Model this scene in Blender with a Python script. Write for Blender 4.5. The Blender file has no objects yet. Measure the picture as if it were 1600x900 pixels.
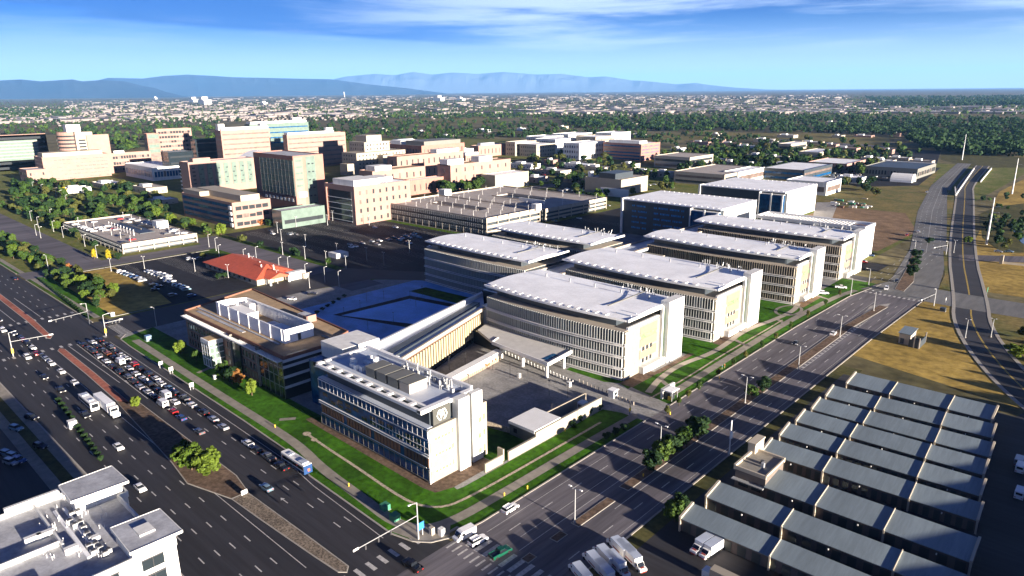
import bpy, math, random
import numpy as np
from mathutils import Vector
R = math.radians
C = bpy.context.scene.collection
rnd = random.Random(7)

# ---------------------------------------------------------------- camera geometry
F_PX, CX, CY, HOR, CAMH, HEAD, ROLL = 1090., 800, 450, 142, 100., 42.9, 0.5
PITCH = math.atan((CY-HOR)/F_PX)
_cr, _sr, _ca, _sa = math.cos(R(ROLL)), math.sin(R(ROLL)), math.cos(R(HEAD)), math.sin(R(HEAD))
def P(px, py, z=0.0):
    """site position (x east, y north) of what the photo shows at px,py on the level z"""
    x = px-CX; y = -(py-CY)
    dx = x*_cr+y*_sr; dz = -x*_sr+y*_cr
    f = F_PX*math.cos(PITCH)+dz*math.sin(PITCH); u = -F_PX*math.sin(PITCH)+dz*math.cos(PITCH)
    t = (z-CAMH)/u; r = dx*t; w = f*t
    return (-w*_sa+r*_ca, w*_ca+r*_sa)
def Q(X, Y, z=0.0):
    w = -X*_sa+Y*_ca; r = X*_ca+Y*_sa; z -= CAMH
    f = w*math.cos(PITCH)-z*math.sin(PITCH); u = w*math.sin(PITCH)+z*math.cos(PITCH)
    if f < 1: f = 1
    dx = F_PX*r/f; dz = F_PX*u/f
    return (CX+dx*_cr-dz*_sr, CY-(dx*_sr+dz*_cr))
def hof(bx, by, ty):
    X, Y = P(bx, by); lo, hi = 0, 99
    for _ in range(40):
        m = (lo+hi)/2
        if Q(X, Y, m)[1] > ty: lo = m
        else: hi = m
    return lo

# ---------------------------------------------------------------- materials
MATS = {}
def new_mat(name):
    m = bpy.data.materials.new(name); m.use_nodes = True
    nt = m.node_tree; b = nt.nodes['Principled BSDF']
    MATS[name] = m
    return m, nt, b
def mat(name, col, rough=.8, metal=0., noise=.0, scale=1., col2=None, spec=None, bump=0., detail=4, rand=0., ramp=(.35, .65), coat=0., scale2=None, noise2=.0, stretch=None):
    """a base colour broken up by object-space noise; col2 mixes in as patches"""
    m, nt, b = new_mat(name)
    N, L = nt.nodes, nt.links
    b.inputs['Roughness'].default_value = rough; b.inputs['Metallic'].default_value = metal
    if spec is None and rough >= .8: spec = .12
    if spec is not None: b.inputs['Specular IOR Level'].default_value = spec
    if coat: b.inputs['Coat Weight'].default_value = coat
    c = tuple(col)+(1,)
    if noise == 0 and col2 is None and rand == 0:
        b.inputs['Base Color'].default_value = c; return m
    tc = N.new('ShaderNodeTexCoord'); src = tc.outputs['Object']
    if stretch:
        mp = N.new('ShaderNodeMapping'); mp.inputs['Scale'].default_value = stretch
        L.new(src, mp.inputs['Vector']); src = mp.outputs['Vector']
    nz = N.new('ShaderNodeTexNoise'); nz.inputs['Scale'].default_value = scale; nz.inputs['Detail'].default_value = detail
    nz.inputs['Roughness'].default_value = .62
    L.new(src, nz.inputs['Vector'])
    rp = N.new('ShaderNodeValToRGB'); rp.color_ramp.elements[0].position = ramp[0]; rp.color_ramp.elements[1].position = ramp[1]
    L.new(nz.outputs['Fac'], rp.inputs['Fac'])
    a = tuple(max(0, x*(1-noise)) for x in col)+(1,)
    d = (tuple(col2) if col2 else tuple(min(1, x*(1+noise)) for x in col))+(1,)
    rp.color_ramp.elements[0].color = a if not col2 else c; rp.color_ramp.elements[1].color = d
    out = rp.outputs['Color']
    if noise2:
        n2 = N.new('ShaderNodeTexNoise'); n2.inputs['Scale'].default_value = scale2; n2.inputs['Detail'].default_value = 3
        L.new(src, n2.inputs['Vector'])
        mr = N.new('ShaderNodeMapRange'); mr.inputs['From Min'].default_value = .3; mr.inputs['From Max'].default_value = .7
        mr.inputs['To Min'].default_value = 1-noise2; mr.inputs['To Max'].default_value = 1+noise2
        L.new(n2.outputs['Fac'], mr.inputs['Value'])
        hs = N.new('ShaderNodeHueSaturation'); L.new(out, hs.inputs['Color']); L.new(mr.outputs['Result'], hs.inputs['Value'])
        out = hs.outputs['Color']
    if rand:
        oi = N.new('ShaderNodeObjectInfo')
        mr = N.new('ShaderNodeMapRange'); mr.inputs['To Min'].default_value = 1-rand; mr.inputs['To Max'].default_value = 1+rand
        L.new(oi.outputs['Random'], mr.inputs['Value'])
        hs = N.new('ShaderNodeHueSaturation'); L.new(out, hs.inputs['Color']); L.new(mr.outputs['Result'], hs.inputs['Value'])
        mh = N.new('ShaderNodeMapRange'); mh.inputs['To Min'].default_value = .5+rand*.05; mh.inputs['To Max'].default_value = .5-rand*.05
        L.new(oi.outputs['Random'], mh.inputs['Value']); L.new(mh.outputs['Result'], hs.inputs['Hue'])
        out = hs.outputs['Color']
    L.new(out, b.inputs['Base Color'])
    if bump:
        bp = N.new('ShaderNodeBump'); bp.inputs['Strength'].default_value = bump; bp.inputs['Distance'].default_value = .2
        L.new(nz.outputs['Fac'], bp.inputs['Height']); L.new(bp.outputs['Normal'], b.inputs['Normal'])
    return m
M = {}
def dm(k, *a, **kw): M[k] = mat(k, *a, **kw)
# ground stuff
dm('ground', (.065,.062,.026), .95, noise=.5, scale=.012, col2=(.19,.16,.085), noise2=.4, scale2=.15, detail=8)
dm('asphalt', (.019,.018,.022), .75, noise=.3, scale=.8, noise2=.35, scale2=.09, detail=7, stretch=(.05,1,1))
dm('road_pale', (.15,.15,.15), .8, noise=.16, scale=.4, noise2=.2, scale2=.06, detail=6, stretch=(1,.15,1))
dm('blue_pane', (.05,.22,.5), .2, spec=.6, noise=.4, scale=.6)  # reflected sky blue put into the pane colour
dm('asphalt_old', (.12,.112,.125), .8, noise=.24, scale=.7, noise2=.28, scale2=.08, detail=7, stretch=(1,.06,1))
dm('asphalt_lot', (.022,.022,.027), .8, noise=.2, scale=.3, noise2=.2, scale2=.05)
dm('concrete', (.30,.285,.27), .85, noise=.15, scale=.3, noise2=.12, scale2=2.)
dm('plaza', (.25,.245,.24), .8, noise=.22, scale=.15, noise2=.15, scale2=1.2, detail=8)
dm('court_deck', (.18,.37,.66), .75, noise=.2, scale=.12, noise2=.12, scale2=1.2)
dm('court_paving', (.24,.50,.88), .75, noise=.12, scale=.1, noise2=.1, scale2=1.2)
dm('sidewalk', (.24,.22,.19), .85, noise=.15, scale=.4, noise2=.1, scale2=.05)
dm('kerb', (.32,.30,.27), .85, noise=.1, scale=1.)
dm('grass', (.036,.11,.005), .9, noise=.38, scale=.5, noise2=.4, scale2=.07, detail=8, bump=.8)
dm('grass_verge', (.05,.095,.006), .9, noise=.4, scale=.3, noise2=.25, scale2=.05, bump=.6)
dm('park', (.085,.115,.018), .95, noise=.5, scale=.06, col2=(.16,.15,.05), noise2=.3, scale2=.4)
dm('dry_grass', (.30,.21,.055), .95, noise=.3, scale=.25, noise2=.28, scale2=.035, bump=.5)
dm('dry_field', (.20,.15,.055), .95, noise=.4, scale=.05, col2=(.09,.10,.03), noise2=.3, scale2=.5, bump=.4)
dm('scrub', (.045,.05,.02), .95, noise=.4, scale=.1, col2=(.10,.09,.03), noise2=.3, scale2=.6)
dm('dirt', (.19,.125,.075), .95, noise=.3, scale=.12, noise2=.3, scale2=1.)
dm('mulch', (.13,.09,.065), .95, noise=.35, scale=.8, noise2=.2, scale2=.1)
dm('gravel', (.17,.14,.11), .95, noise=.6, scale=2.2, noise2=.2, scale2=.2)
dm('brick_paving', (.32,.115,.08), .9, noise=.2, scale=.5, noise2=.2, scale2=.06)
dm('rock', (.40,.34,.26), .9, noise=.4, scale=1.6)
dm('paint', (.40,.39,.38), .7, noise=.25, scale=1.2)
dm('paint_yellow', (.6,.42,.06), .7, noise=.2, scale=1.2)
dm('water', (.02,.03,.045), .08, spec=.6)
# buildings
dm('white_panel', (.72,.72,.71), .55, noise=.03, scale=.3)
dm('white_wall', (.62,.62,.60), .7, noise=.10, scale=.5, noise2=.05, scale2=.1, stretch=(1,1,.12))
dm('membrane', (.80,.81,.83), .6, noise=.10, scale=.10, noise2=.06, scale2=1.2, detail=8)
dm('membrane_blue', (.42,.47,.56), .5, noise=.08, scale=.2)
dm('membrane_grey', (.34,.35,.38), .75, noise=.22, scale=.22, noise2=.12, scale2=1.5, detail=8)
dm('cream', (.30,.265,.21), .75, noise=.05, scale=.3)
dm('beige', (.22,.205,.175), .75, noise=.05, scale=.5)
dm('terrace', (.36,.32,.27), .8, noise=.08, scale=.4)
dm('orange_panel', (.215,.155,.115), .75, noise=.06, scale=.5)
dm('tan_gravel', (.36,.26,.16), .9, noise=.15, scale=.35, noise2=.1, scale2=2.)
dm('fin', (.40,.41,.39), .6)
dm('fin_gold', (.30,.25,.16), .6, noise=.05, scale=.5)
dm('pink_brick', (.27,.145,.118), .85, noise=.08, scale=.12, noise2=.06, scale2=1.5)
dm('pale_brick', (.27,.175,.15), .85, noise=.08, scale=.12, noise2=.06, scale2=1.5)
dm('dark_brick', (.20,.10,.07), .85, noise=.12, scale=.4)
dm('brown_brick', (.24,.15,.12), .85, noise=.15, scale=.5, noise2=.1, scale2=3.)
dm('precast', (.36,.32,.27), .8, noise=.08, scale=.3)
dm('plaza_roof', (.50,.49,.47), .7, noise=.08, scale=.3)
dm('sign_grey', (.055,.056,.05), .6)
dm('far_leaf', (.03,.06,.022), .9)
dm('grey_panel', (.14,.14,.125), .6, noise=.05, scale=.5)
dm('dark_panel', (.035,.045,.055), .45, noise=.1, scale=.3)
dm('dark_metal', (.05,.05,.055), .5, metal=.3)
dm('steel', (.45,.46,.48), .4, metal=.7)
dm('galv', (.38,.39,.40), .5, metal=.3, noise=.1, scale=2.)
dm('glass', (.015,.022,.028), .08, spec=.7)
dm('window_pale', (.13,.10,.09), .3, spec=.5, noise=.3, scale=.2)
dm('glass_window', (.03,.035,.04), .12, spec=.5)
dm('glass_blue', (.006,.06,.16), .12, spec=.35, noise=.45, scale=.35)
dm('glass_green', (.12,.165,.145), .15, spec=.6, noise=.12, scale=.25)
dm('green_ribbon', (.16,.30,.13), .2, spec=.5, noise=.25, scale=.8)
dm('wood_slat', (.11,.055,.035), .7, noise=.15, scale=.8)
dm('red_tile', (.42,.075,.035), .75, noise=.12, scale=.6, noise2=.1, scale2=.1)
dm('storage_roof', (.19,.235,.26), .5, metal=.15, noise=.09, scale=1.2, noise2=.14, scale2=.12, stretch=(1.4,.05,1))
dm('storage_wall', (.14,.115,.10), .8, noise=.08, scale=.6)
dm('storage_trim', (.42,.37,.29), .7)
dm('storage_door', (.05,.055,.05), .6)
dm('garage_deck', (.36,.325,.30), .85, noise=.1, scale=.15, noise2=.08, scale2=1.)
dm('garage_screen', (.13,.13,.11), .6, noise=.35, scale=1.2)
dm('warehouse', (.72,.72,.70), .7, noise=.08, scale=.05)
dm('truck_red', (.30,.03,.02), .6)
dm('orange_red', (.70,.10,.03), .6)
dm('blue_sign', (.02,.16,.55), .5)
dm('yellow', (.75,.48,.03), .5)
dm('green_box', (.04,.20,.12), .6)
dm('tyre', (.02,.02,.02), .85)
dm('rim', (.4,.4,.42), .4, metal=.6)
dm('car_glass', (.012,.015,.02), .06, spec=.7)
dm('red_lens', (.35,.01,.01), .3)
dm('white_lens', (.75,.75,.72), .2)
for k, c in dict(white=(.78,.78,.78), silver=(.45,.47,.50), grey=(.14,.145,.155), black=(.015,.015,.018), red=(.33,.015,.015), blue=(.03,.08,.22), pale_blue=(.22,.34,.42), orange=(.42,.12,.04), green=(.01,.10,.06), tan=(.35,.28,.18)).items():
    dm('paint_'+k if k != 'x' else k, c, .25, metal=.0 if k in('white', 'tan', 'red') else .35, coat=.6)
dm('bark', (.10,.07,.045), .95, noise=.3, scale=3.)
def leaf(name, col, rand=.25):
    m = mat(name, col, .75, noise=.45, scale=.45, rand=rand, ramp=(.3, .7), detail=6)
    nt = m.node_tree; b = nt.nodes['Principled BSDF']
    b.inputs['Specular IOR Level'].default_value = .2
    tr = nt.nodes.new('ShaderNodeBsdfTranslucent'); mx = nt.nodes.new('ShaderNodeMixShader'); mx.inputs[0].default_value = .3
    s = b.inputs['Base Color'].links[0].from_socket
    nt.links.new(s, tr.inputs['Color'])
    nt.links.new(b.outputs[0], mx.inputs[1]); nt.links.new(tr.outputs[0], mx.inputs[2])
    nt.links.new(mx.outputs[0], nt.nodes['Material Output'].inputs['Surface'])
    M[name] = m
leaf('leaf_green', (.05,.095,.016)); leaf('leaf_bright', (.10,.155,.018)); leaf('leaf_dark', (.022,.052,.016))
leaf('leaf_yellow', (.42,.33,.02)); leaf('leaf_olive', (.085,.095,.022)); leaf('leaf_rust', (.30,.13,.04)); leaf('leaf_purple', (.09,.025,.03))

# ---------------------------------------------------------------- mesh building
class MB:
    def __init__(s): s.v = []; s.f = []; s.m = []
    def add(s, vs, fs, mi=0):
        o = len(s.v); s.v += [tuple(v) for v in vs]; s.f += [tuple(i+o for i in f) for f in fs]; s.m += [mi]*len(fs); return s
    def box(s, x0, y0, z0, x1, y1, z1, mi=0):
        if x0 > x1: x0, x1 = x1, x0
        if y0 > y1: y0, y1 = y1, y0
        return s.add([(x0,y0,z0),(x1,y0,z0),(x1,y1,z0),(x0,y1,z0),(x0,y0,z1),(x1,y0,z1),(x1,y1,z1),(x0,y1,z1)],
                     [(0,3,2,1),(4,5,6,7),(0,1,5,4),(1,2,6,5),(2,3,7,6),(3,0,4,7)], mi)
    def prism(s, poly, z0, z1, mi=0, mt=None):
        a = sum(poly[i][0]*poly[(i+1) % len(poly)][1]-poly[(i+1) % len(poly)][0]*poly[i][1] for i in range(len(poly)))
        if a < 0: poly = poly[::-1]
        n = len(poly)
        s.add([(x,y,z0) for x,y in poly]+[(x,y,z1) for x,y in poly], [(i,(i+1) % n,n+(i+1) % n,n+i) for i in range(n)]+[tuple(range(n-1,-1,-1))], mi)
        o = len(s.v)-n
        s.f.append(tuple(range(o, o+n))); s.m.append(mi if mt is None else mt)
        return s
    def sheet(s, poly, z, mi=0):
        a = sum(poly[i][0]*poly[(i+1) % len(poly)][1]-poly[(i+1) % len(poly)][0]*poly[i][1] for i in range(len(poly)))
        if a < 0: poly = poly[::-1]
        return s.add([(x,y,z) for x,y in poly], [tuple(range(len(poly)))], mi)
    def bar(s, a, b, w, h, mi=0):
        """box of section w x h from a to b"""
        a = Vector(a); b = Vector(b); d = (b-a); 
        if d.length < 1e-6: return s
        d.normalize(); up = Vector((0,0,1)) if abs(d.z) < .99 else Vector((0,1,0))
        sd = d.cross(up).normalized()*w/2; u = sd.cross(d).normalized()*h/2
        vs = [a-sd-u, a+sd-u, a+sd+u, a-sd+u, b-sd-u, b+sd-u, b+sd+u, b-sd+u]
        return s.add(vs, [(0,1,2,3),(7,6,5,4),(0,4,5,1),(1,5,6,2),(2,6,7,3),(3,7,4,0)], mi)
    def wall(s, p0, p1, z0, z1, t, mi=0):
        return s.bar((p0[0],p0[1],(z0+z1)/2), (p1[0],p1[1],(z0+z1)/2), t, z1-z0, mi)
    def tube(s, a, b, r0, r1, n=8, mi=0):
        a = Vector(a); b = Vector(b); d = (b-a).normalized(); up = Vector((0,0,1)) if abs(d.z) < .99 else Vector((1,0,0))
        x = d.cross(up).normalized(); y = x.cross(d)
        vs = [a+(x*math.cos(t)+y*math.sin(t))*r0 for t in [i*2*math.pi/n for i in range(n)]]+[b+(x*math.cos(t)+y*math.sin(t))*r1 for t in [i*2*math.pi/n for i in range(n)]]
        return s.add(vs, [(i,n+i,n+(i+1) % n,(i+1) % n) for i in range(n)]+[tuple(range(n)), tuple(range(2*n-1,n-1,-1))], mi)
    def lathe(s, prof, n=12, c=(0,0), mi=0):
        vs = [(c[0]+r*math.cos(i*2*math.pi/n), c[1]+r*math.sin(i*2*math.pi/n), z) for r,z in prof for i in range(n)]
        fs = [(k*n+i,k*n+(i+1) % n,(k+1)*n+(i+1) % n,(k+1)*n+i) for k in range(len(prof)-1) for i in range(n)]
        return s.add(vs, fs+[tuple(range(n-1,-1,-1)), tuple(range((len(prof)-1)*n,len(prof)*n))], mi)
    def build(s, name, mats, parent=None, origin=None, smooth=False):
        if not s.f: return None
        me = bpy.data.meshes.new(name)
        r = parent
        while r is not None and r.parent is not None: r = r.parent
        o = origin if origin is not None else (tuple(r.location) if r is not None else (0,0,0))
        v = np.array(s.v, dtype=float)-np.array(o, dtype=float)[None,:]
        me.from_pydata(v.tolist(), [], s.f)
        if not isinstance(mats, (list, tuple)): mats = [mats]
        for m in mats: me.materials.append(M[m] if isinstance(m, str) else m)
        me.polygons.foreach_set('material_index', s.m)
        if smooth: me.polygons.foreach_set('use_smooth', [True]*len(s.f))
        me.update()
        ob = bpy.data.objects.new(name, me); C.objects.link(ob)
        if parent is not None:
            ob.parent = parent
        elif origin is not None: ob.location = origin
        return ob
def tag(o, label=None, cat=None, group=None, kind=None):
    if label: o['label'] = label
    if cat: o['category'] = cat
    if group: o['group'] = group
    if kind: o['kind'] = kind
    return o
def thing(name, label, cat, loc=(0,0,0), group=None, rz=0):
    o = bpy.data.objects.new(name, None); C.objects.link(o); o.location = loc; o.rotation_euler = (0,0,rz)
    o.empty_display_size = .5
    return tag(o, label, cat, group)
def struct(name, mb, m): return tag(mb.build(name, m), kind='structure')
def copy_tree(o, parent=None):
    c = o.copy(); C.objects.link(c)
    if parent is not None: c.parent = parent
    for ch in list(CH.get(o.name, [])):
        copy_tree(ch, c)
    return c
CH = {}
def remember(root):
    def rec(o):
        CH[o.name] = [c for c in bpy.data.objects if c.parent == o]
        for c in CH[o.name]: rec(c)
    rec(root)
ORD = ['first','second','third','fourth','fifth','sixth','seventh','eighth','ninth','tenth','eleventh','twelfth','thirteenth','fourteenth','fifteenth','sixteenth','seventeenth','eighteenth','nineteenth','twentieth']
def nth(i):
    if i < 20: return ORD[i]
    n = i+1
    return '%d%s' % (n, {1:'st',2:'nd',3:'rd'}.get(n % 10 if n % 100 not in (11,12,13) else 0, 'th'))
# ================================================================ GROUND, ROADS, PATHS
g = MB()
RIN = 1500.
xs = [-60000,-20000,-8000,-4000,-2000,-1000,-500,-250,0,250,500,1000,4000,20000]
ys = [-3000,-500,-100,0,100,250,500,750,1000,2000,4000,8000,20000,60000]
vs = [(x,y,0) for y in ys for x in xs]; nx = len(xs)
g.add(vs, [(j*nx+i,j*nx+i+1,(j+1)*nx+i+1,(j+1)*nx+i) for j in range(len(ys)-1) for i in range(nx-1)])
struct('ground', g, 'ground')
def rect(x0, y0, x1, y1): return [(x0,y0),(x1,y0),(x1,y1),(x0,y1)]
def patch(name, poly, m, z, px=False):
    if px: poly = [P(*p) for p in poly]
    return struct(name, MB().sheet(poly, z), m)
def slab(name, poly, m, z0, z1, px=False):
    if px: poly = [P(*p) for p in poly]
    return struct(name, MB().prism(poly, z0, z1), m)
def ribbon_pts(line, w0, w1):
    L, Rr = [], []
    n = len(line)
    for i, (x, y) in enumerate(line):
        a = line[max(0,i-1)]; b = line[min(n-1,i+1)]
        d = Vector((b[0]-a[0], b[1]-a[1])).normalized(); nrm = Vector((-d.y, d.x))
        L.append((x+nrm.x*w0, y+nrm.y*w0)); Rr.append((x+nrm.x*w1, y+nrm.y*w1))
    return L, Rr
def ribbon(mb, line, w0, w1, z, mi=0, thick=0):
    L, Rr = ribbon_pts(line, w0, w1)
    n = len(line)
    if not thick:
        mb.add([(x,y,z) for x,y in L]+[(x,y,z) for x,y in Rr], [(i,i+1,n+i+1,n+i) if w0 < w1 else (i,n+i,n+i+1,i+1) for i in range(n-1)], mi)
    else:
        for i in range(n-1):
            q = [L[i],L[i+1],Rr[i+1],Rr[i]]
            mb.prism(q, z, z+thick, mi)
    return mb
def smooth(line, k=3):
    for _ in range(k):
        o = [line[0]]
        for a, b in zip(line, line[1:]):
            o += [(a[0]*.75+b[0]*.25, a[1]*.75+b[1]*.25), (a[0]*.25+b[0]*.75, a[1]*.25+b[1]*.75)]
        line = o+[line[-1]]
    return line
def dashes(mb, line, off, z, on=3., gap=9., w=.14, start=0):
    """dashed or solid line following a polyline"""
    d = -start; seg = []
    for a, b in zip(line, line[1:]):
        A = Vector(a+(0,)) if len(a) == 2 else Vector(a); B = Vector(b+(0,)); L = (B-A).length
        if L < 1e-6: continue
        u = (B-A)/L; n = Vector((-u.y, u.x, 0))
        t = 0
        if gap == 0:
            mb.add([A+n*(off-w)+Vector((0,0,z)), B+n*(off-w)+Vector((0,0,z)), B+n*(off+w)+Vector((0,0,z)), A+n*(off+w)+Vector((0,0,z))], [(0,1,2,3)]); continue
        while t < L:
            e = min(L, t+on)
            s0, s1 = A+u*t, A+u*e
            mb.add([s0+n*(off-w)+Vector((0,0,z)), s1+n*(off-w)+Vector((0,0,z)), s1+n*(off+w)+Vector((0,0,z)), s0+n*(off+w)+Vector((0,0,z))], [(0,1,2,3)])
            t += on+gap
    return mb
# big soft land-cover patches -------------------------------------------------
patch('campus_lawn', rect(-1300,98,-120,1100), 'park', .01)
patch('west_parkland', [(-1500,95),(-455,95),(-455,100),(-1500,260)], 'park', .014)
patch('dry_meadow', [(-205,596),(-128,596),(-150,700),(-205,1000),(-330,1020),(-330,760)], 'dry_field', .016)
patch('building_site_dirt', [(-206,480),(-124,474),(-122,560),(-150,640),(-208,640)], 'dirt', .02)
patch('site_track', [P(1268,346),P(1300,342),P(1310,316),P(1276,316)], 'concrete', .024)
patch('creek_bank', [(-70,412),(60,412),(160,500),(240,1400),(-110,1150),(-115,830)], 'dry_grass', .035)
patch('creek_scrub', [P(*p) for p in ((1530,335),(1560,322),(1600,318),(1600,395),(1565,395),(1535,372))], 'scrub', .06)
patch('creek', [P(*p) for p in ((1578,346),(1590,352),(1604,372),(1606,385),(1594,378),(1584,362))], 'water', .09)
patch('ramp_meadow', [(-76,276),(-20,262),(-30,300),(-52,345),(-60,374),(-74,374)], 'dry_grass', .015)
patch('ramp_bank', [(-46,372),(-34,312),(-14,274),(40,240),(300,260),(300,500),(-40,400)], 'dry_field', .015)
patch('roadside_dirt', [(-76,118),(-68,118),(-68,262),(-76,262)], 'scrub', .03)
# Colfax-like avenue: a wide east-west avenue ------------------------------------
patch('avenue', [(-1500,45),(260,45),(260,92),(-106.6,92),(-108.5,88.6),(-112,86),(-118,84.6),(-155,85.6),(-168,88.6),(-200,89.6),(-300,90.8),(-1500,93)], 'asphalt', .04)
patch('boulevard', [(-105.3,40),(-76,40),(-76,300),(-74,372),(-74,402),(-88,490),(-126,672),(-158,842),(-192,1120),(-208,1120),(-177,842),(-145,657),(-110,493),(-97,403),(-103,360),(-105,297)], 'asphalt_old', .05)
patch('cross_street_east', [(-104,376),(-60,372),(60,376),(260,384),(260,410),(60,400),(-60,400),(-97,402)], 'road_pale', .09)
patch('boulevard_north', [(-103.3,376),(-74,376),(-74,402),(-88,490),(-126,672),(-158,842),(-192,1120),(-208,1120),(-177,842),(-145,657),(-110,493),(-97,403),(-99,392)], 'road_pale', .056)
patch('service_street', [(-345,88),(-318,88),(-318,185),(-312,222),(-285,240),(-285,262),(-310,246),(-345,226)], 'asphalt', .047)
patch('campus_street', rect(-500,200,-300,220), 'asphalt_old', .044)
patch('link_street', [(-478,92),(-458,92),(-458,200),(-478,200)], 'asphalt_old', .046)
patch('old_avenue', [(-1500,112),(-478,120),(-478,137),(-1500,150)], 'asphalt_old', .043)
patch('west_car_park', rect(-455,118,-346,197), 'asphalt_lot', .03)
patch('corner_meadow', [(-453,102),(-350,100),(-350,128),(-392,134),(-453,136)], 'dry_grass', .034)
patch('hospital_car_park', [(-500,226),(-314,226),(-292,250),(-292,338),(-500,338)], 'asphalt_lot', .03)
patch('cross_drive', rect(-500,338,-292,344), 'grass_verge', .035)
patch('visitor_car_park', rect(-345,400,-282,520), 'asphalt_lot', .03)
patch('storage_yard', [(-72,100),(60,100),(60,262),(-18,262),(-20,254),(-72,254)], 'asphalt', .035)
patch('south_lot', rect(-420,-140,-150,36), 'asphalt', .03)
patch('south_walk', rect(-420,36,-110,45.2), 'sidewalk', .12)
patch('staff_drive', [(-105,400),(-97,402),(-128,404),(-128,396),(-104,394)], 'asphalt', .06)
patch('rear_drive', [(-124,420),(-108,420),(-108,440),(-124,440)], 'asphalt_lot', .05)
# curving connector road on the east side
conn = smooth([(-175,1100),(-150,860),(-136,790),(-84,505),(-57,388),(-50,350),(-34,305),(-14,266),(8,238),(17,205),(21,150),(22,-60)], 2)
cb = MB(); ribbon(cb, conn, 6.2, -6.2, .075); struct('connector_road', cb, 'asphalt')
cb = MB(); ribbon(cb, conn, 7.6, 6.2, .0, thick=.15); struct('connector_kerb', cb, 'kerb')
cb = MB(); ribbon(cb, conn, -6.2, -7.6, .0, thick=.15); struct('connector_walk', cb, 'kerb')
cb = MB(); dashes(cb, conn, .18, .085, gap=0, w=.09); dashes(cb, conn, -.18, .085, gap=0, w=.09); struct('connector_centre_line', cb, 'paint_yellow')
patch('grass_strip', [P(*p) for p in ((1474,392),(1491,398),(1491,466),(1461,462),(1476,430))], 'dry_field', .065)
patch('grass_strip_north', [P(*p) for p in ((1480,296),(1491,300),(1491,388),(1479,386))], 'dry_field', .065)
# VA campus ground ---------------------------------------------------------------
patch('campus_base', [(-318,92),(-108,92),(-106,400),(-200,420),(-300,430),(-290,238),(-310,222),(-318,185)], 'plaza', .02)
patch('front_lawn', [(-105.7,97),(-105.7,174),(-108,176),(-120,172),(-120,110),(-122,100),(-150,97)], 'grass', .03)
patch('south_lawn', [(-312,91.6),(-300,91),(-200,89.8),(-168,88.8),(-155,85.8),(-118,84.8),(-112,86.4),(-108.8,88.8),(-108.6,104.2),(-108.6,106),(-121.5,108),(-204,108),(-318,107)], 'grass', .033)
patch('terrace_paving', [(-186,103.2),(-128,102.2),(-123.4,103),(-121.8,108),(-122,124),(-128,124),(-128,105.3),(-186,105.3)], 'mulch', .05)
patch('corner_paving', [(-119,84.9),(-112,86.6),(-108.6,89),(-107,93),(-111,97),(-113.4,92.5),(-119,89)], 'sidewalk', .1)
patch('boulevard_lawn', [(-122.5,193),(-105.6,189.6),(-105.6,296),(-103.9,356),(-101,392),(-118,392),(-118,330),(-122.5,300)], 'grass', .031)
patch('wing_lawn', [(-150,190.5),(-123,190.5),(-123,196),(-150,194)], 'grass', .032)
patch('wing_court', [(-199,234),(-122,234),(-122,254),(-199,252)], 'grass', .033)
patch('wing_court', [(-199,292),(-119,292),(-119,327),(-199,324)], 'grass', .033)
patch('east_lawn', rect(-128,124.2,-121,138), 'grass', .036)
patch('east_lawn_inner', [(-168,123),(-128,123),(-128,124.2),(-121,124.2),(-121,139.2),(-131,139.8),(-168,132)], 'grass', .04)
patch('entry_drive', [(-160,166),(-118,174),(-105,174),(-105,190),(-118,189),(-128,193),(-160,176)], 'plaza', .038)
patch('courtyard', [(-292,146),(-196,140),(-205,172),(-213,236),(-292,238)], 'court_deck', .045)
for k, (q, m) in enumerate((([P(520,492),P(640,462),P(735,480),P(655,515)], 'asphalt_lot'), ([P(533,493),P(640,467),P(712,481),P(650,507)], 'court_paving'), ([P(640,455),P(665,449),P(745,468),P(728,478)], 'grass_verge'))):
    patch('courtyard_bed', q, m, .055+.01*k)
for i in range(9):
    struct('courtyard_stripe', MB().sheet([P(655+i*9,507-i*5),P(659+i*9,505-i*5),P(692+i*7,513-i*5.2),P(688+i*7,515-i*5.2)], .09), 'kerb')
# walks
wk = smooth([(-306,95.2),(-280,94.6),(-228,93.6),(-184,93.2),(-170,92.4),(-156,90),(-135,88.8),(-121,87.6),(-113.5,90.5),(-110.8,98),(-110.4,112),(-110.2,150),(-109.6,176)], 2)
wb = MB(); ribbon(wb, wk, 1.5, -1.5, .07); struct('front_walk', wb, 'sidewalk')
wk2 = smooth([(-109.4,192),(-110.2,230),(-110.8,300),(-108.6,352),(-104.8,372)], 2)
wb = MB(); ribbon(wb, wk2, 1.5, -1.5, .07); struct('boulevard_walk', wb, 'sidewalk')
wk3 = smooth([(-116,193),(-119.5,206),(-121,222),(-117.5,240),(-118,256),(-120,275),(-116,300),(-115,318),(-118,330)], 3)
wb = MB(); ribbon(wb, wk3, 1.2, -1.2, .08); struct('garden_walk', wb, 'terrace')
for a, b in (((-119.5,206),(-109.8,200)), ((-117.5,262),(-110.5,258)), ((-116,300),(-111,296)), ((-122,352),(-109,346)), ((-189,101.5),(-192,97.5)), ((-252,103),(-250,97))):
    wb = MB(); ribbon(wb, [a, b], .9, -.9, .077); struct('garden_link', wb, 'sidewalk')
for x0, y0, x1, y1 in ((-128,193,-122.5,210), (-124.2,210,-122,236), (-122.8,252,-117.5,258), (-123.5,258,-118,290), (-118,325,-113.5,350)):
    patch('building_terrace', rect(x0,y0,x1,y1), 'dirt' if y0 > 300 else 'mulch', .06)
cbx = [(-116.8+.9*math.sin(t*2.4+1), 284+17*math.cos(t)) for t in [i*.2 for i in range(32)]]
wb = MB(); ribbon(wb, [( -117+5*math.cos(t), 316+9*math.sin(t)) for t in [i*math.pi/14 for i in range(29)]], .7, -.7, .085); struct('oval_walk', wb, 'sidewalk')
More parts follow.
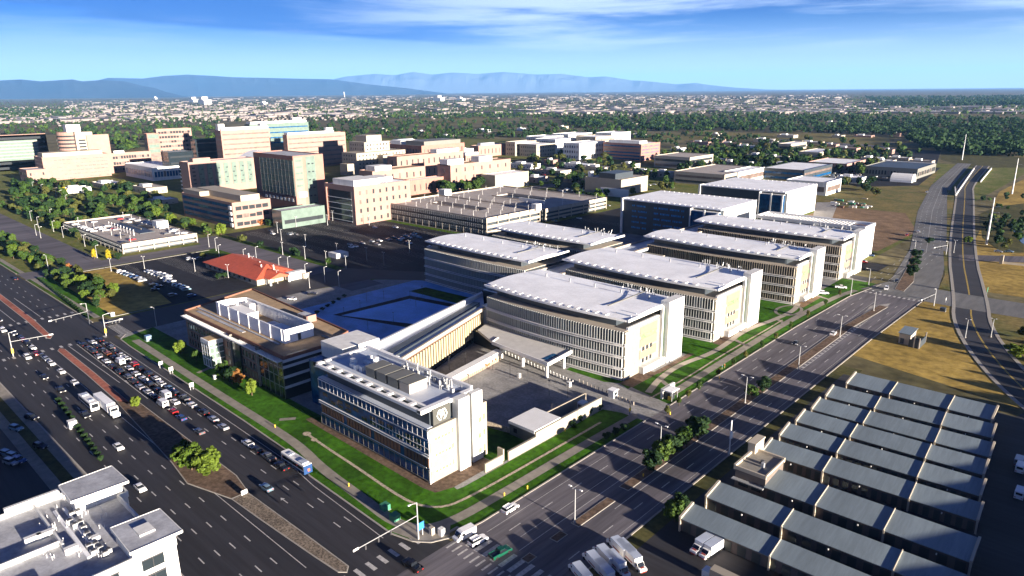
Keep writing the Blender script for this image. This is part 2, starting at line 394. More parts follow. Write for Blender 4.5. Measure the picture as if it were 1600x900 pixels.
# dry creek bed of pale rock through the lawns
swl = smooth([(-177,98.2),(-165,97.4),(-149,96.8),(-130,95.6),(-122,96.2),(-116.5,100),(-115.4,108),(-115,125),(-115,164)], 2)
for q, w0 in (((-177,98.2),1.5),((-172,97.6),1.1)): patch('rock_swale_head', [(q[0]+w0*math.cos(t),q[1]+w0*.8*math.sin(t)) for t in [i*.45 for i in range(14)]], 'rock', .096+w0*.002)
swb = MB(); ribbon(swb, swl, .42, -.42, .095); struct('rock_swale', swb, 'rock')
sw2 = smooth([(-113,190),(-112.6,215),(-113.6,245),(-113.2,280),(-113.4,300)], 2)
swb = MB(); ribbon(swb, sw2, .35, -.35, .095); struct('rock_swale', swb, 'rock')
# kerbs (real steps)
kb = MB()
for ln in ([(-1500,93),(-478,91.8)], [(-458,91.7),(-346,91.2)], [(-317,95),(-312,91.4),(-300,90.8),(-200,89.6),(-168,88.6),(-155,85.6),(-118,84.5),(-112,86),(-108.5,88.6),(-106.4,93),(-105.4,102),(-105.3,176)], [(-105.3,189),(-105.3,296),(-103.6,358),(-98.5,392)],
           [(-1500,45),(260,45)], [(-76,100),(-76,300),(-74.5,372)], [(-455,100),(-455,195)], [(-348,101),(-348,118)]):
    ribbon(kb, ln, .22, -.22, 0, thick=.17)
struct('kerb', kb, 'kerb')
patch('meadow_walk', [(-1500,93.6),(-478,93.6),(-478,96),(-1500,96)], 'sidewalk', .08)
patch('meadow_walk', [(-458,93.8),(-352,93.8),(-352,96.4),(-458,96.4)], 'sidewalk', .08)
patch('verge', [(-1500,91.7),(-478,91.7),(-478,93.6),(-1500,93.6)], 'grass', .06)
patch('verge', [(-458,91.7),(-352,91.7),(-352,93.8),(-458,93.8)], 'grass_verge', .06)
patch('verge', [(-458,96.4),(-352,96.4),(-352,101),(-458,103)], 'grass', .06)
patch('verge', [(-420,39),(-190,39),(-190,42),(-420,42)], 'scrub', .14)
patch('verge', [(-480,187),(-480,200),(-346,200),(-346,192)], 'grass_verge', .038)
patch('verge', [(-480,220),(-310,220),(-310,226),(-480,226)], 'grass_verge', .038)
# medians
def median(name, pts, m, h=.16, px=True):
    poly = [P(*p) for p in pts] if px else pts
    b = MB(); b.prism(poly, 0, h, 0, 0); o = struct(name, b, 'kerb')
    cx = sum(p[0] for p in poly)/len(poly); cy = sum(p[1] for p in poly)/len(poly)
    ins = []
    n = len(poly)
    for i in range(n):
        a, p, c = Vector(poly[i-1]), Vector(poly[i]), Vector(poly[(i+1) % n])
        d1 = (p-a).normalized(); d2 = (c-p).normalized(); area = sum(poly[j][0]*poly[(j+1) % n][1]-poly[(j+1) % n][0]*poly[j][1] for j in range(n))
        sgn = 1 if area > 0 else -1
        nn = (Vector((-d1.y,d1.x))+Vector((-d2.y,d2.x)))*sgn
        if nn.length > 1e-4: nn.normalize()
        q = p+nn*.28; ins.append((q.x, q.y))
    patch(name+'_infill', ins, m, h+.012)
median('brick_median', [(-900,78.5),(-372,74.4),(-338,73),(-335,71.5),(-338,70.4),(-372,71.4),(-900,75.6)], 'brick_paving', px=False)
median('brick_median', [(-319,70.6),(-316,69),(-280,68.6),(-246,67.6),(-240,70.2),(-280,71.4),(-316,71.8)], 'brick_paving', px=False)
median('tree_median', [(-246,67.5),(-190,63.2),(-176,61.5),(-160,66),(-160,70.6),(-170,72.4),(-240,72.6)], 'mulch', px=False)
median('gravel_median', [(-159.8,66),(-146,66.5),(-124,67.6),(-115.5,68.2),(-114,69.5),(-115.5,71),(-130,70.9),(-159.8,70.4)], 'gravel', px=False)
mdl = [(-89,118),(-87,118),(-86.6,180),(-86.4,310),(-82,366),(-83.4,368),(-87,360),(-89.6,310),(-90,180)]
median('boulevard_median', [(-89.2,116),(-86.8,116),(-86.6,131),(-89.2,131)], 'mulch', px=False)
median('boulevard_median', [(-89.2,108),(-86.9,108),(-86.9,112),(-89.2,112)], 'mulch', px=False)
median('boulevard_median', [(-89.2,98),(-86.9,98),(-86.9,101),(-89.2,101)], 'mulch', px=False)
median('boulevard_median', [(-89.8,137),(-86.8,137),(-86.4,250),(-86.6,310),(-84,352),(-88,352),(-90.4,310),(-90.2,250)], 'mulch', px=False)
median('north_median', [P(1398,452),P(1412,456),P(1428,440),P(1433,396),P(1427,393),P(1416,420)], 'mulch', px=False)
patch('stop_island', [P(*p) for p in ((1360,478),(1392,474),(1378,486),(1345,508),(1325,515))], 'concrete', .07)
# painted markings
lm = MB()
W = [(-1500,0),(-372,0)]
for y in (50,53.6,57.2,60.8): dashes(lm, [(-335,y),(250,y)], 0, .056)
for y in (50,53.6,57.2,60.8,64.5,85.,81.4): dashes(lm, [(-900,y),(-374,y)], 0, .056)
dashes(lm, [(-316,64.4),(-122,64.4)], 0, .056, gap=0, w=.1)
for a, b in ((80.,77.8),(83.1,80.8)): dashes(lm, [(-312,a),(-120,b)], 0, .056)
dashes(lm, [(-320,73.9),(-262,74.2)], 0, .056, gap=0, w=.12)
dashes(lm, [(-319,76.9),(-240,75.6)], 0, .056, gap=0, w=.12)
dashes(lm, [(-312,87.2),(-225,86.6),(-168,85.6),(-150,83.6),(-118,82.2)], 0, .056, gap=0, w=.1)
dashes(lm, [(-420,77.6),(-374,77.6)], 0, .056, gap=0, w=.12)
dashes(lm, [(-420,67.6),(-374,67.6)], 0, .056, gap=0, w=.12)
for yy in range(13):                                   # west crossing bars
    lm.box(-371.5,52+yy*3.1,.056,-368.2,53+yy*3.1,.06)
    if 47 < 48+yy*3.3 < 90: lm.box(-322,48+yy*3.3,.056,-319,49.+yy*3.3,.06)
for k in range(14): lm.box(-344+k*1.9,93.5,.064,-343.2+k*1.9,98,.068)
for k in range(13): lm.box(-113.6,49+k*3.1,.056,-110.2,50+k*3.1,.062)     # ladder crossing bottom centre
for k in range(11): lm.box(-104.6+k*2.6,93.2,.062,-103.4+k*2.6,98.4,.066)
for k in range(16): lm.box(-104.6+k*1.9,89.6,.062,-104.1+k*1.9,92.6,.066)
# boulevard
bl = [(0,0)]
lm2 = MB()
def bline(x, y0, y1, **k): dashes(lm2, [(x,y0),(x,y1)], 0, .066, **k)
bline(-101.7,100,172,gap=0,w=.08); bline(-98.2,104,360,on=4,gap=8); bline(-94.6,104,172,gap=0,w=.08); bline(-94.6,190,356,on=4,gap=8)
bline(-91.4,100,356,gap=0,w=.1); bline(-101.9,192,350,on=4,gap=9)
bline(-84.8,128,350,gap=0,w=.1); bline(-81.2,105,360,on=4,gap=9); bline(-78,120,360,gap=0,w=.08)
for k in range(30): lm2.box(-85.9,250+k*3.2,.066,-84.9,251.2+k*3.2,.07)
for x in (-77,-82,-87,-92,-97):
    pass
nb = [(-98,403),(-100,490),(-136,665),(-167,842),(-199,1118)]
for off in (-7.2,-3.6,3.6,7.2): dashes(lm2, nb, off, .066, on=4, gap=9)
dashes(lm2, nb, 0, .066, gap=0, w=.12)
dashes(lm2, [(-60,386),(240,392)], .2, .066, gap=0, w=.1); dashes(lm2, [(-60,386),(240,392)], -4.5, .066, on=4, gap=9); dashes(lm2, [(-60,386),(240,392)], 4.5, .066, on=4, gap=9)
for k in range(12): lm2.box(-100.5+k*2.2,371,.066,-99.5+k*2.2,373.6,.07)
struct('lane_markings', lm, 'paint'); struct('boulevard_markings', lm2, 'paint')
lm3 = MB()
for k in range(26): lm3.box(-452+k*3.,139,.045,-451.88+k*3.,144,.05); lm3.box(-452+k*3.,160,.045,-451.88+k*3.,170,.05)
for r in range(6):
    for k in range(55): lm3.box(-490+k*3.,238+r*16.5,.045,-489.88+k*3.,248+r*16.5,.05)
for k in range(20): lm3.box(-343+k*3.,410,.045,-342.88+k*3.,420,.05); lm3.box(-343+k*3.,440,.045,-342.88+k*3.,450,.05)
struct('parking_markings', lm3, 'paint')
ar = MB()                                              # turn arrows
for x, y in ((-285,76.2),(-150,68.6+6.2),(-262,76.2)):
    ar.box(x,y-.12,.058,x+2.4,y+.12,.062); ar.add([(x-1.2,y,.062),(x,y-.6,.062),(x,y+.6,.062)], [(0,1,2)])
struct('turn_arrows', ar, 'paint')
# more roads among the far campus, seen as thin grey strips
patch('far_street', [(-520,-0+344),(-300,344),(-300,356-12+1),(-520,346)], 'asphalt_old', .041)
patch('hospital_drive', [(-500,338),(-480,338),(-480,600),(-500,600)], 'asphalt_old', .042)
patch('north_car_park', [P(*p) for p in ((800,250),(905,243),(925,262),(815,280))], 'asphalt_lot', .04)
patch('north_car_park', [P(*p) for p in ((860,285),(905,275),(960,300),(880,310))], 'asphalt_lot', .04)
patch('yard', [P(*p) for p in ((1290,278),(1330,262),(1470,262),(1435,290),(1340,292))], 'asphalt_lot', .04)
patch('yard_dark', [P(*p) for p in ((1340,238),(1400,232),(1470,236),(1462,262),(1345,262))], 'asphalt_lot', .042)
patch('north_meadow', [P(*p) for p in ((1180,212),(1300,208),(1400,226),(1350,240),(1190,232))], 'dry_field', .05)
patch('north_meadow', [P(*p) for p in ((960,212),(1110,206),(1400,214),(1390,222),(1180,216),(980,222))], 'dry_field', .052)
patch('far_meadow', [P(*p) for p in ((640,186),(700,181),(770,184),(760,192),(690,197))], 'dry_field', .06)
patch('canal_road', [P(*p) for p in ((1195,216),(1380,228),(1420,236),(1418,239),(1370,232),(1190,220))], 'asphalt_old', .07)
patch('rail_bank', [P(*p) for p in ((1470,238),(1600,246),(1600,262),(1520,262),(1470,250))], 'scrub', .02)
# ================================================================ THE WHITE-ROOFED HOSPITAL CAMPUS
def arc_y(x, x0, x1, y, bow):
    t = (x-x0)/(x1-x0); return y-bow*4*t*(1-t)
def ward_block(label, x0, x1, ys, yn, bow=2.2, pod=18., roof=22., finmat='fin', ends=True, west=False):
    """long curved wing: finned four-storey podium, glazed attic, thin white roof, white slab wall at its street end"""
    r = thing('hospital_wing', label, 'hospital building', ((x0+x1)/2, ys, 0), 'finned hospital wings with thin white roofs')
    n = 24
    xs = [x0+(x1-x0)*i/n for i in range(n+1)]
    yc = [arc_y(x,x0,x1,ys,bow) for x in xs]
    # podium
    b = MB(); poly = [(x,y) for x,y in zip(xs,yc)]+[(x1,yn),(x0,yn)]
    b.prism(poly, 0, pod); b.build('wall', 'glass_window', r)
    b = MB(); b.prism([(x,y-.25) for x,y in zip(xs,yc)]+[(x1+.2,yn),(x0-.2,yn)], pod, pod+.35); b.build('terrace', 'terrace', r)
    b = MB(); b.prism([(x,y-.5) for x,y in zip(xs,yc)]+[(x1+.3,yn),(x0-.3,yn)], 0, .9); b.build('plinth', 'beige', r)
    levels = [(1.2,3.9),(4.9,8.3),(9.3,12.8),(13.8,18.2)]
    for li, (z0, z1) in enumerate(levels):
        f = MB()
        L = 0; step = 1.12
        m = int((x1-x0-.8)/step)
        for i in range(m+1):
            x = x0+.4+(x1-x0-.8)*i/m; y = arc_y(x,x0,x1,ys,bow)
            f.box(x-.11, y-.9, z0, x+.11, y-.1, z1)
            if (i*7+li*3) % 13 < 2 and i < m:       # blank panels between fins
                f.box(x+.14, y-.16, z0+.1, x+step-.14, y-.05, z1-.1)
        f.build('sun_fins', finmat, r)
        s = MB()
        for a, c in zip(range(n), range(1,n+1)):
            for dz in ((-.15,.12),(-.85,.12)) :
                s.bar((xs[a],yc[a]-.8,z0+dz[0]),(xs[c],yc[c]-.8,z0+dz[0]), 1.1, .16)
        s.build('sun_shelf', 'white_panel', r)
    # attic storey
    b = MB(); ax0, ax1 = x0+(1.5 if not west else 3), x1-6
    b.prism([(max(ax0,min(ax1,x)), y+4.) for x,y in zip(xs,yc)]+[(ax1,yn-1),(ax0,yn-1)], pod+.35, roof-.6); b.build('attic_glazing', 'dark_panel', r)
    # thin white roof, gently arched north-south, overhanging
    rx0, rx1 = x0-4 if not west else x0-1.5, x1+.2
    y1 = yn+1; k = 10
    cols = [rx0+(rx1-rx0)*i/n for i in range(n+1)]
    vs = []; 
    for zz in (0, -.45):
        for j in range(k+1):
            t = j/k
            for x in cols:
                ya = arc_y(x,x0,x1,ys,bow)+1.6
                vs.append((x, ya+(y1-ya)*t, roof+.9*math.sin(math.pi*min(1,t*1.15))*1.0-.9*max(0,t-.87)+zz))
    N1 = (n+1); tot = (k+1)*N1; fs = []
    for j in range(k):
        for i in range(n):
            a = j*N1+i; fs.append((a,a+1,a+1+N1,a+N1)); fs.append((tot+a,tot+a+N1,tot+a+1+N1,tot+a+1))
    for i in range(n):
        fs.append((i,tot+i,tot+i+1,i+1)); a = k*N1+i; fs.append((a,a+1,tot+a+1,tot+a))
    for j in range(k):
        a = j*N1; fs.append((a,a+N1,tot+a+N1,tot+a)); a = j*N1+n; fs.append((a,tot+a,tot+a+N1,a+N1))
    b = MB(); b.add(vs, fs); rf = b.build('roof', 'membrane', r)
    fa = MB()
    for i in range(n):
        ya, yb = arc_y(cols[i],x0,x1,ys,bow)+1.35, arc_y(cols[i+1],x0,x1,ys,bow)+1.35
        fa.bar((cols[i],ya,roof-.12),(cols[i+1],yb,roof-.12), .5, .75)
    fa.box(rx1-.1,arc_y(rx1,x0,x1,ys,0)+1.1,roof-.5,rx1+.5,y1,roof+.5)
    fa.build('fascia', 'white_panel', rf)
    m = 15
    for i in range(m):                                  # louvred openings along the roof's front edge
        x = rx0+2+(rx1-rx0-10)*(i+.5)/m; y = arc_y(x,x0,x1,ys,bow)+2.6; z = roof+.30
        v = MB(); v.add([(x-1.1,y-.4,z-.18),(x+.7,y-.4,z-.16),(x+1.2,y+1.1,z+.1),(x-.6,y+1.1,z+.1),(x-1.1,y-.4,z+.1),(x+.7,y-.4,z+.1),(x+1.2,y+1.1,z+.32),(x-.6,y+1.1,z+.32)],
                        [(0,3,2,1),(4,5,6,7),(0,1,5,4),(1,2,6,5),(2,3,7,6),(3,0,4,7)]); v.build('roof_vent', 'white_panel', rf)
    v = MB(); v.box(x1-14, ys+9, roof+1.02, x1-13.4, yn-3, roof+1.2); v.build('roof_hatch', 'grey_panel', rf)
    for i in range(5):
        x = x0+8+i*(x1-x0-16)/4; v = MB(); v.box(x-.25,yn-9,roof+.5,x+.25,yn-8.4,roof+1.9); v.build('vent_pipe', 'steel', rf)
    # back parapet clutter
    v = MB()
    for i in range(14):
        x = x1-26+rnd.random()*22; v.tube((x,yn-.5-rnd.random()*2,roof),(x,yn-.5-rnd.random()*2,roof+1.2+rnd.random()*1.6), .16, .16, 6)
    v.build('flue_cluster', 'galv', rf)
    if ends:
        e = MB(); e.box(x1,ys-.3,0,x1+.5,yn-1,pod+.2); ew = e.build('end_wall', 'beige', r)
        ol = ys+(yn-ys)*.25
        for z0, z1 in ((5.2,8.7),(9.6,12.9),(14.,17.6)):
            o = MB(); o.box(x1+.5,ol,z0,x1+.6,ys+(yn-ys)*.56,z1); o.build('orange_panel', 'orange_panel', ew)
        for q, z in enumerate((3.6,8.2,13.)):
            wn = MB(); y = ol+1.4
            if q == 2: wn.box(x1+.6,ol+1,z,x1+.66,ys+(yn-ys)*.56-.4,z+1.7); wn.build('ribbon_window', 'green_ribbon', ew)
            else:
                for j in range(3):
                    w1 = MB(); w1.box(x1+.6,y+j*2.6,z,x1+.66,y+j*2.6+1.6,z+1.5); w1.build('window', 'glass_window', ew)
                    w1 = MB(); w1.box(x1+.6,y+j*2.6-.25,z-.2,x1+.64,y+j*2.6-.02,z+1.7); w1.build('window_trim', 'white_panel', ew)
        cg = MB()                                        # glazed corner bay with white bars
        cg.box(x1+.5,ys-.2,1,x1+.56,ys+3.6,pod); cg.build('corner_glazing', 'cream', ew)
        cb_ = MB()
        for z in (.9,4.2,4.9,8.6,9.3,13.1,13.8,pod-.1): cb_.box(x1+.5,ys-1,z-.09,x1+.75,ys+5.2,z+.09)
        cb_.build('corner_rails', 'white_panel', ew)
        w = MB(); w.box(x1-.5,yn-12.5,0,x1+3.2,yn-1.5,roof+2.2); sw = w.build('slab_wall', 'white_wall', r)
        w = MB(); w.box(x1+.5,yn-14.2,0,x1+1.6,yn-13.4,roof+.5); w.build('fin_wall', 'white_wall', r)
        sl = MB(); sl.box(x1+.5,yn-13.3,1.5,x1+.56,yn-12.6,roof-1); sl.build('slot_glazing', 'green_ribbon', r)
        po = MB(); po.box(x1-9,ys+1,roof-.6,x1-.6,ys+1.6,roof-.05); po.box(x1-.9,ys+2,pod,x1+.1,yn-14,pod+1.1); po.build('terrace_rail', 'white_panel', r)
        an = MB()
        for i in range(5): an.box(x1-7.5,ys+5+i*3.4,roof+.25,x1-1,ys+5.4+i*3.4,roof+.75)
        an.build('roof_slats', 'membrane_blue', rf)
        ba = MB(); ba.box(x1+.5,ol,.0,x1+2.6,yn-12.6,2.6); ba.build('base_wall', 'white_wall', r)
    return r
ward_block('white roofed wing nearest the avenue, its finned side curving above the entrance canopy', -196, -128.5, 196.3, 233)
ward_block('second finned wing back from the entrance canopy, with an orange panelled end', -200, -123.5, 253.4, 291.5)
ward_block('third finned wing along the boulevard, beside the oval lawn path', -201, -119.5, 326.5, 356, finmat='cream')
ward_block('farthest sunlit finned wing along the boulevard, with a building site at its foot', -203, -119, 386.5, 417, finmat='cream')
ward_block('white roofed wing over the blue courtyard, west of the glazed spine', -286, -213, 239, 270, west=True, ends=False, bow=1.2)
ward_block('white roofed wing between the courtyard wing and the concrete car park', -284, -214, 289.5, 321, west=True, ends=False, bow=1.2)
# terrace boxes on the west wings
for x, y, lab in ((-283,241,'courtyard'),(-281,291,'car park')):
    b = MB(); b.box(x,y,18.4,x+5,y+3,20.4); tag(b.build('roof_box', 'beige'), 'small beige plant box on the terrace corner of the %s side wing' % lab, 'plant box')
# open framed wing
r = thing('framed_wing', 'narrow wing with an open white roof frame and blue slats behind the farthest finned wing', 'hospital building', (-156,445,0))
b = MB(); b.box(-188,443,0,-125.5,461,17.5); b.build('wall', 'grey_panel', r)
b = MB(); b.box(-192,443,18.2,-124,444.2,20); b.box(-192,461.8,18.2,-124,463,20); b.box(-125.2,444.2,0,-124,461.8,20); b.box(-192,444.2,18.2,-190.8,461.8,20); b.build('frame', 'white_panel', r)
b = MB()
for i in range(26): b.box(-189+i*2.1,444.2,18.6,-188.2+i*2.1,461.8,19.1)
b.build('roof_slats', 'white_panel', r)
b = MB(); b.box(-188,443.9,17.5,-126,461.4,17.8); b.build('roof', 'membrane_blue', r)
b = MB()
for i in range(8): b.box(-188+i*8.4,442.6,0,-187.5+i*8.4,443,18.2)
b.build('columns', 'white_panel', r)
# dark diagnostic blocks
def dark_block(label, x0, x1, y0, y1, h, rows=True):
    r = thing('diagnostic_block', label, 'hospital building', ((x0+x1)/2, y0, 0))
    b = MB(); b.box(x0,y0,0,x1,y1,h-.8); w = b.build('wall', 'dark_panel', r)
    b = MB(); b.prism([(x0-1,y0-.5),(x1+.6,y0-.5),(x1+.6,y1+1),(x0-1,y1+1)], h-.8, h); b.build('roof', 'membrane', r)
    b = MB()
    for i in range(18): x = x0+2+i*(x1-x0-5)/17; b.box(x,y0+1,h,x+1.2,y0+2.2,h+.25); b.box(x,y1-1.5,h,x+1.2,y1-.6,h+.25)
    b.build('roof_vents', 'white_panel', r)
    b = MB(); b.box(x1,y0+3,0,x1+1,y1,h-.3); e = b.build('end_wall', 'white_wall', r)
    b = MB(); b.box(x0-1.6,y0-1,0,x0,y0+6,h+.3); b.build('corner_pier', 'white_wall', r)
    if rows:
        for j in range(5):
            z = 4.6+j*3.9
            for s, t in ((.10,.27),(.34,.66)):
                m_ = MB(); n = int((t-s)*(x1-x0)/1.25)
                for i in range(n):
                    if (i+j) % 7 == 6: continue
                    x = x0+(x1-x0)*s+i*1.25; m_.box(x,y0-.06,z,x+.85,y0-.01,z+1.2)
                m_.build('window_row', 'blue_pane', w)
    b = MB(); xk = x0+(x1-x0)*.74
    b.box(xk,y0-3,0,x1+.3,y0,h-2.5); k = b.build('glazed_bay', 'glass_blue', r)
    b = MB(); b.box(xk-.8,y0-3.6,0,xk,y0,h-1); b.box((xk+x1)/2-.6,y0-3.6,0,(xk+x1)/2+.6,y0-3,h-1); b.box(x1-1,y0-3.6,0,x1+.3,y0-3,h-2); b.box(xk,y0-3.2,h-2.5,x1+.3,y0,h-2); b.build('white_piers', 'white_wall', k)
    for j in range(4):
        m_ = MB(); m_.box(x1+1,y0+4.5,4+j*4,x1+1.06,y0+7.5,6.2+j*4); m_.build('window', 'glass_green', e)
    return r
dark_block('dark panelled block with rows of small blue windows under a flat white roof', -281, -206, 421, 473, 25)
dark_block('farthest white roofed block with a plain cream end wall facing the building site', -284, -212.5, 541, 606, 22.5, rows=False)
# glazed spine: oblique concourse with golden fins, then straight between the wings
r = thing('glazed_spine', 'long low concourse linking all the wings, golden louvres facing the entry plaza', 'concourse', (-195,165,0))
poly = [(-177.6,131.5),(-199.5,196.5),(-211.5,209),(-192,131.5)]
b = MB(); b.prism(poly, 0, 12.2); w = b.build('wall', 'glass_window', r)
b = MB(); b.prism([(-176.8,131),(-198.8,196.8),(-212.3,209.5),(-193,131)], 12.2, 12.8); b.build('roof', 'membrane_blue', r)
b = MB(); b.prism([(-191.6,131.2),(-193,131.2),(-213.4,212),(-211.6,210)], 12.8, 14.4); b.build('roof_blade', 'white_panel', r)
b = MB(); b.bar((-176.6,131,12.5),(-198.6,196.8,12.5),.9,1.3); b.build('fascia', 'terrace', r)
b = MB(); b.bar((-180,131.4,13.1),(-202,197,13.1),.5,.5); b.bar((-184,131.4,13),(-205.5,199,13),3,.3); b.build('roof_channel', 'dark_panel', r)
lv = MB(); a0 = Vector((-177.3,131.6)); a1 = Vector((-199.2,196.3)); n = 36
for i in range(n):
    p = a0+(a1-a0)*((i+.5)/n); lv.bar((p.x+.1,p.y,2.6),(p.x+.1,p.y,10.6), .5, .85)
lv.build('louvres', 'fin_gold', r)
b = MB(); b.bar((-177.4,131.6,10.9),(-199.2,196.3,10.9),.3,.5); b.build('louvre_rail', 'wood_slat', r)
b = MB(); b.box(-212,208.5,0,-200,432,15.4); b.build('link_wall', 'glass_window', r)
b = MB(); b.box(-212.6,212,15.4,-199.4,434,16); b.build('link_roof', 'membrane_blue', r)
b = MB(); b.box(-212.8,214,16,-211.8,434,17); b.box(-201,214,16,-199.2,434,16.9); b.build('link_parapet', 'terrace', r)
for y0, y1 in ((236,250),(294,323),(359,384)):
    b = MB(); b.box(-199.5,y0,0,-188,y1,14.5); b.build('link_bay', 'beige', r)
b = MB(); b.box(-200.2,196.6,0,-195.8,204,13.6); b.build('stair_core', 'white_wall', r)
# entrance canopy
r = thing('entrance_canopy', 'flat pale canopy on columns in front of the nearest finned wing', 'canopy', (-165,186,0))
b = MB(); b.prism([(-178.5,180.8),(-148.5,178.2),(-150,194.3),(-196,194.8),(-193,187)], 5.6, 6.6); b.build('roof', 'plaza_roof', r)
b = MB(); b.bar((-178.6,180.6,6.3),(-148.2,178,6.3),.4,1.3); b.bar((-148.3,178,6.3),(-149.9,194.3,6.3),.5,1.3); b.bar((-178.6,180.6,6.3),(-180.2,185.6,6.3),.4,1.3); b.build('fascia', 'white_panel', r)
b = MB(); b.box(-153,180,6.6,-150.5,187,6.66); b.build('reflection_patch', 'glass_blue', r)  # blue patch standing for a reflection on the canopy
for x, y in ((-150.5,180),(-151.5,191),(-164,182),(-164,192.5),(-176,183),(-190,189)):
    b = MB(); b.box(x-.45,y-.45,0,x+.45,y+.45,5.6); b.build('column', 'white_wall', r)
b = MB(); b.prism([(-196,187.5),(-180,186.2),(-180,195),(-196,195.5)],0,5.5); b.build('lobby', 'glass_window', r)
# white drop-off wall with orange base
r = thing('screen_wall', 'long white capped wall with an orange base beside the entry plaza', 'wall', (-173,165,0))
b = MB(); b.prism([(-168.6,149.5),(-173.8,181),(-176.8,181),(-171.9,149.5)], 2.6, 4.2); b.build('cap', 'white_panel', r)
b = MB(); b.prism([(-169.4,149.5),(-174.6,181),(-176,181),(-171,149.5)], 0, 2.6); b.build('base', 'cream', r)
b = MB()
for i in range(26): t = (i+.5)/26; b.bar((-169.2-5.2*t,150+30*t,0.1),(-169.2-5.2*t,150+30*t,1.1),.12,.5)
b.build('brick_panels', 'orange_panel', r)
sg = MB()
for k in range(14):                                     # red round emblem and short red stroke on the wall
    a0_, a1_ = R(40+k*20), R(60+k*20)
    yy = lambda a: 172.6+1.5*math.cos(a); zz = lambda a: 2.2+1.25*math.sin(a)
    sg.bar((-173.05-.165*(yy(a0_)-172.6),yy(a0_),zz(a0_)),(-173.05-.165*(yy(a1_)-172.6),yy(a1_),zz(a1_)),.2,.5)
sg.bar((-173.6,175.6,1.2),(-173.6,175.6,3.4),.5,.2); sg.bar((-173.7,176.6,3.2),(-173.7,177.8,3.2),.2,.4); sg.bar((-173.8,177.6,1.2),(-173.8,177.6,3.4),.5,.2)
sg.build('red_mark', 'orange_red', r)
# ---------------------------------------------------------------- clinic at the avenue corner
r = thing('corner_clinic', 'blue glass building at the avenue corner with a white emblem on its end', 'clinic building', (-153,113,0))
X0, X1, Y0, Y1 = -179.6, -128.2, 105.2, 122.6
b = MB(); b.box(X0,Y0,0,X1,Y1,15.6); w = b.build('wall', 'glass_blue', r)
b = MB(); b.box(X0+.5,Y0-.12,4.0,X1-1,Y0-.02,4.2); b.build('band', 'white_panel', w)
for z0, z1, m_, st in ((.4,3.7,'glass_window',2.4),(12.6,15.3,'glass_blue',2.0)):
    f = MB(); n = int((X1-X0)/st)
    for i in range(n+1): x = X0+(X1-X0)*i/n; f.box(x-.05,Y0-.1,z0,x+.05,Y0-.02,z1)
    f.box(X0,Y0-.22,z1-.12,X1,Y0-.03,z1+.1); f.box(X0,Y0-.22,z0-.15,X1,Y0-.03,z0+.05)
    f.build('mullions', 'white_panel' if z0 > 5 else 'grey_panel', w)
f = MB()
for i in range(34):
    x = X0+1+i*1.5
    if i % 9 != 8: f.box(x,Y0-.3,4.5,x+1.05,Y0-.05,7.3)
f.build('timber_slats', 'wood_slat', w)
f = MB(); f.box(X0-.3,Y0-.35,8.0,X1+.2,Y0-.02,8.25); f.box(X0-.3,Y0-.35,7.35,X1+.2,Y0-.02,7.5); f.build('band', 'white_panel', w)
f = MB()
for i in range(16): x = X1-24+i*1.5; f.box(x,Y0-.06,8.6,x+.05,Y0-.02,11.6)
f.box(X1-24,Y0-.13,9.9,X1,Y0-.03,10.0); f.build('mullions', 'white_panel', w)
f = MB()
for i in range(12):
    for j in range(2): 
        if (i*5+j*3) % 4: f.box(X0+2+i*4,Y0-.05,8.8+j*1.6,X0+4.6+i*4,Y0-.02,9.9+j*1.6)
f.build('dark_panes', 'glass', w)
b = MB(); b.box(X0+2.5,Y0+1.8,15.6,X1-1.2,Y1,19.9); b.build('attic', 'dark_panel', r)
b = MB(); b.box(X0,Y0,15.6,X1,Y0+1.75,15.8); b.build('terrace', 'membrane_blue', r)
# roof deck with a lattice eave
b = MB(); b.box(X0+2.2,Y0+2.2,19.9,X1-1.4,Y1+.6,20.5); rf = b.build('roof', 'membrane_blue', r)
b = MB(); b.box(X0+.4,Y0-1.4,20.1,X1-1,Y0-.5,20.9); b.box(X0+.4,Y0+1.4,20.1,X1-1,Y0+2.2,20.9)
for i in range(11): x = X0+.6+i*4.85; b.box(x,Y0-.5,20.15,x+1.3,Y0+1.4,20.85)
b.box(X1-2.2,Y0-1.4,19.9,X1-.6,Y1,20.95); b.box(X0+.4,Y0-1.4,19.9,X0+1.6,Y1+.6,20.9); b.build('eave_lattice', 'white_panel', rf)
b = MB(); b.box(X0+1.6,Y1-.4,20.5,X1-1.4,Y1+.5,21.7); b.build('parapet', 'white_panel', rf)
for i in range(4):
    x = -160+i*5.2; b = MB(); b.box(x,109.3,20.5,x+4.3,115.6,23.3); u = b.build('air_handler', 'terrace' if i == 3 else 'grey_panel', rf)
    b = MB(); b.box(x-.1,109.1,23.3,x+4.4,115.8,23.45); b.build('lid', 'grey_panel', u)
cl = MB()
for i in range(46):
    x = X0+22+rnd.random()*26; y = 117+rnd.random()*4.2; h = .7+rnd.random()*2.2
    if i % 3: cl.tube((x,y,20.5),(x,y,20.5+h),.25,.25,7)
    else: cl.box(x-.5,y-.4,20.5,x+.5,y+.4,20.5+h*.6)
cl.build('ductwork', 'galv', rf)
cl = MB()
for i in range(16):
    x = X0+8+rnd.random()*12; y = 110+rnd.random()*9; cl.box(x-.7,y-.6,20.5,x+.7,y+.6,21.3+rnd.random())
cl.build('fan_units', 'white_panel', rf)
cl = MB()
for i in range(30): cl.tube((X0+24+i*.8,Y1-1,20.5),(X0+24+i*.8,Y1-1,21.9),.05,.05,5)
cl.build('guard_rail', 'steel', rf)
b = MB(); b.box(X1,Y0,0,X1+.8,Y0+9.4,15.7); e = b.build('end_wall', 'beige', r)
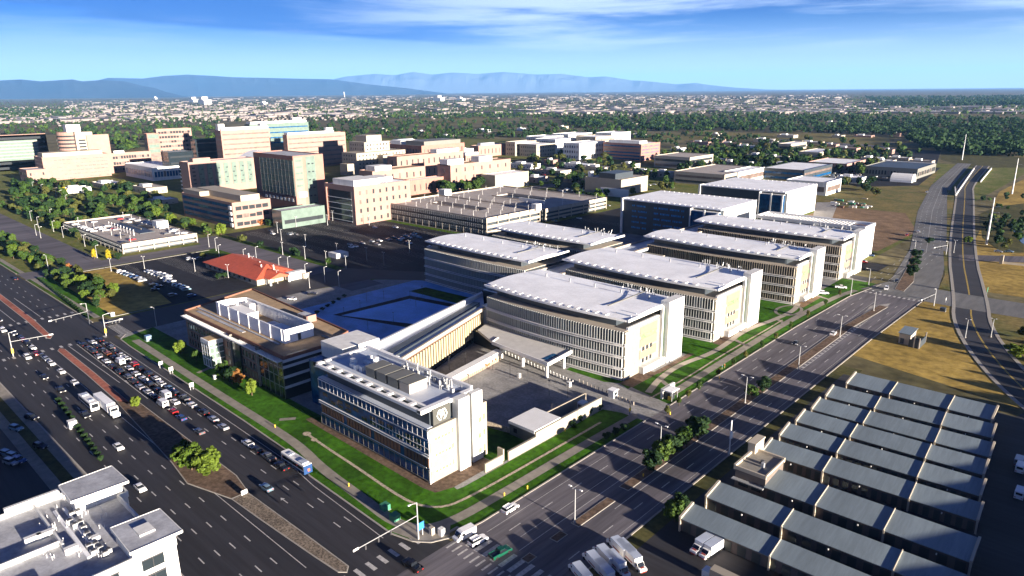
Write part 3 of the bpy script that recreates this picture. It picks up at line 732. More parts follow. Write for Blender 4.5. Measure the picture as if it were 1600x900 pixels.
for z in (2.2,7.0,11.6):
    b = MB(); b.box(X1+.8,Y0+1.2,z,X1+.86,Y0+8.6,z+2.1); wr = b.build('window_frame', 'white_panel', e)
    b = MB()
    for i in range(6): b.box(X1+.86,Y0+1.5+i*1.18,z+.3,X1+.9,Y0+2.5+i*1.18,z+1.2 if i < 5 else z+1.9)
    b.build('ribbon_window', 'green_ribbon', wr)
b = MB()
for z in (.4,4.0,4.6,8.1,8.7,12.2,12.8,15.5): b.box(X1+.3,Y0-.5,z-.1,X1+.95,Y0+.9,z+.1)
b.box(X1+.72,Y0-.5,0,X1+.95,Y0-.3,15.6); b.build('corner_frame', 'white_panel', e)
b = MB(); b.box(X1-.9,Y0+2.2,15.7,X1-.1,Y0+8.2,20.2); sp = b.build('sign_panel', 'sign_grey', r)
em = MB(); xe = X1-.02                                   # hexagonal two-stroke emblem
def es(pts, w=.26):
    for p, q in zip(pts, pts[1:]): em.bar((xe,Y0+5.2+p[0]*1.5,18.+p[1]*1.5),(xe,Y0+5.2+q[0]*1.5,18.+q[1]*1.5),.12,w) if p[0] != q[0] else em.bar((xe,Y0+5.2+p[0]*1.5,18.+p[1]*1.5),(xe,Y0+5.2+q[0]*1.5,18.+q[1]*1.5),w,.12)
es([(-.2,.95),(-.75,.95),(-1.15,.05),(-.62,-.9),(-.15,-.9)]); es([(.15,.95),(.7,.95),(1.15,-.05),(.7,-.9),(.25,-.9)])
es([(-.55,.55),(-.22,-.65),(.3,.9)]); es([(.3,.9),(.55,-.6)]); es([(-.3,.3),(.0,.9)])
em.build('emblem', 'white_panel', sp)
b = MB(); b.box(X1-.6,Y0+9.4,0,X1+1.9,Y0+13.4,21.2); b.build('slab_wall', 'white_wall', r)
b = MB(); b.box(X1-4,Y0+13.4,0,X1+.2,Y0+15,20.6); b.build('recess_wall', 'grey_panel', r)
b = MB(); b.box(X1-.4,Y0+15,0,X1+1.2,Y0+19,20.9); nw = b.build('stair_wall', 'white_wall', r)
b = MB(); b.box(X1-3,Y0+19,0,X1+.6,Y0+21.2,16.4); b.build('stair_wing', 'cream', r)
for z in (2,6.6,11.4):
    b = MB(); b.box(X1+1.2,Y0+17.2,z,X1+1.26,Y0+18.4,z+1.6); b.box(X1+.6,Y0+19.3,z,X1+.66,Y0+20.4,z+1.6); b.build('window', 'green_ribbon', nw)
b = MB(); b.box(-196,117,0,-183.5,131.6,20.4); b.build('link_block', 'white_wall', r)
b = MB(); b.box(-196,112,0,-180,117,15.2); b.build('link_glazing', 'glass_blue', r)
b = MB(); b.box(-195.6,131.6,12,-180,137,13.2); b.build('link_roof', 'membrane', r)
# ---------------------------------------------------------------- brown office building with the plant screen
r = thing('brick_office', 'brown brick office building with a gravel roof and white plant screen, facing the avenue', 'office building', (-245,124,0))
poly = [(-283,108),(-204.8,108),(-204.8,124),(-211,137.5),(-293,142.5)]
b = MB(); b.prism(poly, 0, 14.2); w = b.build('wall', 'brown_brick', r)
b = MB(); b.prism(poly, 14.2, 14.5); b.build('roof', 'tan_gravel', r)
pr = MB()
for a, c in zip(poly, poly[1:]+poly[:1]): pr.wall(a, c, 13.9, 15.1, .45)
pr.build('parapet', 'dark_brick', r)
b = MB(); b.box(-283,113.2,14.55,-218,113.9,14.9); b.box(-279,111,14.52,-240,112.4,14.7); b.build('roof_walk', 'membrane_grey', r)
# sunshade along the eave
b = MB()
for i in range(66): x = -281+i*1.16; b.box(x,105.6,13.5,x+.62,107.9,13.72)
b.box(-281,105.5,13.4,-204.8,105.75,13.8); b.build('sunshade', 'white_panel', r)
for z, h_ in ((1.2,2.0),(4.7,2.0),(8.2,2.0),(11.4,1.7)):     # punched windows in bays
    i = 0; x = -281
    while x < -222:
        if not (-257 < x < -248) and not (-241.5 < x < -235.5):
            b = MB(); b.box(x,107.86,z,x+1.25,107.97,z+h_); fr = b.build('window', rnd.choice(['glass','glass_window','window_pale']), w)
            b = MB(); b.box(x+1.3,107.8,z-.1,x+1.5,107.98,z+h_+.1); b.build('window_jamb', 'precast', fr)
        x += 2.45
for z in (4.1,7.6,10.8):
    b = MB(); b.box(-283,107.7,z,-222,107.96,z+.3); b.build('stringcourse', 'grey_panel', w)
b = MB(); b.box(-241.6,107.2,0,-235.4,107.98,14); b.build('recess_glazing', 'glass_window', w)
b = MB(); b.box(-221.6,106.4,0,-221.2,107.99,14.6); b.box(-241.9,106.8,0,-241.6,107.99,14.4); b.build('steel_fin', 'beige', w)
b = MB(); b.box(-221.2,107,0,-204.2,107.98,13.4); b.box(-204.78,107,0,-204.1,123.6,13.6); gz = b.build('curtain_wall', 'glass', r)
b = MB()
for z in (4.3,8.0,11.6,13.7): b.box(-204.08,106.9,z-.5,-203.95,123.6,z+.5)
b.build('metal_band', 'membrane_blue', gz)
b = MB()
for i in range(6): b.box(-221+i*3.3,106.85,.2,-220.9+i*3.3,106.98,13.3)
for z in (4.1,7.6,11): b.box(-221.2,106.84,z,-204.2,106.98,z+.12)
b.build('mullions', 'steel', gz)
b = MB(); b.box(-256.4,102.6,0,-250.2,107.9,10.6); by = b.build('entrance_bay', 'glass_green', r)
b = MB()
for z in (0,3.2,5.6,8.,10.2): b.box(-256.6,102.45,z,-250,102.6,z+.35); b.box(-250.2,102.6,z,-250.0,107.8,z+.35)
for x in (-256.6,-254.6,-252.5,-250.35): b.box(x,102.4,0,x+.3,102.58,10.6)
for y in (104.2,105.9): b.box(-250.2,y,0,-249.98,y+.2,10.6)
b.box(-256.8,102.3,9.4,-249.9,107.9,10.9); b.build('frame', 'white_panel', by)
b = MB(); b.box(-256.2,102.9,10.9,-250.6,107.6,11.0); b.build('bay_roof', 'tan_gravel', by)
b = MB(); b.box(-269.5,115.4,14.5,-217,115.8,19.6); b.box(-217.4,115.8,14.5,-217,127,19.6); b.box(-269.5,115.8,14.5,-269.1,121,19.6); b.prism([(-269.5,121),(-266,127),(-265.6,127),(-269.1,121)],14.5,19.6); ps = b.build('plant_screen', 'membrane', r)
b = MB()
for i in range(44): x = -266+i*1.12; b.box(x,126.6,14.5,x+.42,127,19.4)
b.box(-266,126.5,19.1,-217,127,19.6); b.build('screen_fins', 'white_panel', ps)
b = MB()
for i in range(7): x = -267+i*8; b.box(x,115.2,14.5,x+.3,115.4,19.6)
b.build('screen_posts', 'white_panel', ps)
b = MB(); b.box(-217,120.6,14.6,-216.95,121.8,17); b.build('screen_door', 'dark_metal', ps)
for x0, x1, y0, y1, h_ in ((-264,-250,118,123,3.4),(-246,-241,117,120,1.8),(-240,-236,120,124,1.5),(-231,-220,117.6,122,3.2),(-262,-258,123.6,126,4.4)):
    b = MB(); b.box(x0,y0,14.5,x1,y1,14.5+h_); b.build('roof_unit', 'white_panel', r)
b = MB(); b.box(-262,128.2,14.52,-247,131.6,15.2); b.box(-239,133.5,14.5,-232,137,16.9); b.build('stair_head', 'membrane_grey', r)
b = MB(); b.box(-231.9,133.2,14.5,-231.5,137.2,17.2); b.box(-234,133.0,14.5,-231.5,133.4,17.2); b.build('stair_head_wall', 'pale_brick', r)
b = MB(); b.box(-206,109,14.5,-204.6,117,15); b.box(-214,128,14.6,-208,129,15.1); b.build('roof_step', 'dark_panel', r)
# ---------------------------------------------------------------- gate walls and small buildings on the entry side
r = thing('boundary_wall', 'cream wall stepping along the boulevard lawn beside the gatehouse', 'wall', (-121,148,0))
b = MB(); b.wall((-120.6,139.2),(-120.6,171.8),0,4.1,.5); b.wall((-120.6,127.5),(-120.6,139.2),0,2.7,.5); b.build('wall_panel', 'cream', r)
b = MB(); b.wall((-120.9,118.6),(-120.9,125.6),0,2.6,.5); b.wall((-121.4,126.6),(-123.6,126.6),0,3.6,.5); b.build('low_wall', 'cream', r)
b = MB(); b.wall((-120.6,139.2),(-120.6,171.8),4.1,4.3,.7); b.wall((-120.6,127.5),(-120.6,139.1),2.7,2.9,.7); b.build('coping', 'beige', r)
b = MB(); b.wall((-127.6,151.5),(-127.2,172.5),0,3.6,.4); b.build('inner_wall', 'cream', r)
b = MB(); b.wall((-168,132.6),(-131,140.4),0,1.6,.5); b.build('retaining_wall', 'rock', r)
r = thing('gatehouse', 'low gatehouse with a pale flat roof behind the cream boundary wall', 'gatehouse', (-126,145,0))
b = MB(); b.box(-131,139.4,0,-121,151,3.6); w = b.build('wall', 'grey_panel', r)
b = MB(); b.box(-131.3,139.1,3.6,-120.9,151.3,4.5); b.build('roof', 'white_panel', r)
b = MB(); b.box(-129.4,139.34,1.2,-128,139.4,2.6); b.build('window', 'glass_window', w)
r = thing('guard_booth', 'white guard booth with a flat roof and yellow sign where the drive meets the boulevard', 'booth', (-108.8,196,0))
b = MB(); b.box(-110.4,191.6,0,-109.6,199.4,3.6); b.build('wall', 'white_wall', r)
b = MB(); b.box(-109.6,192,0,-107,195,2.6); bo = b.build('cabin', 'glass_window', r)
b = MB(); b.box(-110,191.4,3.3,-106,196.2,3.6); b.build('roof', 'membrane', r)
b = MB(); b.box(-107.4,191.2,.6,-106.2,191.4,2.0); b.build('sign_board', 'yellow', r)
for x, y in ((-106.4,192),(-106.4,195.6)):
    b = MB(); b.box(x-.1,y-.1,0,x+.1,y+.1,3.3); b.build('post', 'galv', r)
r = thing('barrier_kiosk', 'small white kiosk on the island of the entry drive', 'kiosk', (-123,182,0))
b = MB(); b.box(-124.2,181,0,-122,183.4,2.6); b.build('cabin', 'white_wall', r)
b = MB(); b.prism([(-124.5,180.7),(-121.7,180.7),(-121.7,183.7),(-124.5,183.7)],2.6,2.85); b.build('roof', 'membrane', r)
b = MB(); b.box(-121.98,181.4,1,-121.9,182.9,2); b.build('window', 'glass', r)
r = thing('yard_cabin', 'white mobile cabin parked between the gate walls', 'cabin', (-124.5,167,0))
b = MB(); b.box(-125.6,165.6,.5,-123.2,168.4,3.1); b.build('body', 'white_panel', r)
b = MB(); b.box(-125.2,165.4,1.4,-123.6,165.6,2.5); b.build('window', 'orange_panel', r)
b = MB(); b.box(-125.4,165.8,0,-123.4,168.2,.5); b.build('chassis', 'dark_metal', r)
for k in range(22):                                      # bollards across the plaza
    t = k/21; x, y = P(790+t*105, 553+t*46)
    b = MB(); b.lathe([(.16,0),(.16,1.1),(.1,1.25)], 8, (x,y)); tag(b.build('bollard', 'white_wall'), 'one of the white bollards in the line across the entry plaza', 'bollard', 'bollards across the entry plaza')
for k in range(15):
    t = k/14; x, y = P(905+t*85, 597+t*36)
    b = MB(); b.lathe([(.16,0),(.16,1.05),(.1,1.2)], 8, (x,y)); tag(b.build('bollard', 'precast'), 'one of the pale bollards along the edge of the entry drive', 'bollard', 'bollards along the entry drive')
# ================================================================ OTHER BUILDINGS
def solve(fn, target, lo, hi):
    flo = fn(lo)
    for _ in range(50):
        m = (lo+hi)/2
        if (fn(m)-target)*(flo-target) > 0: lo = m
        else: hi = m
    return lo
def bp(bx, by, ty, xl, xr):
    X, Y = P(bx, by); h = hof(bx, by, ty)
    x0 = solve(lambda t: Q(t, Y, h*.5)[0], xl, X-400, X); y1 = solve(lambda t: Q(X, t, h*.5)[0], xr, Y, Y+600)
    return x0, Y, X, y1, h
def facade(w, x0, y0, x1, y1, h, floors, east='punch', south='punch', glass='glass_window', trim=None, z0=0., margin=2.0, pitch=3.2, ww=1.7, frac=.5):
    fh = (h-1.2-z0)/floors
    for f in range(floors):
        za = z0+fh*f+fh*.3; zb = za+fh*frac
        for side, st in (('e', east), ('s', south)):
            L = (y1-y0) if side == 'e' else (x1-x0)
            if not st or L < 3: continue
            b = MB(); n = max(1, int((L-2*margin)/pitch)); p = (L-2*margin)/n
            if st == 'band': segs = [(margin, L-margin)]
            elif st == 'punch': segs = [(margin+p*i+(p-ww)/2, margin+p*i+(p+ww)/2) for i in range(n)]
            elif st == 'long': segs = [(margin+p*i+.35, margin+p*i+p-.35) for i in range(n)]
            for a, c in segs:
                q_ = 1 if rnd.random() < .3 else 0; zc = zb-rnd.choice([0,0,.3,.6]) if st != 'band' else zb
                if side == 'e': b.box(x1, y0+a, za, x1+.08, y0+c, zc, q_)
                else: b.box(x0+a, y0-.08, za, x0+c, y0, zc, q_)
            b.build('window_row', [glass, 'window_pale'], w)
def building(name, label, cat, x0, y0, x1, y1, h, wall='pale_brick', roof='membrane_grey', floors=4, parapet=.9, base=None, pent=None, group=None, z0=0., **fk):
    r = thing(name, label, cat, ((x0+x1)/2, y0, 0), group)
    b = MB(); b.box(x0,y0,z0,x1,y1,h-parapet); w = b.build('wall', wall, r)
    t = .35
    b = MB(); b.box(x0+t,y0+t,h-parapet,x1-t,y1-t,h-parapet+.15); rf = b.build('roof', roof, r)
    b = MB(); b.box(x0,y0,h-parapet,x1,y0+t,h); b.box(x0,y1-t,h-parapet,x1,y1,h); b.box(x0,y0+t,h-parapet,x0+t,y1-t,h); b.box(x1-t,y0+t,h-parapet,x1,y1-t,h); b.build('parapet', wall, r)
    if floors: facade(w, x0, y0, x1, y1, h-parapet, floors, z0=z0, **fk)
    for q in (pent or []):
        fx0, fy0, fx1, fy1, ph, pm = q
        b = MB(); b.box(x0+(x1-x0)*fx0, y0+(y1-y0)*fy0, h-parapet, x0+(x1-x0)*fx1, y0+(y1-y0)*fy1, h+ph); b.build('plant_room', pm, rf)
    return r, w, rf
def add_box(parent, name, x0, y0, z0, x1, y1, z1, m):
    b = MB(); b.box(x0,y0,z0,x1,y1,z1); return b.build(name, m, parent)
HB = 'hospital building'
# far left: children's hospital cluster
x0,y0,x1,y1,h = bp(-52,272,214,-150,76)
r, w, rf = building('brick_hospital', 'wide pink block at the left edge with a green glass front', HB, x0,y0,x1,y1,h, floors=7, east='band', glass='glass_window', pitch=4)
add_box(w,'glass_front',x1+.05,y0+(y1-y0)*.16,h*.28,x1+.5,y0+(y1-y0)*.88,h*.84,'glass_green')
for i in range(6): add_box(w,'spandrel',x1+.5,y0+(y1-y0)*.16,h*(.34+i*.09),x1+.6,y0+(y1-y0)*.88,h*(.34+i*.09)+.7,'precast')
x0,y0,x1,y1,h = bp(72,283,246,56,172)
building('brick_hospital', 'long pink six storey wing in front of the round tower', HB, x0,y0,x1,y1,h, wall='pale_brick', floors=6, east='long', ww=2, glass='window_pale', frac=.35, pent=[(.1,.05,.7,.95,4,'cream')], pitch=4.5)
x0,y0,x1,y1,h = bp(45,287,266,31,74)
building('brick_wing', 'low pink front wing nearest the old avenue', HB, x0,y0,x1,y1,h, floors=2)
cx, cy = P(112,277); 
r = thing('round_tower', 'pale round-fronted tower with a white box on top behind the long pink wing', HB, (cx-28,cy+14,0))
hh = hof(112,277,208)
b = MB(); b.lathe([(15,0),(15,hh)], 28, (cx-28,cy+14)); w = b.build('wall', 'pale_brick', r)
for i in range(7):
    b = MB(); b.lathe([(15.12,hh*.38+i*hh*.085),(15.12,hh*.38+i*hh*.085+2.)], 28, (cx-28,cy+14)); b.build('window_row', 'glass_window', w)
add_box(r,'stair_block',cx-22,cy+14,0,cx-8,cy+34,hh,'cream'); add_box(r,'plant_room',cx-36,cy+10,hh,cx-24,cy+26,hh+9,'white_wall'); add_box(r,'brick_side',cx-8,cy+26,0,cx-6,cy+52,hh*.93,'pale_brick')
for i in range(5): add_box(r,'window_row',cx-8,cy+17,hh*.5+i*4,cx-7.8,cy+25,hh*.5+i*4+2,'glass_window')
x0,y0,x1,y1,h = bp(177,270,240,172,237)
building('brick_wing', 'stepped pink link wing between the round tower and the low white canopy', HB, x0,y0,x1,y1,h, floors=3, east='long', pent=[(.2,.1,.8,.35,3,'white_wall')])
x0,y0,x1,y1,h = bp(240,283,262,196,290)
building('low_pavilion', 'low white roofed pavilion in the shade behind the hospital garden', 'pavilion', x0,y0,x1,y1,h, wall='white_wall', roof='membrane', floors=1, east='long', glass='glass_blue')
x0,y0,x1,y1,h = bp(237,264,209,228,252)
building('research_tower', 'narrow green glass end of the pink research block', 'research building', x0,y0,x1,y1,h, wall='pink_brick', floors=7, east='band', glass='glass_green', frac=.8, margin=1)
x0,y0,x1,y1,h = bp(252,262,202,244,302)
building('research_block', 'pink research block left of the two hospital towers, its lower half glazed', 'research building', x0,y0,x1,y1,h, floors=8, east='long', pitch=4)
x0,y0,x1,y1,h = bp(268,280,238,254,304)
building('glass_pavilion', 'dark glazed block with pale piers below the pink research block', 'research building', x0,y0,x1,y1,h, wall='glass', floors=4, east='band', frac=.3, glass='glass_window')
x0,y0,x1,y1,h = bp(310,262,218,300,345)
building('glass_block', 'deep blue glazed block in the gap between the research blocks', 'research building', x0,y0,x1,y1,h, wall='glass', floors=6, east='band', frac=.3)
x0,y0,x1,y1,h = bp(352,268,204,339,424)
building('research_block', 'tall pink laboratory block with a white plant storey and dark narrow end', 'research building', x0,y0,x1,y1,h, wall='pale_brick', floors=8, east='band', frac=.3, glass='window_pale', pent=[(.05,.02,.95,.98,3.4,'white_wall'),(.3,.0,.7,.12,8,'white_wall'),(.3,.85,.8,.97,7,'white_wall')], south='band')
x0,y0,x1,y1,h = bp(396,252,194,385,484)
building('glass_laboratory', 'pale green glass laboratory tower behind the pink laboratory blocks', 'research building', x0,y0,x1,y1,h, wall='glass_green', floors=7, east='band', glass='glass_blue', frac=.22, pent=[(.1,.02,.95,.97,3,'white_wall'),(.3,.75,.8,.9,7,'white_wall')])
x0,y0,x1,y1,h = bp(453,265,211,444,541)
building('research_block', 'pink laboratory block with a white box at the right end of its roof', 'research building', x0,y0,x1,y1,h, wall='pale_brick', floors=7, east='band', frac=.3, glass='window_pale', pent=[(.05,.02,.95,.8,2.6,'white_wall'),(.3,.68,.8,.8,7,'white_wall')])
# the two tall hospital towers with their wave roofed link
x0,y0,x1,y1,h = bp(300,305,254,284,400)
r, w, rf = building('hospital_tower', 'broad pink hospital tower with columns of green glass', HB, x0,y0,x1,y1,h, wall='pale_brick', floors=0)
for i in range(7):
    ya = y0+(y1-y0)*(.14+i*.122); g_ = add_box(w,'glass_bay',x1,ya,h*.22,x1+.3,ya+(y1-y0)*.075,h*.92,'glass_green')
    for k in range(4): add_box(g_,'dark_pane',x1+.3,ya+.6+(k*1.7)%3,h*(.3+.15*k),x1+.36,ya+2.6+(k*1.7)%3,h*(.3+.15*k)+1,'glass_window')
for i in range(6): add_box(w,'window',x1,y0+3.5,h*(.2+.12*i),x1+.1,y0+6.5,h*(.2+.12*i)+1.2,'glass_window')
add_box(r,'glazed_end',x0-5,y0+1,0,x0,y0+9,h-1,'glass_window')
for i in range(7): add_box(r,'balcony',x0-5.5,y0+.5,h*.12*i+4,x0,y0+1,h*.12*i+5.2,'white_panel')
add_box(rf,'plant_room',x0+6,y0+8,h-1,x1-6,y0+26,h+3,'pale_brick')
XT,YT,HT = x1,y1,h
x0,y0,x1,y1,h = bp(466,341,244,400,508)
r, w, rf = building('hospital_tower', 'tallest pink tower with a big green glass wall on its shaded side', HB, x0,y0,x1,y1,h, wall='pink_brick', floors=0)
add_box(w,'glass_wall',x0+(x1-x0)*.17,y0-.4,h*.36,x1-.6,y0,h*.93,'glass_green')
for i in range(6): add_box(w,'spandrel',x0+(x1-x0)*.17,y0-.5,h*.36+i*h*.1,x1-.6,y0-.4,h*.36+i*h*.1+.5,'grey_panel')
for i in range(9): add_box(w,'mullion',x0+(x1-x0)*(.17+.09*i),y0-.55,h*.36,x0+(x1-x0)*(.17+.09*i)+.3,y0-.5,h*.93,'grey_panel')
for i in range(8): add_box(w,'window',x0+(x1-x0)*(.22+.095*i),y0-.1,h*.26,x0+(x1-x0)*(.27+.095*i),y0,h*.31,'white_panel')
L = y1-y0
add_box(w,'pale_strip',x1,y0+L*.02,h*.05,x1+.2,y0+L*.3,h*.97,'pale_brick')
for i in range(5): add_box(w,'window_row',x1+.2,y0+L*.05,h*(.5+.1*i),x1+.3,y0+L*.28,h*(.5+.1*i)+2,'glass_green')
add_box(w,'glass_strip',x1,y0+L*.4,h*.1,x1+.2,y0+L*.72,h*.98,'glass_green')
for i in range(6):
    for k in range(2): add_box(w,'window',x1+.2,y0+L*(.46+.13*k),h*(.2+.13*i),x1+.28,y0+L*(.53+.13*k),h*(.2+.13*i)+1,'glass_window')
add_box(w,'blank_panel',x1,y0+L*.1,h*.33,x1+.25,y0+L*.36,h*.42,'white_wall')
x0b,y0b,x1b,y1b,hb = bp(442,358,330,426,508)
r, w, rf = building('glass_entrance', 'low green glass entrance wing at the foot of the tallest tower', HB, x0b,y0b,x1b,y1b,hb, wall='glass_green', floors=1, east='band', glass='glass_window', frac=.25)
b = MB()                                                # wave roof between the towers
wx0, wx1, n = XT-62, XT-8, 24
for i in range(n):
    t0, t1 = i/n, (i+1)/n; f = lambda t: HT-6+9*math.sin(t*math.pi)**2
    ya, yb = YT+2+t0*60, YT+2+t1*60
    b.add([(wx0,ya,f(t0)),(wx1,ya,f(t0)),(wx1,yb,f(t1)),(wx0,yb,f(t1)),(wx0,ya,f(t0)-.8),(wx1,ya,f(t0)-.8),(wx1,yb,f(t1)-.8),(wx0,yb,f(t1)-.8)], [(0,1,2,3),(7,6,5,4),(1,5,6,2),(0,3,7,4)])
r = thing('wave_roofed_hall', 'white wave roofed hall rising between the two hospital towers', HB, (XT-30,YT+30,0))
b.build('roof', 'membrane', r)
add_box(r,'wall',wx0+2,YT+3,0,wx1-2,YT+61,HT-8,'cream')
x0,y0,x1,y1,h = bp(367,358,317,286,424)
r, w, rf = building('hospital_podium', 'peach four storey podium with a glazed shaded side, below the broad tower', HB, x0,y0,x1,y1,h, wall='pale_brick', roof='tan_gravel', floors=3, east='long', pitch=5, south=None, pent=[(.1,.3,.95,.8,4,'cream'),(.0,.05,.35,.4,3,'cream')])
for i in range(4): add_box(w,'window_row',x0+2,y0-.1,2.5+i*h*.22,x1-4,y0,2.5+i*h*.22+2.4,'glass_blue'); add_box(w,'balcony',x1-5,y0-1,1.5+i*h*.22,x1-1.5,y0,4+i*h*.22,'white_wall')
x0,y0,x1,y1,h = bp(557,352,292,509,642)
r, w, rf = building('brick_clinic', 'peach clinic block with a dark glazed corner, left of the concrete car park', 'clinic building', x0,y0,x1,y1,h, wall='pale_brick', roof='membrane', floors=4, east='punch', pitch=6, south=None, pent=[(.2,.05,.9,.5,4,'white_wall'),(.1,.55,.6,.9,2.4,'white_wall')])
add_box(w,'glazed_corner',x0+4,y0-.4,1,x1-4,y0,h*.86,'glass_window')
for i in range(5): add_box(w,'floor_line',x0+3,y0-.6,2+i*4.4,x1-4,y0-.4,2.4+i*4.4,'white_panel')
add_box(w,'brick_pier',x0+2.6,y0-1.5,0,x0+4,y0,h*.9,'pink_brick')
x0,y0,x1,y1,h = bp(584,306,268,562,665)
building('brick_clinic', 'low peach block behind the glazed corner clinic, with white plant boxes', 'clinic building', x0,y0,x1,y1,h, wall='pale_brick', roof='tan_gravel', floors=2, pitch=9, pent=[(.1,.1,.8,.4,4,'white_wall')])
x0,y0,x1,y1,h = bp(705,300,258,684,798)
building('brick_clinic', 'long peach block above the car park trees, with two white plant boxes', 'clinic building', x0,y0,x1,y1,h, wall='pale_brick', roof='tan_gravel', floors=3, pitch=12, pent=[(.2,-.0,.8,.25,5,'white_wall'),(.2,.5,.8,.72,5,'white_wall')])
x0,y0,x1,y1,h = bp(642,306,282,630,706)
building('arched_entrance', 'orange brick entrance wing with an arch beside the car park trees', 'clinic building', x0,y0,x1,y1,h, wall='pink_brick', floors=1, pitch=7, roof='membrane')
x0,y0,x1,y1,h = bp(622,282,245,606,724)
building('brick_laboratory', 'long pale pink laboratory behind the peach clinics', 'research building', x0,y0,x1,y1,h, wall='pale_brick', roof='tan_gravel', floors=2, pitch=8, pent=[(.2,.6,.9,.95,4,'white_wall')])
x0,y0,x1,y1,h = bp(660,262,228,604,726)
building('brick_laboratory', 'dark brick laboratory with a vaulted grey roof near the distant trees', 'research building', x0,y0,x1,y1,h, wall='pink_brick', roof='membrane_grey', floors=2, pitch=6, pent=[(.45,.1,.95,.95,5,'grey_panel'),(.0,.1,.3,.3,4,'white_wall')])
x0,y0,x1,y1,h = bp(728,262,243,706,752)
building('brick_laboratory', 'small dark fronted laboratory with a white box on its roof', 'research building', x0,y0,x1,y1,h, wall='pale_brick', roof='membrane', floors=2, pent=[(.3,.1,.9,.9,3,'white_wall')])
# the stepped cream building
X_, Y_ = P(566,270)
r = thing('stepped_building', 'cream stepped art deco building with a tall centre', 'historic building', (X_,Y_,0))
for i, (dx0, dx1, dy0, dy1, hh) in enumerate(((-34,0,6,46,38),(-30,-6,14,38,46),(-22,10,-14,64,26),(-6,22,18,32,22),(-6,18,48,66,15),(-4,12,-30,-14,14))):
    w = add_box(r,'wall' if i < 3 else 'wing',X_+dx0,Y_+dy0,0,X_+dx1,Y_+dy1,hh,'cream')
    if i in (0,2): facade(w, X_+dx0,Y_+dy0,X_+dx1,Y_+dy1,hh,int(hh/5), pitch=5)
x0,y0,x1,y1,h = bp(774,298,274,752,826)
building('sports_hall', 'windowless white flat roofed hall beside the second car park', 'hall', x0,y0,x1,y1,h, wall='cream', roof='membrane', floors=0)
for k, (a, lab) in enumerate((((690,252,236,678,740),'nearest of the low white laboratories by the distant trees'), ((748,246,228,735,790),'low pink fronted white laboratory furthest right by the distant trees'), ((620,236,222,600,668),'low white flat roofed laboratory between the stepped building and the trees'))):
    x0,y0,x1,y1,h = bp(*a); building('low_laboratory', lab, 'research building', x0,y0,x1,y1,h, wall=('white_wall','pale_brick','cream')[k], roof='membrane', floors=1, pitch=8, pent=[(.2,.2,.6,.7,3,'galv')])
for k, (a, lab, wl) in enumerate((
    ((1001,252,225,942,1031),'brown brick office block with blue window bands beyond the visitor car park','pink_brick'),
    ((1077,265,246,1022,1114),'long low tan parking deck right of the brown office block','precast'),
    ((1131,292,273,1053,1192),'long low grey building behind the flat white roofs','precast'),
    ((1152,288,269,1130,1194),'small white building with a red roof edge beyond the flat white roofs','white_wall'),
    ((1290,306,285,1228,1314),'flat white roofed building beside the building site','white_wall'),
    ((1322,270,256,1262,1352),'low white roofed store among the trees right of centre','pale_brick'),
    ((1255,284,266,1192,1300),'dark glazed low building among the trees','dark_panel'),
    ((1235,236,225,1216,1260),'small pale building at the edge of the north meadow','cream'),
    ((1280,246,238,1248,1308),'low tan shed beside the canal road','cream'))):
    x0,y0,x1,y1,h = bp(*a)
    fl = (5,2,2,1,1,1,2,1,0)[k]
    building(('office_block','parking_deck','low_building','white_store','flat_roofed_building','store','glazed_building','pale_building','shed')[k], lab, 'building', x0,y0,x1,y1,h, wall=wl, roof='membrane' if k not in (1,2) else 'garage_deck', floors=fl, south='band', east='punch' if k == 0 else 'band', frac=.45, glass='glass_blue' if k in (0,6) else 'glass_window', pent=[(.1,.1,.9,.5,3.4,'white_wall')] if k == 0 else None)
x0,y0,x1,y1,h = bp(970,306,281,914,1012)
r, w, rf = building('tan_building', 'tan windowless building with a raised glazed centre, among trees near the visitor car park', 'building', x0,y0,x1,y1,h, wall='cream', roof='garage_deck', floors=0, pent=[(.35,.05,.8,.7,5,'dark_panel'),(.0,.1,.08,.2,5,'white_wall')])
add_box(r,'white_wall',x1-18,y0-9,0,x1+14,y0-8,8,'white_panel')
# white apartment cluster
for i, a in enumerate(((838,246,226,812,868),(868,240,218,836,902),(905,250,224,880,946),(930,240,214,900,960),(850,232,214,822,880),(888,228,210,862,925),(805,244,222,790,838),(955,230,208,930,985))):
    x0,y0,x1,y1,h = bp(*a)
    building('apartment_block', '%s pale apartment block left of the brown offices, counting from the nearest' % nth(i), 'apartment block', x0,y0,x1,y1,h, wall='white_wall' if i % 3 else 'cream', roof='membrane', floors=3, group='pale apartment blocks near the trees', pitch=4)
small = [(1195,222),(1215,228),(1242,231),(1268,225),(1300,229),(1322,236),(1348,244),(1362,251),(1388,240),(1120,222),(1142,228),(1095,226),(1168,233),(1060,236),(1185,246),(1212,250),(1120,252),(1145,256),(1228,262),(1176,262),(840,284),(868,272),(905,262),(935,266),(985,262),(820,262),(862,256),(1010,272),(1040,276),(1100,274),(1252,275),(1330,285),(1380,256),(1405,250),(1440,256),(1310,215),(1350,214),(1400,213),(1230,215),(1120,212),(1000,214),(700,214),(660,208),(600,205),(755,206),(815,204),(880,201),(990,196),(1080,193),(1190,190),(1300,193),(1420,196),(500,225),(470,228),(330,236),(170,292),(120,300),(255,318),(235,300)]
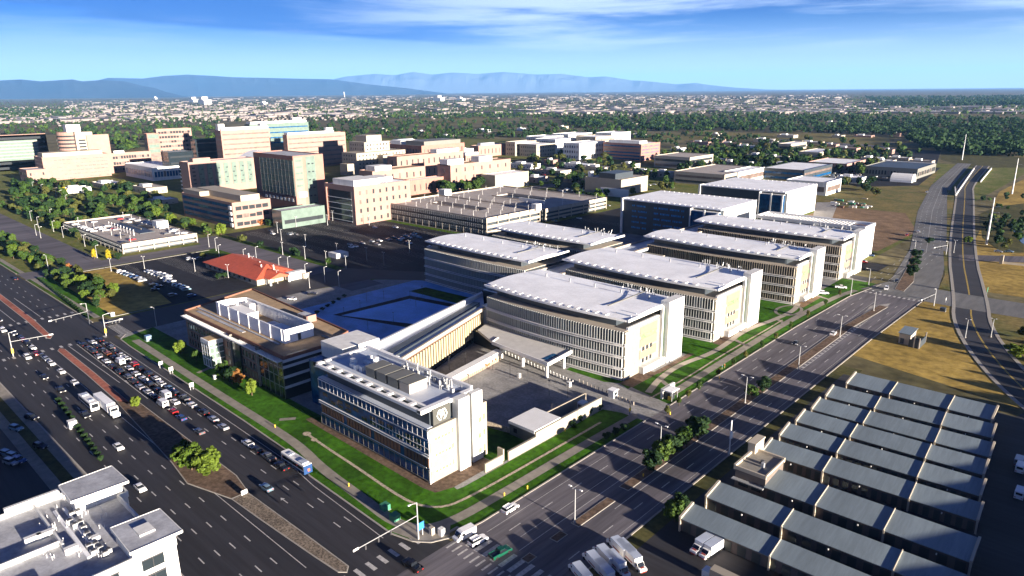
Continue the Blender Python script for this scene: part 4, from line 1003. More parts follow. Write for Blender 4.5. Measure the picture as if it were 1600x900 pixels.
for px, py in small:
    X_, Y_ = P(px, py); D_ = math.hypot(X_, Y_); w2 = rnd.uniform(7,20); d2 = rnd.uniform(6,12); h2 = rnd.uniform(4,7)
    r, w, rf = building('low_building', 'small flat roofed building among the trees behind the campus', 'building', X_-w2, Y_-d2, X_+w2, Y_+d2, h2, wall=rnd.choice(['white_wall','cream','precast','pale_brick','precast']), roof=rnd.choice(['membrane','membrane_grey','garage_deck']), floors=1 if D_ < 1300 else 0, pitch=5, group='small flat roofed buildings behind the campus', pent=[(.2,.2,.5,.6,2,'white_wall')])
# dark roofed hall, dome, at right
x0,y0,x1,y1,h = bp(1432,280,264,1350,1462)
building('dark_hall', 'dark flat roofed hall beside the boulevard bend', 'hall', x0,y0,x1,y1,h, wall='grey_panel', roof='dark_panel', floors=1, east='long', pent=[(.0,.96,1.,1.,0,'white_wall')])
X_, Y_ = P(1424,286)
r = thing('arched_shelter', 'white arched fabric shelter beside the yard of parked vehicles', 'shelter', (X_,Y_,0))
b = MB(); n = 12
for i in range(n):
    a0_, a1_ = math.pi*i/n, math.pi*(i+1)/n; L_ = 24
    q = [(X_-L_*.9,Y_+9-9*math.cos(a0_),9*math.sin(a0_)),(X_,Y_+9-9*math.cos(a0_),9*math.sin(a0_)),(X_,Y_+9-9*math.cos(a1_),9*math.sin(a1_)),(X_-L_*.9,Y_+9-9*math.cos(a1_),9*math.sin(a1_))]
    b.add(q, [(0,1,2,3)])
b.build('cover', 'white_panel', r)
b = MB(); b.add([(X_,Y_+9-9*math.cos(math.pi*i/n),9*math.sin(math.pi*i/n)) for i in range(n+1)], [tuple(range(n,-1,-1))]); b.build('end_wall', 'white_wall', r)
b = MB(); b.box(X_+.02,Y_+6,0,X_+.2,Y_+12,5); b.build('door', 'grey_panel', r)
# ---------------------------------------------------------------- concrete car parks
def garage(label, x0, y0, x1, y1, h, holes, levels=3, tower=None):
    r = thing('car_park', label, 'car park', ((x0+x1)/2, y0, 0))
    b = MB(); b.box(x0+1,y0+1,0,x1-1,y1-1,h-2.4); b.build('core', 'dark_panel', r)
    dk = MB(); fx = [x0]+[x0+(x1-x0)*v for v in (holes[0], holes[2])]+[x1]; fy = [y0]+[y0+(y1-y0)*v for v in (holes[1], holes[3])]+[y1]
    for i in range(3):
        for j in range(3):
            if i == 1 and j == 1: dk.box(fx[1],fy[1],h-3.4,fx[2],fy[2],h-3); continue
            dk.box(fx[i],fy[j],h-2.2,fx[i+1],fy[j+1],h-1.2)
    dk.build('deck', 'garage_deck', r)
    b = MB(); t = .3
    b.box(x0,y0-.02,h-2.2,x1,y0+t,h-.1); b.box(x0,y1-t,h-1.2,x1,y1,h-.1); b.box(x0,y0+t,h-1.2,x0+t,y1-t,h-.1); b.box(x1-t,y0+t,h-1.2,x1,y1-t,h-.1)
    b.box(fx[1],fy[1]-t,h-1.2,fx[2],fy[1],h-.2); b.box(fx[1],fy[2],h-1.2,fx[2],fy[2]+t,h-.2)
    b.build('parapet', 'precast', r)
    fh = (h-1.4)/levels
    for l in range(levels):
        b = MB(); b.box(x0,y0-.3,l*fh+.3+fh*.35,x1,y0,l*fh+fh*1.05); s = b.build('screen', 'garage_screen', r)
        f = MB()
        for i in range(int((x1-x0)/2.2)): f.box(x0+i*2.2,y0-.45,l*fh+.3+fh*.35,x0+i*2.2+.25,y0-.3,l*fh+fh*1.05)
        f.build('screen_ribs', 'galv', s)
        b = MB(); b.box(x1,y0,l*fh+fh*.45,x1+.3,y1,l*fh+fh*.95); b.build('spandrel', 'precast', r)
    b = MB()
    for i in range(16): b.box(x0+(x1-x0)*i/15-.2,y0-.55,0,x0+(x1-x0)*i/15+.2,y0-.45,h*.34)
    for i in range(6): b.box(x1+.3,y0+(y1-y0)*i/5-.3,0,x1+.7,y0+(y1-y0)*i/5+.3,h)
    b.build('columns', 'precast', r)
    return r
G1 = (-462,346,-346,404,13.4)
r = garage('three level concrete car park with a bare pale roof deck, behind the courtyard wings', *G1, (.22,.42,.72,.58))
add_box(r,'stair_tower',-470,343,0,-461,350,19,'white_wall'); add_box(r,'lift_head',-349,398,12,-344,404,17,'white_wall')
G2 = (-476,418,-352,500,10.4)
r = garage('second concrete car park with a sloping ramp, behind the first car park', *G2, (.3,.35,.7,.6))
add_box(r,'stair_tower',-478,418,0,-470,426,15,'white_wall'); add_box(r,'ramp_wall',-400,440,9,-372,441,12.5,'white_wall')
G3 = (-609,153,-487,201,6.6)
r = garage('low two level parking deck with cars on its roof, among the trees at left', *G3, (.25,.62,.6,.8), levels=2)
add_box(r,'stair_head',-540,192,5,-531,200,10.5,'white_wall')
for i in range(9): add_box(r,'ramp_frame',-566+i*6,171,5.4,-565.6+i*6,171.4,9.4,'white_panel')
add_box(r,'ramp_block',-575,176,5.4,-520,186,5.8,'dark_panel')
# ---------------------------------------------------------------- red tiled restaurant-like building
r = thing('red_roofed_building', 'low building with a red hipped tile roof and cream gable, beside the street', 'low building', (-378,182,0))
def hip(mb, x0, y0, x1, y1, z0, z1, ov=.8):
    x0 -= ov; x1 += ov; y0 -= ov; y1 += ov; ym = (y0+y1)/2; d = (y1-y0)/2*.9
    mb.add([(x0,y0,z0),(x1,y0,z0),(x1,y1,z0),(x0,y1,z0),(x0+d,ym,z1),(x1-d,ym,z1)], [(0,1,5,4),(2,3,4,5),(1,2,5),(3,0,4),(0,3,2,1)])
b = MB(); b.box(-409,172,0,-347,196,3.6); w = b.build('wall', 'cream', r)
b = MB(); hip(b,-409,172,-347,196,3.5,8.2,1.2); b.build('roof', 'red_tile', r)
b = MB(); b.add([(-352,176,4.2),(-341,176,3.6),(-341,189,3.6),(-352,189,4.2),(-352,182.5,7),(-341,182.5,6.2)], [(0,1,5,4),(2,3,4,5),(1,2,5),(0,3,2,1)]); b.build('porch_roof', 'red_tile', r)
b = MB()
for x, y in ((-342,177),(-342,188),(-346,177)): b.box(x-.5,y-.5,0,x+.5,y+.5,3.7)
b.box(-347,189,0,-343,199,4.4); b.build('porch_wall', 'white_wall', r)
for i in range(9):
    b = MB(); b.box(-404+i*6,171.9,1,-401.5+i*6,171.98,2.4); b.build('window', 'glass_window', w)
b = MB()
for x, y in ((-365,184),(-358,181),(-352,185),(-390,190)): b.lathe([(.3,6),(.3,8.4),(.45,8.5)],8,(x,y))
b.build('roof_vent', 'white_panel', r)
b = MB(); b.box(-346,196.5,0,-341,200.2,3); b.build('brick_wing', 'precast', r)
# ---------------------------------------------------------------- self storage
rows = [(-66,238,-24.4,247.8,'flat'),(-67.6,224,-22.2,232.2),(-67.4,211,-20.6,219.),(-67.8,199.4,-20,207),(-67.8,187.4,-18.6,195),(-67.6,175,-17,182.4),(-59.5,157.6,-15,166.8),(-68.2,143.9,-10,151),(-68.4,131.8,-2,138)]
labs = ['farthest storage row, beside the dry meadow','second storage row from the dry meadow','third storage row from the dry meadow','fourth storage row from the dry meadow','fifth storage row from the dry meadow','storage row just beyond the office','storage row joined to the storage office','second nearest storage row, between the office row and the parked moving trucks','nearest storage row, behind the two parked moving trucks']
for k, q in enumerate(rows):
    x0,y0,x1,y1 = q[:4]; y1 -= .7
    z0 = 3.3; z1 = 4.3
    r = thing('storage_row', 'long grey roofed '+labs[k], 'storage unit row', ((x0+x1)/2,y0,0), 'rows of storage units')
    b = MB(); b.add([(x0,y0,0),(x1,y0,0),(x1,y1,0),(x0,y1,0),(x0,y0,z0),(x1,y0,z0),(x1,y1,z1),(x0,y1,z1)], [(0,1,5,4),(1,2,6,5),(2,3,7,6),(3,0,4,7),(0,3,2,1)]); w = b.build('wall', 'storage_wall', r)
    b = MB(); b.add([(x0-.1,y0-.5,z0),(x1+.1,y0-.5,z0),(x1+.1,y1+.1,z1+.05),(x0-.1,y1+.1,z1+.05),(x0-.1,y0-.5,z0+.18),(x1+.1,y0-.5,z0+.18),(x1+.1,y1+.1,z1+.23),(x0-.1,y1+.1,z1+.23)], [(0,3,2,1),(4,5,6,7),(0,1,5,4),(1,2,6,5),(2,3,7,6),(3,0,4,7)]); rf = b.build('roof', 'storage_roof', r)
    L = x1-x0
    for t in ([0,.32,.72,1.] if k != 6 else [.28,.62,1.]):
        x = x0+L*t; e = .55 if t in (0,1) else .16
        b = MB(); b.bar((x,y0-.6,z0+.35),(x,y1+.15,z1+.4), e, .5 if t in (0,1) else .3); b.build('end_cap' if t in (0,1) else 'party_wall', 'storage_trim', rf)
        b = MB(); b.box(x-.2,y0-.62,0,x+.2,y0-.05,z0+.3); b.build('pilaster', 'storage_trim', w)
    n = int(L/(2.2 if k < 6 else 3.2)); dw = L/n
    for i in range(n):
        b = MB(); b.box(x0+dw*i+dw*.2,y0-.07,.1,x0+dw*i+dw*.78,y0-.01,2.6); b.build('door', 'storage_door', w)
    for t in (.16,.5,.86):
        b = MB(); b.box(x0+L*t-.12,y0-.9,2.5,x0+L*t+.12,y0-.55,2.8); b.build('wall_lamp', 'white_lens', w)
    r.rotation_euler = (0,0,[.015,.06,.045,.04,.04,.045,.02,.02,.02][k])
r = thing('storage_office', 'cream storage office with a stepped parapet at the boulevard end of its row', 'office', (-64,163,0))
b = MB(); b.box(-67.6,157.4,0,-59.6,168.6,5.8); w = b.build('wall', 'storage_wall', r)
b = MB(); b.box(-67.4,157.6,5.8,-59.8,168.4,5.95); rf = b.build('roof', 'beige', r)
b = MB(); b.box(-68,157,5.2,-67.4,169,6.6); b.box(-59.8,157.2,5.8,-59.4,168.6,6.3); b.box(-67.4,157,5.3,-59.4,157.5,6.3); b.box(-67.4,168.4,5.3,-59.4,169,6.6); b.build('parapet', 'storage_trim', r)
b = MB(); b.box(-68.6,166.4,0,-66.6,172,8.6); b.prism([(-68.7,166.2),(-66.4,166.2),(-66.4,172.2),(-68.7,172.2)],8.6,9); b.build('entrance_tower', 'storage_trim', r)
b = MB(); b.tube((-63,163,5.9),(-63,163,6.9),.7,.5,12); b.build('roof_fan', 'dark_metal', rf); b = MB(); b.box(-62.6,161,5.9,-61.8,161.8,7.2); b.build('roof_unit', 'galv', rf)
b = MB(); b.box(-66.5,157.3,1,-64,157.4,2.4); b.box(-63,157.3,1,-60.6,157.4,2.4); b.build('window', 'glass_window', w)
b = MB(); b.box(-68,156,2.7,-59.6,157.3,2.95); b.build('awning', 'galv', w)
# meadow pump shed
r = thing('pump_shed', 'small grey shed with a lean-to frame alone in the dry meadow', 'shed', (-62,304,0))
b = MB(); b.box(-66.6,302,0,-62.4,310.5,4.4); w = b.build('wall', 'precast', r)
b = MB(); b.add([(-67,301.6,4.4),(-62,301.6,4.4),(-62,311,4.9),(-67,311,4.9),(-67,301.6,4.6),(-62,301.6,4.6),(-62,311,5.1),(-67,311,5.1)], [(0,3,2,1),(4,5,6,7),(0,1,5,4),(1,2,6,5),(2,3,7,6),(3,0,4,7)]); b.build('roof', 'storage_roof', r)
b = MB(); b.box(-62.4,300,0,-58.6,300.3,3.2); b.box(-58.8,300.3,0,-58.5,310,3.0); b.box(-62.4,304.5,0,-58.8,304.7,3.0); b.build('yard_fence', 'dark_panel', r)
b = MB()
for x, y in ((-58.7,300),(-58.7,310),(-60.5,300)): b.box(x-.2,y-.2,0,x+.2,y+.2,4.4)
b.build('post', 'precast', r)
b = MB(); b.box(-66.0,301.9,.2,-64.6,302,2.4); b.build('door', 'dark_panel', w)
# ---------------------------------------------------------------- white apartment building, bottom left
r = thing('corner_apartments', 'white flat roofed apartment building at the lower left, its roof crowded with air conditioners', 'apartment building', (-165,25,0))
H_ = 12.4
foot = [(-230,-30),(-139.6,-30),(-139.6,21),(-134.6,21),(-134.6,43.2),(-144,43.2),(-144,41.2),(-161,41.2),(-161,43.2),(-170,43.2),(-170,33),(-171.5,33),(-171.5,20),(-180,20),(-180,5),(-230,5)]
b = MB(); b.prism(foot, 0, H_-1.1); w = b.build('wall', 'white_wall', r)
b = MB(); b.prism(foot, H_-1.1, H_-.95); rf = b.build('roof', 'membrane_grey', r)
pr = MB()
for a, c in zip(foot, foot[1:]+foot[:1]): pr.wall(a, c, H_-1.3, H_+.15, .4)
pr.build('parapet', 'white_wall', r)
for nm, poly, z in (('upper_canopy', [(-170.6,32.4),(-161.2,32.2),(-160.8,43.8),(-171,43.6)], 14.9), ('corner_canopy', [(-144.6,34.6),(-133,34.3),(-132.8,44.2),(-144.2,44.2)], 14.8), ('west_canopy', [(-186,14),(-176,14),(-176,22),(-186,22)], 14.4)):
    b = MB(); b.prism(poly, z-.3, z+.12); c = b.build(nm, 'membrane_grey', r)
    e = MB()
    for a, d in zip(poly, poly[1:]+poly[:1]): e.bar((a[0],a[1],z-.1),(d[0],d[1],z-.1),.16,.6)
    e.build('edge', 'white_wall', c)
add_box(r,'raised_wall',-170.2,33,H_-1,-162,42.6,14.6,'white_wall'); add_box(r,'raised_wall',-143.6,35,H_-1,-134.4,43.3,14.5,'white_wall'); add_box(r,'light_well',-140.5,37.5,14.95,-136.8,40.5,15.3,'white_wall')
add_box(r,'raised_wall',-172.5,22,H_-1,-171.6,32.5,13.4,'white_wall')
# windows on the sunlit east end and street front
for z in (1.2,4.8,8.6):
    for y0 in (24.5,30,36.4):
        wd = 4.2 if y0 > 35 else 2.2
        b = MB(); b.box(-134.6,y0,z,-134.5,y0+wd,z+2.3); fr = b.build('window', 'glass', w)
        b = MB(); b.box(-134.5,y0-.12,z+2.3,-134.4,y0+wd+.12,z+2.6); b.box(-134.5,y0+wd*.5-.05,z,-134.42,y0+wd*.5+.05,z+2.3); b.build('window_frame', 'dark_metal', fr)
    for y0 in (-24,-16,-8,0,8,14.5):
        b = MB(); b.box(-139.6,y0,z,-139.5,y0+2.6,z+2.); fr = b.build('window', 'glass', w)
        b = MB(); b.box(-139.5,y0+1.22,z,-139.42,y0+1.38,z+2.); b.build('window_frame', 'white_panel', fr)
for i in range(7):
    for z in (1.2,4.8,8.4):
        b = MB(); b.box(-159+i*2.1,41.2,z,-157.8+i*2.1,41.3,z+1.8); b.build('window', 'glass', w)
# roof clutter
cl = rnd
def roof_px(px, py): return P(px, py, H_-.95)
for (px, py) in ((110,832),(118,838),(126,834),(131,842),(137,852),(143,858),(150,868),(157,874),(165,882),(170,878),(113,820),(123,817),(140,871),(147,880)):
    x, y = roof_px(px, py-14); s = .55
    u = MB(); u.box(x-s,y-s,H_-.95,x+s,y+s,H_+.1); u = u.build('air_conditioner', 'galv', rf)
    b = MB(); b.lathe([(.42,H_+.1),(.42,H_+.22)],10,(x,y)); b.build('fan', 'dark_metal', u)
for i in range(46):
    px, py = 60+cl.random()*110, 790+cl.random()*85; x, y = roof_px(px, py)
    b = MB(); b.tube((x,y,H_-.95),(x,y,H_-.3+cl.random()*.4),.07,.07,6); b.build('vent_pipe', 'white_panel', rf)
for a, c in (((85,800),(140,872)),((100,795),(150,860)),((62,842),(78,836))):
    p, q = roof_px(*a), roof_px(*c); b = MB(); b.bar((p[0],p[1],H_-.8),(q[0],q[1],H_-.8),.7,.35); b.build('cable_tray', 'membrane', rf)
for px, py, sx in ((72,838,3.0),(112,862,2.4),(182,832,1.6),(150,845,1.5),(52,845,3)):
    x, y = roof_px(px, py); b = MB(); b.box(x-.6,y-sx/2,H_-.95,x+.6,y+sx/2,H_+.25); b.build('skylight_kerb', 'white_wall', rf)
add_box(rf,'roof_divider',-171,27,H_-.95,-150,27.4,H_+.1,'white_wall'); add_box(rf,'roof_divider',-152,5,H_-.95,-151.6,27,H_+.1,'white_wall')
# unseen blocks added east of the picture to shade the yard and avenue
building('offsite_shade_block', 'tall unseen block added to shade the storage yard', 'shade_caster', 34,58,54,108,18, wall='cream', floors=5, pitch=4)
building('offsite_shade_block', 'long unseen block added to shade the storage rows', 'shade_caster', 36,114,60,252,12.4, wall='precast', floors=4, pitch=4)
building('roadside_block', 'low wide unseen block added for shade south of the avenue', 'store', -70,-40,10,34,9, wall='precast', floors=1, pitch=5)  # added out of view to shade the avenue's south side
building('roadside_block', 'low white building at the left edge across the avenue', 'store', -330,22,-302,40,8, wall='white_wall', floors=1, pitch=5)
# ================================================================ VEHICLES
def car_meshes():
    """side profiles (x forward), body + glasshouse; returns dict kind -> (body MB, glass MB, wheel positions, wheel r)"""
    def extrude(prof, w, top_in=.0, zc=None):
        b = MB(); n = len(prof); vs = []
        for s in (-1, 1):
            for x, z in prof:
                k = w/2-(top_in if (zc is not None and z > zc) else 0)
                vs.append((x, s*k, z))
        fs = [tuple(range(n)), tuple(range(2*n-1,n-1,-1))]+[(i,n+i,n+(i+1)%n,(i+1)%n) for i in range(n)]
        b.add(vs, fs); return b
    K = {}
    sed = [(-2.3,.35),(-2.3,.8),(-2.2,.98),(-1.7,1.02),(1.0,.98),(1.9,.88),(2.25,.7),(2.3,.4),(2.1,.28),(-2.1,.28)]
    b = extrude(sed, 1.8); b.add([( -1.15,-.62,1.43),(.25,-.62,1.43),(.25,.62,1.43),(-1.15,.62,1.43),(-1.15,-.64,1.38),(.25,-.64,1.38),(.25,.64,1.38),(-1.15,.64,1.38)], [(0,1,2,3),(0,4,5,1),(1,5,6,2),(2,6,7,3),(3,7,4,0)])
    gl = MB(); gl.add([(-1.85,-.8,1.0),(1.05,-.8,.97),(1.05,.8,.97),(-1.85,.8,1.0),(-1.15,-.64,1.4),(.25,-.64,1.4),(.25,.64,1.4),(-1.15,.64,1.4)], [(0,1,5,4),(1,2,6,5),(2,3,7,6),(3,0,4,7),(4,5,6,7)])
    K['car'] = (b, gl, 1.38, .33, .82)
    suv = [(-2.35,.4),(-2.35,1.05),(-2.2,1.12),(1.0,1.1),(2.05,1.0),(2.35,.82),(2.38,.45),(2.2,.34),(-2.2,.34)]
    b = extrude(suv, 1.9); b.add([(-1.95,-.72,1.76),(.35,-.72,1.76),(.35,.72,1.76),(-1.95,.72,1.76),(-2.0,-.74,1.68),(.4,-.74,1.68),(.4,.74,1.68),(-2.0,.74,1.68)], [(0,1,2,3),(0,4,5,1),(1,5,6,2),(2,6,7,3),(3,7,4,0)])
    for s in (-1,1): b.box(-1.9,s*.62,1.78,.2,s*.66,1.84)
    gl = MB(); gl.add([(-2.25,-.84,1.1),(1.05,-.84,1.1),(1.05,.84,1.1),(-2.25,.84,1.1),(-2.0,-.74,1.69),(.4,-.74,1.69),(.4,.74,1.69),(-2.0,.74,1.69)], [(0,1,5,4),(1,2,6,5),(2,3,7,6),(3,0,4,7),(4,5,6,7)])
    K['suv'] = (b, gl, 1.42, .38, .86)
    pk = [(-2.8,.45),(-2.8,1.1),(.9,1.1),(1.2,1.12),(2.4,1.05),(2.7,.9),(2.75,.5),(2.6,.4),(-2.7,.4)]
    b = extrude(pk, 1.95); b.box(-.6,-.74,1.7,.7,.74,1.78); b.box(-2.75,-.95,1.1,-.85,-.85,1.24); b.box(-2.75,.85,1.1,-.85,.95,1.24); b.box(-2.78,-.85,1.1,-2.7,.85,1.22)
    gl = MB(); gl.add([(-.85,-.85,1.1),(1.35,-.85,1.1),(1.35,.85,1.1),(-.85,.85,1.1),(-.7,-.75,1.7),(.75,-.75,1.7),(.75,.75,1.7),(-.7,.75,1.7)], [(0,1,5,4),(1,2,6,5),(2,3,7,6),(3,0,4,7),(4,5,6,7)]); gl.box(-2.68,-.84,1.1,-.9,.84,1.12)
    K['pickup'] = (b, gl, 1.75, .4, .88)
    van = [(-2.7,.4),(-2.7,2.25),(-2.55,2.4),(1.0,2.4),(1.5,2.2),(2.15,1.25),(2.75,1.0),(2.8,.5),(2.6,.38),(-2.6,.38)]
    b = extrude(van, 1.98)
    gl = MB(); gl.add([(1.52,-.86,2.1),(2.17,-.9,1.3),(2.17,.9,1.3),(1.52,.86,2.1),(1.58,-.86,2.14),(2.24,-.9,1.3),(2.24,.9,1.3),(1.58,.86,2.14)], [(4,5,6,7),(0,4,7,3),(0,1,5,4),(3,7,6,2)]); gl.box(.5,-1.01,1.4,1.4,1.01,2.0); gl.box(-2.73,-.7,1.5,-2.7,.7,2.1)
    K['van'] = (b, gl, 1.75, .36, .9)
    return K
KINDS = car_meshes()
WHEEL = MB(); WHEEL.tube((0,-.11,0),(0,.11,0),1,1,14)
_wm = bpy.data.meshes.new('wheel'); _wm.from_pydata([tuple(v) for v in WHEEL.v], [], WHEEL.f); _wm.materials.append(M['tyre'])
_vc = {}
def car_parts(kind, col):
    if (kind, col) in _vc: return _vc[(kind, col)]
    b, gl, wx, wr, wy = KINDS[kind]
    out = []
    for nm, mb, mt in (('body', b, 'paint_'+col), ('windows', gl, 'car_glass')):
        me = bpy.data.meshes.new(nm); me.from_pydata([tuple(v) for v in mb.v], [], mb.f); me.materials.append(M[mt]); out.append((nm, me))
    L = max(v[0] for v in b.v); L0 = min(v[0] for v in b.v); W_ = max(v[1] for v in b.v)
    for nm, x, mt in (('headlight', L-.04, 'white_lens'), ('tail_light', L0-.02, 'red_lens')):
        me = bpy.data.meshes.new(nm); q = MB().box(x,-.2,-.08,x+.06,.2,.1); me.from_pydata(q.v, [], q.f); me.materials.append(M[mt]); out.append((nm, me))
    _vc[(kind, col)] = (out, wx, wr, wy, W_); return _vc[(kind, col)]
NCAR = [0]
def car(kind, col, x, y, head, label, group=None, z=0., full=True):
    """head: degrees, 0 = facing east"""
    parts, wx, wr, wy, W_ = car_parts(kind, col)
    name = {'car':'parked_car' if group and 'parked' in group else 'car','suv':'suv','pickup':'pickup_truck','van':'van'}[kind]
    r = thing(name, label, {'car':'car','suv':'car','pickup':'pickup truck','van':'van'}[kind], (x,y,z), group, R(head))
    for nm, me in parts[:2]:
        o = bpy.data.objects.new(nm, me); C.objects.link(o); o.parent = r
    if full:
        for nm, me in parts[2:]:
            for s in (-1, 1):
                o = bpy.data.objects.new(nm, me); C.objects.link(o); o.parent = r; o.location = (0, s*(W_-.28), .75)
        for sx in (-1, 1):
            for sy in (-1, 1):
                o = bpy.data.objects.new('wheel', _wm); C.objects.link(o); o.parent = r; o.location = (sx*wx, sy*wy, wr); o.scale = (wr, 1, wr)
    NCAR[0] += 1
    return r
CN = {'white':'white','silver':'silver','grey':'grey','black':'black','red':'red','blue':'dark blue','pale_blue':'pale blue','orange':'rust orange','green':'dark green','tan':'tan'}
KN = {'car':'car','suv':'sport utility car','pickup':'pickup truck','van':'van'}
# --- the queue: three westbound lanes, listed by photo position ------------------
q1 = [(650,540,'car','black'),(157,547,'car','black')]
lanes = {
 'kerb lane': (84.7, 'N', [(152,531,'car','black'),(160,538,'car','black'),(167,543,'suv','grey'),(176,549,'car','black'),(186,553,'car','white'),(193,559,'car','white'),(209,568,'suv','red'),(218,575,'car','black'),(229,584,'suv','black'),(240,591,'car','white'),(252,598,'car','white'),(261,606,'car','pale_blue'),(271,613,'suv','black'),(284,622,'pickup','grey'),(297,632,'car','white'),(318,643,'suv','black'),(331,654,'car','silver'),(345,667,'car','silver'),(384,692,'car','white'),(391,698,'car','black'),(406,711,'pickup','grey'),(434,730,'pickup','black')]),
 'middle lane': (81.6, 'N', [(143,534,'car','white'),(151,540,'car','black'),(159,546,'car','grey'),(164,551,'car','orange'),(175,558,'car','black'),(186,565,'van','white'),(197,575,'car','silver'),(207,584,'car','white'),(218,592,'car','white'),(230,600,'suv','black'),(242,610,'car','black'),(254,617,'van','white'),(268,628,'car','white')]),
 'left lane': (78.3, 'N', [(127,538,'car','black'),(133,544,'car','grey'),(141,549,'suv','black'),(151,556,'car','silver'),(163,564,'car','white'),(173,572,'car','black'),(182,581,'suv','black'),(192,590,'suv','grey'),(201,597,'car','black'),(212,605,'car','silver'),(222,614,'car','white'),(231,621,'car','black'),(249,632,'van','white'),(264,643,'car','red'),(275,654,'car','blue'),(322,669,'car','grey')]),
}
for ln, (yy, d, cars) in lanes.items():
    last = -1e9
    for i, (px, py, kind, col) in enumerate(cars):
        x, y = P(px, py+1.5, .5)
        x = max(x, last+(6.6 if kind in ('van','pickup') else 5.7)); last = x
        y = yy+rnd.uniform(-.25,.25)+(x+318)/150*-2.1
        car(kind, col, x, y, 180, '%s %s, %s from the crossroads in the %s of the queue' % (CN[col], KN[kind], nth(i), ln), 'vehicles queuing westbound')
east = [(60,540,'white','car'),(77,552,'grey','car'),(87,556,'silver','car'),(82,566,'white','car'),(104,577,'white','car'),(43,557,'white','suv'),(57,551,'red','car'),(69,588,'black','car'),(122,595,'white','car'),(95,608,'black','pickup'),(133,647,'black','pickup'),(185,697,'white','car'),(219,761,'white','car'),(40,525,'black','car'),(46,528,'red','car'),(65,523,'silver','car'),(5,515,'white','suv'),(3,498,'black','car'),(53,534,'black','suv'),(22,520,'grey','car')]
for i, (px, py, col, kind) in enumerate(sorted(east, key=lambda e: -e[1])):
    x, y = P(px, py+1.5, .5)
    y = min(y, 63)
    car(kind, col, x, y, 0, '%s %s, %s from the bottom in the eastbound traffic' % (CN[col], KN[kind], nth(i)), 'vehicles driving eastbound')
for px, py, kind, col, hd, lab in ((416,762,'car','pale_blue',180,'pale blue car alone beside the gravel median, behind the bus'),(644,884,'pickup','black',180,'black pickup truck crossing the dark ladder crosswalk'),
    (175,506,'suv','black',100,'black car turning out of the side street at the crossroads'),(24,436,'car','black',180,'dark car alone on the far left of the avenue'),(797,795,'suv','white',90,'white sport utility car driving north past the corner lawn'),
    (747,845,'suv','white',84,'white sport utility car waiting next to the white van at the crosswalk'),(726,837,'van','white',262,'white van stopped at the corner crosswalk'),(782,864,'pickup','green',84,'dark green pickup truck at the right end of the crosswalk'),
    (1302,521,'car','white',95,'white car on the boulevard below the median tip'),(1243,536,'car','black',275,'black car near the kerb on the boulevard'),(1385,451,'suv','white',280,'white car turning at the boulevard junction'),(1401,439,'car','black',275,'black car just beyond the boulevard junction'),
    (1441,393,'car','black',275,'dark car at the second boulevard junction'),(1417,367,'car','red',275,'dark red car north of the second junction'),(1435,362,'car','silver',95,'silver car north of the second junction'),(1349,409,'suv','red',10,'red parked car beside the farthest finned wing'),
    (1314,449,'pickup','white',20,'white pickup truck on the dirt below the farthest wing'),(1287,458,'suv','white',30,'white work truck on the dirt beside the finned wing'),(1360,399,'car','blue',0,'blue car by the white framed wing'),(488,461-2,'car','black',40,'dark car in the shaded street behind the brick office'),
    (456,467,'car','white',200,'pale car in the shaded street behind the brick office'),(1448,300,'car','silver',275,'silver car on the far bend of the boulevard'),(1560,393,'car','silver',0,'silver car crossing the east bridge'),(1577,393,'car','pale_blue',0,'pale blue car crossing the east bridge')):
    x, y = P(px, py, .5); car(kind, col, x, y, hd, lab)
# --- parked cars ---------------------------------------------------------------
def parked(px, py, col, place, head=90, z=0., kind='car', full=False):
    x, y = P(px, py, z); return car(kind, col, x, y, head, None, 'cars parked '+place, z, full)
def label_lot(objs, place):
    """ordinal labels by distance from the viewer"""
    for i, (o, col, kind) in enumerate(sorted(objs, key=lambda t: -Q(t[0].location.x, t[0].location.y, t[0].location.z)[1])):
        o['label'] = '%s nearest car %s, %s %s' % (nth(i), place, CN[col], 'saloon' if kind == 'car' else kind if kind != 'suv' else 'estate') if kind != 'van' else '%s nearest van %s, %s' % (nth(i), place, CN[col])
lots = {}
L = [(189+i*5.2, 426+i*1.9, c) for i, c in enumerate(('white','silver','pale_blue'))]+[(203+i*6,431+i*2.2,c) for i, c in enumerate(('silver','blue','silver','grey'))]+[(222,440,'silver')]
L += [(232+i*5,425+i*2.0,c) for i, c in enumerate(('white','silver','white','white','grey','white','silver'))]+[(247+i*5,428+i*1.6,c) for i, c in enumerate(('white','white','silver','white'))]+[(262,440,'silver'),(268,441,'white'),(276,447,'silver'),(282,449,'pale_blue'),(288,451,'silver'),(291,454,'pale_blue')]
L += [(240,447,'black'),(248,449,'black'),(243,455,'black'),(270,463,'grey'),(300,464,'blue'),(297,406,'silver'),(304,407,'grey'),(311,405,'black')]
ob = []
for px, py, c in L:
    k = 'suv' if int(px) % 3 == 0 else 'car'; ob.append((parked(px, py, c, 'in the west car park', kind=k), c, k))
label_lot(ob, 'beside the dry meadow')
ob = []
for px, py in ((547,383),(549,387),(556,386),(566,381),(581,378),(590,383),(593,377),(605,376),(608,375),(616,372),(624,376),(636,380),(640,381),(634,369),(643,368),(648,366),(655,372),(672,387),(586,356),(618,356),(452,367),(457,366),(462,367),(423,362),(426,366),(640,372),(650,370),(628,373)):
    c = rnd.choice(['white','white','silver','pale_blue','grey']); ob.append((parked(px, py, c, 'in the hospital car park', head=0), c, 'car'))
label_lot(ob, 'in the dark hospital car park')
ob = []
for i in range(34):
    x = -604+rnd.random()*112; y = rnd.choice([157,164,170,188,194,197.]); 
    c = rnd.choice(['white','white','silver','grey','red','black']); o = car('car', c, x, y, 90, None, 'cars parked on the low deck', 5.45, False); ob.append((o, c, 'car'))
label_lot(ob, 'on the low parking deck')
ob = []
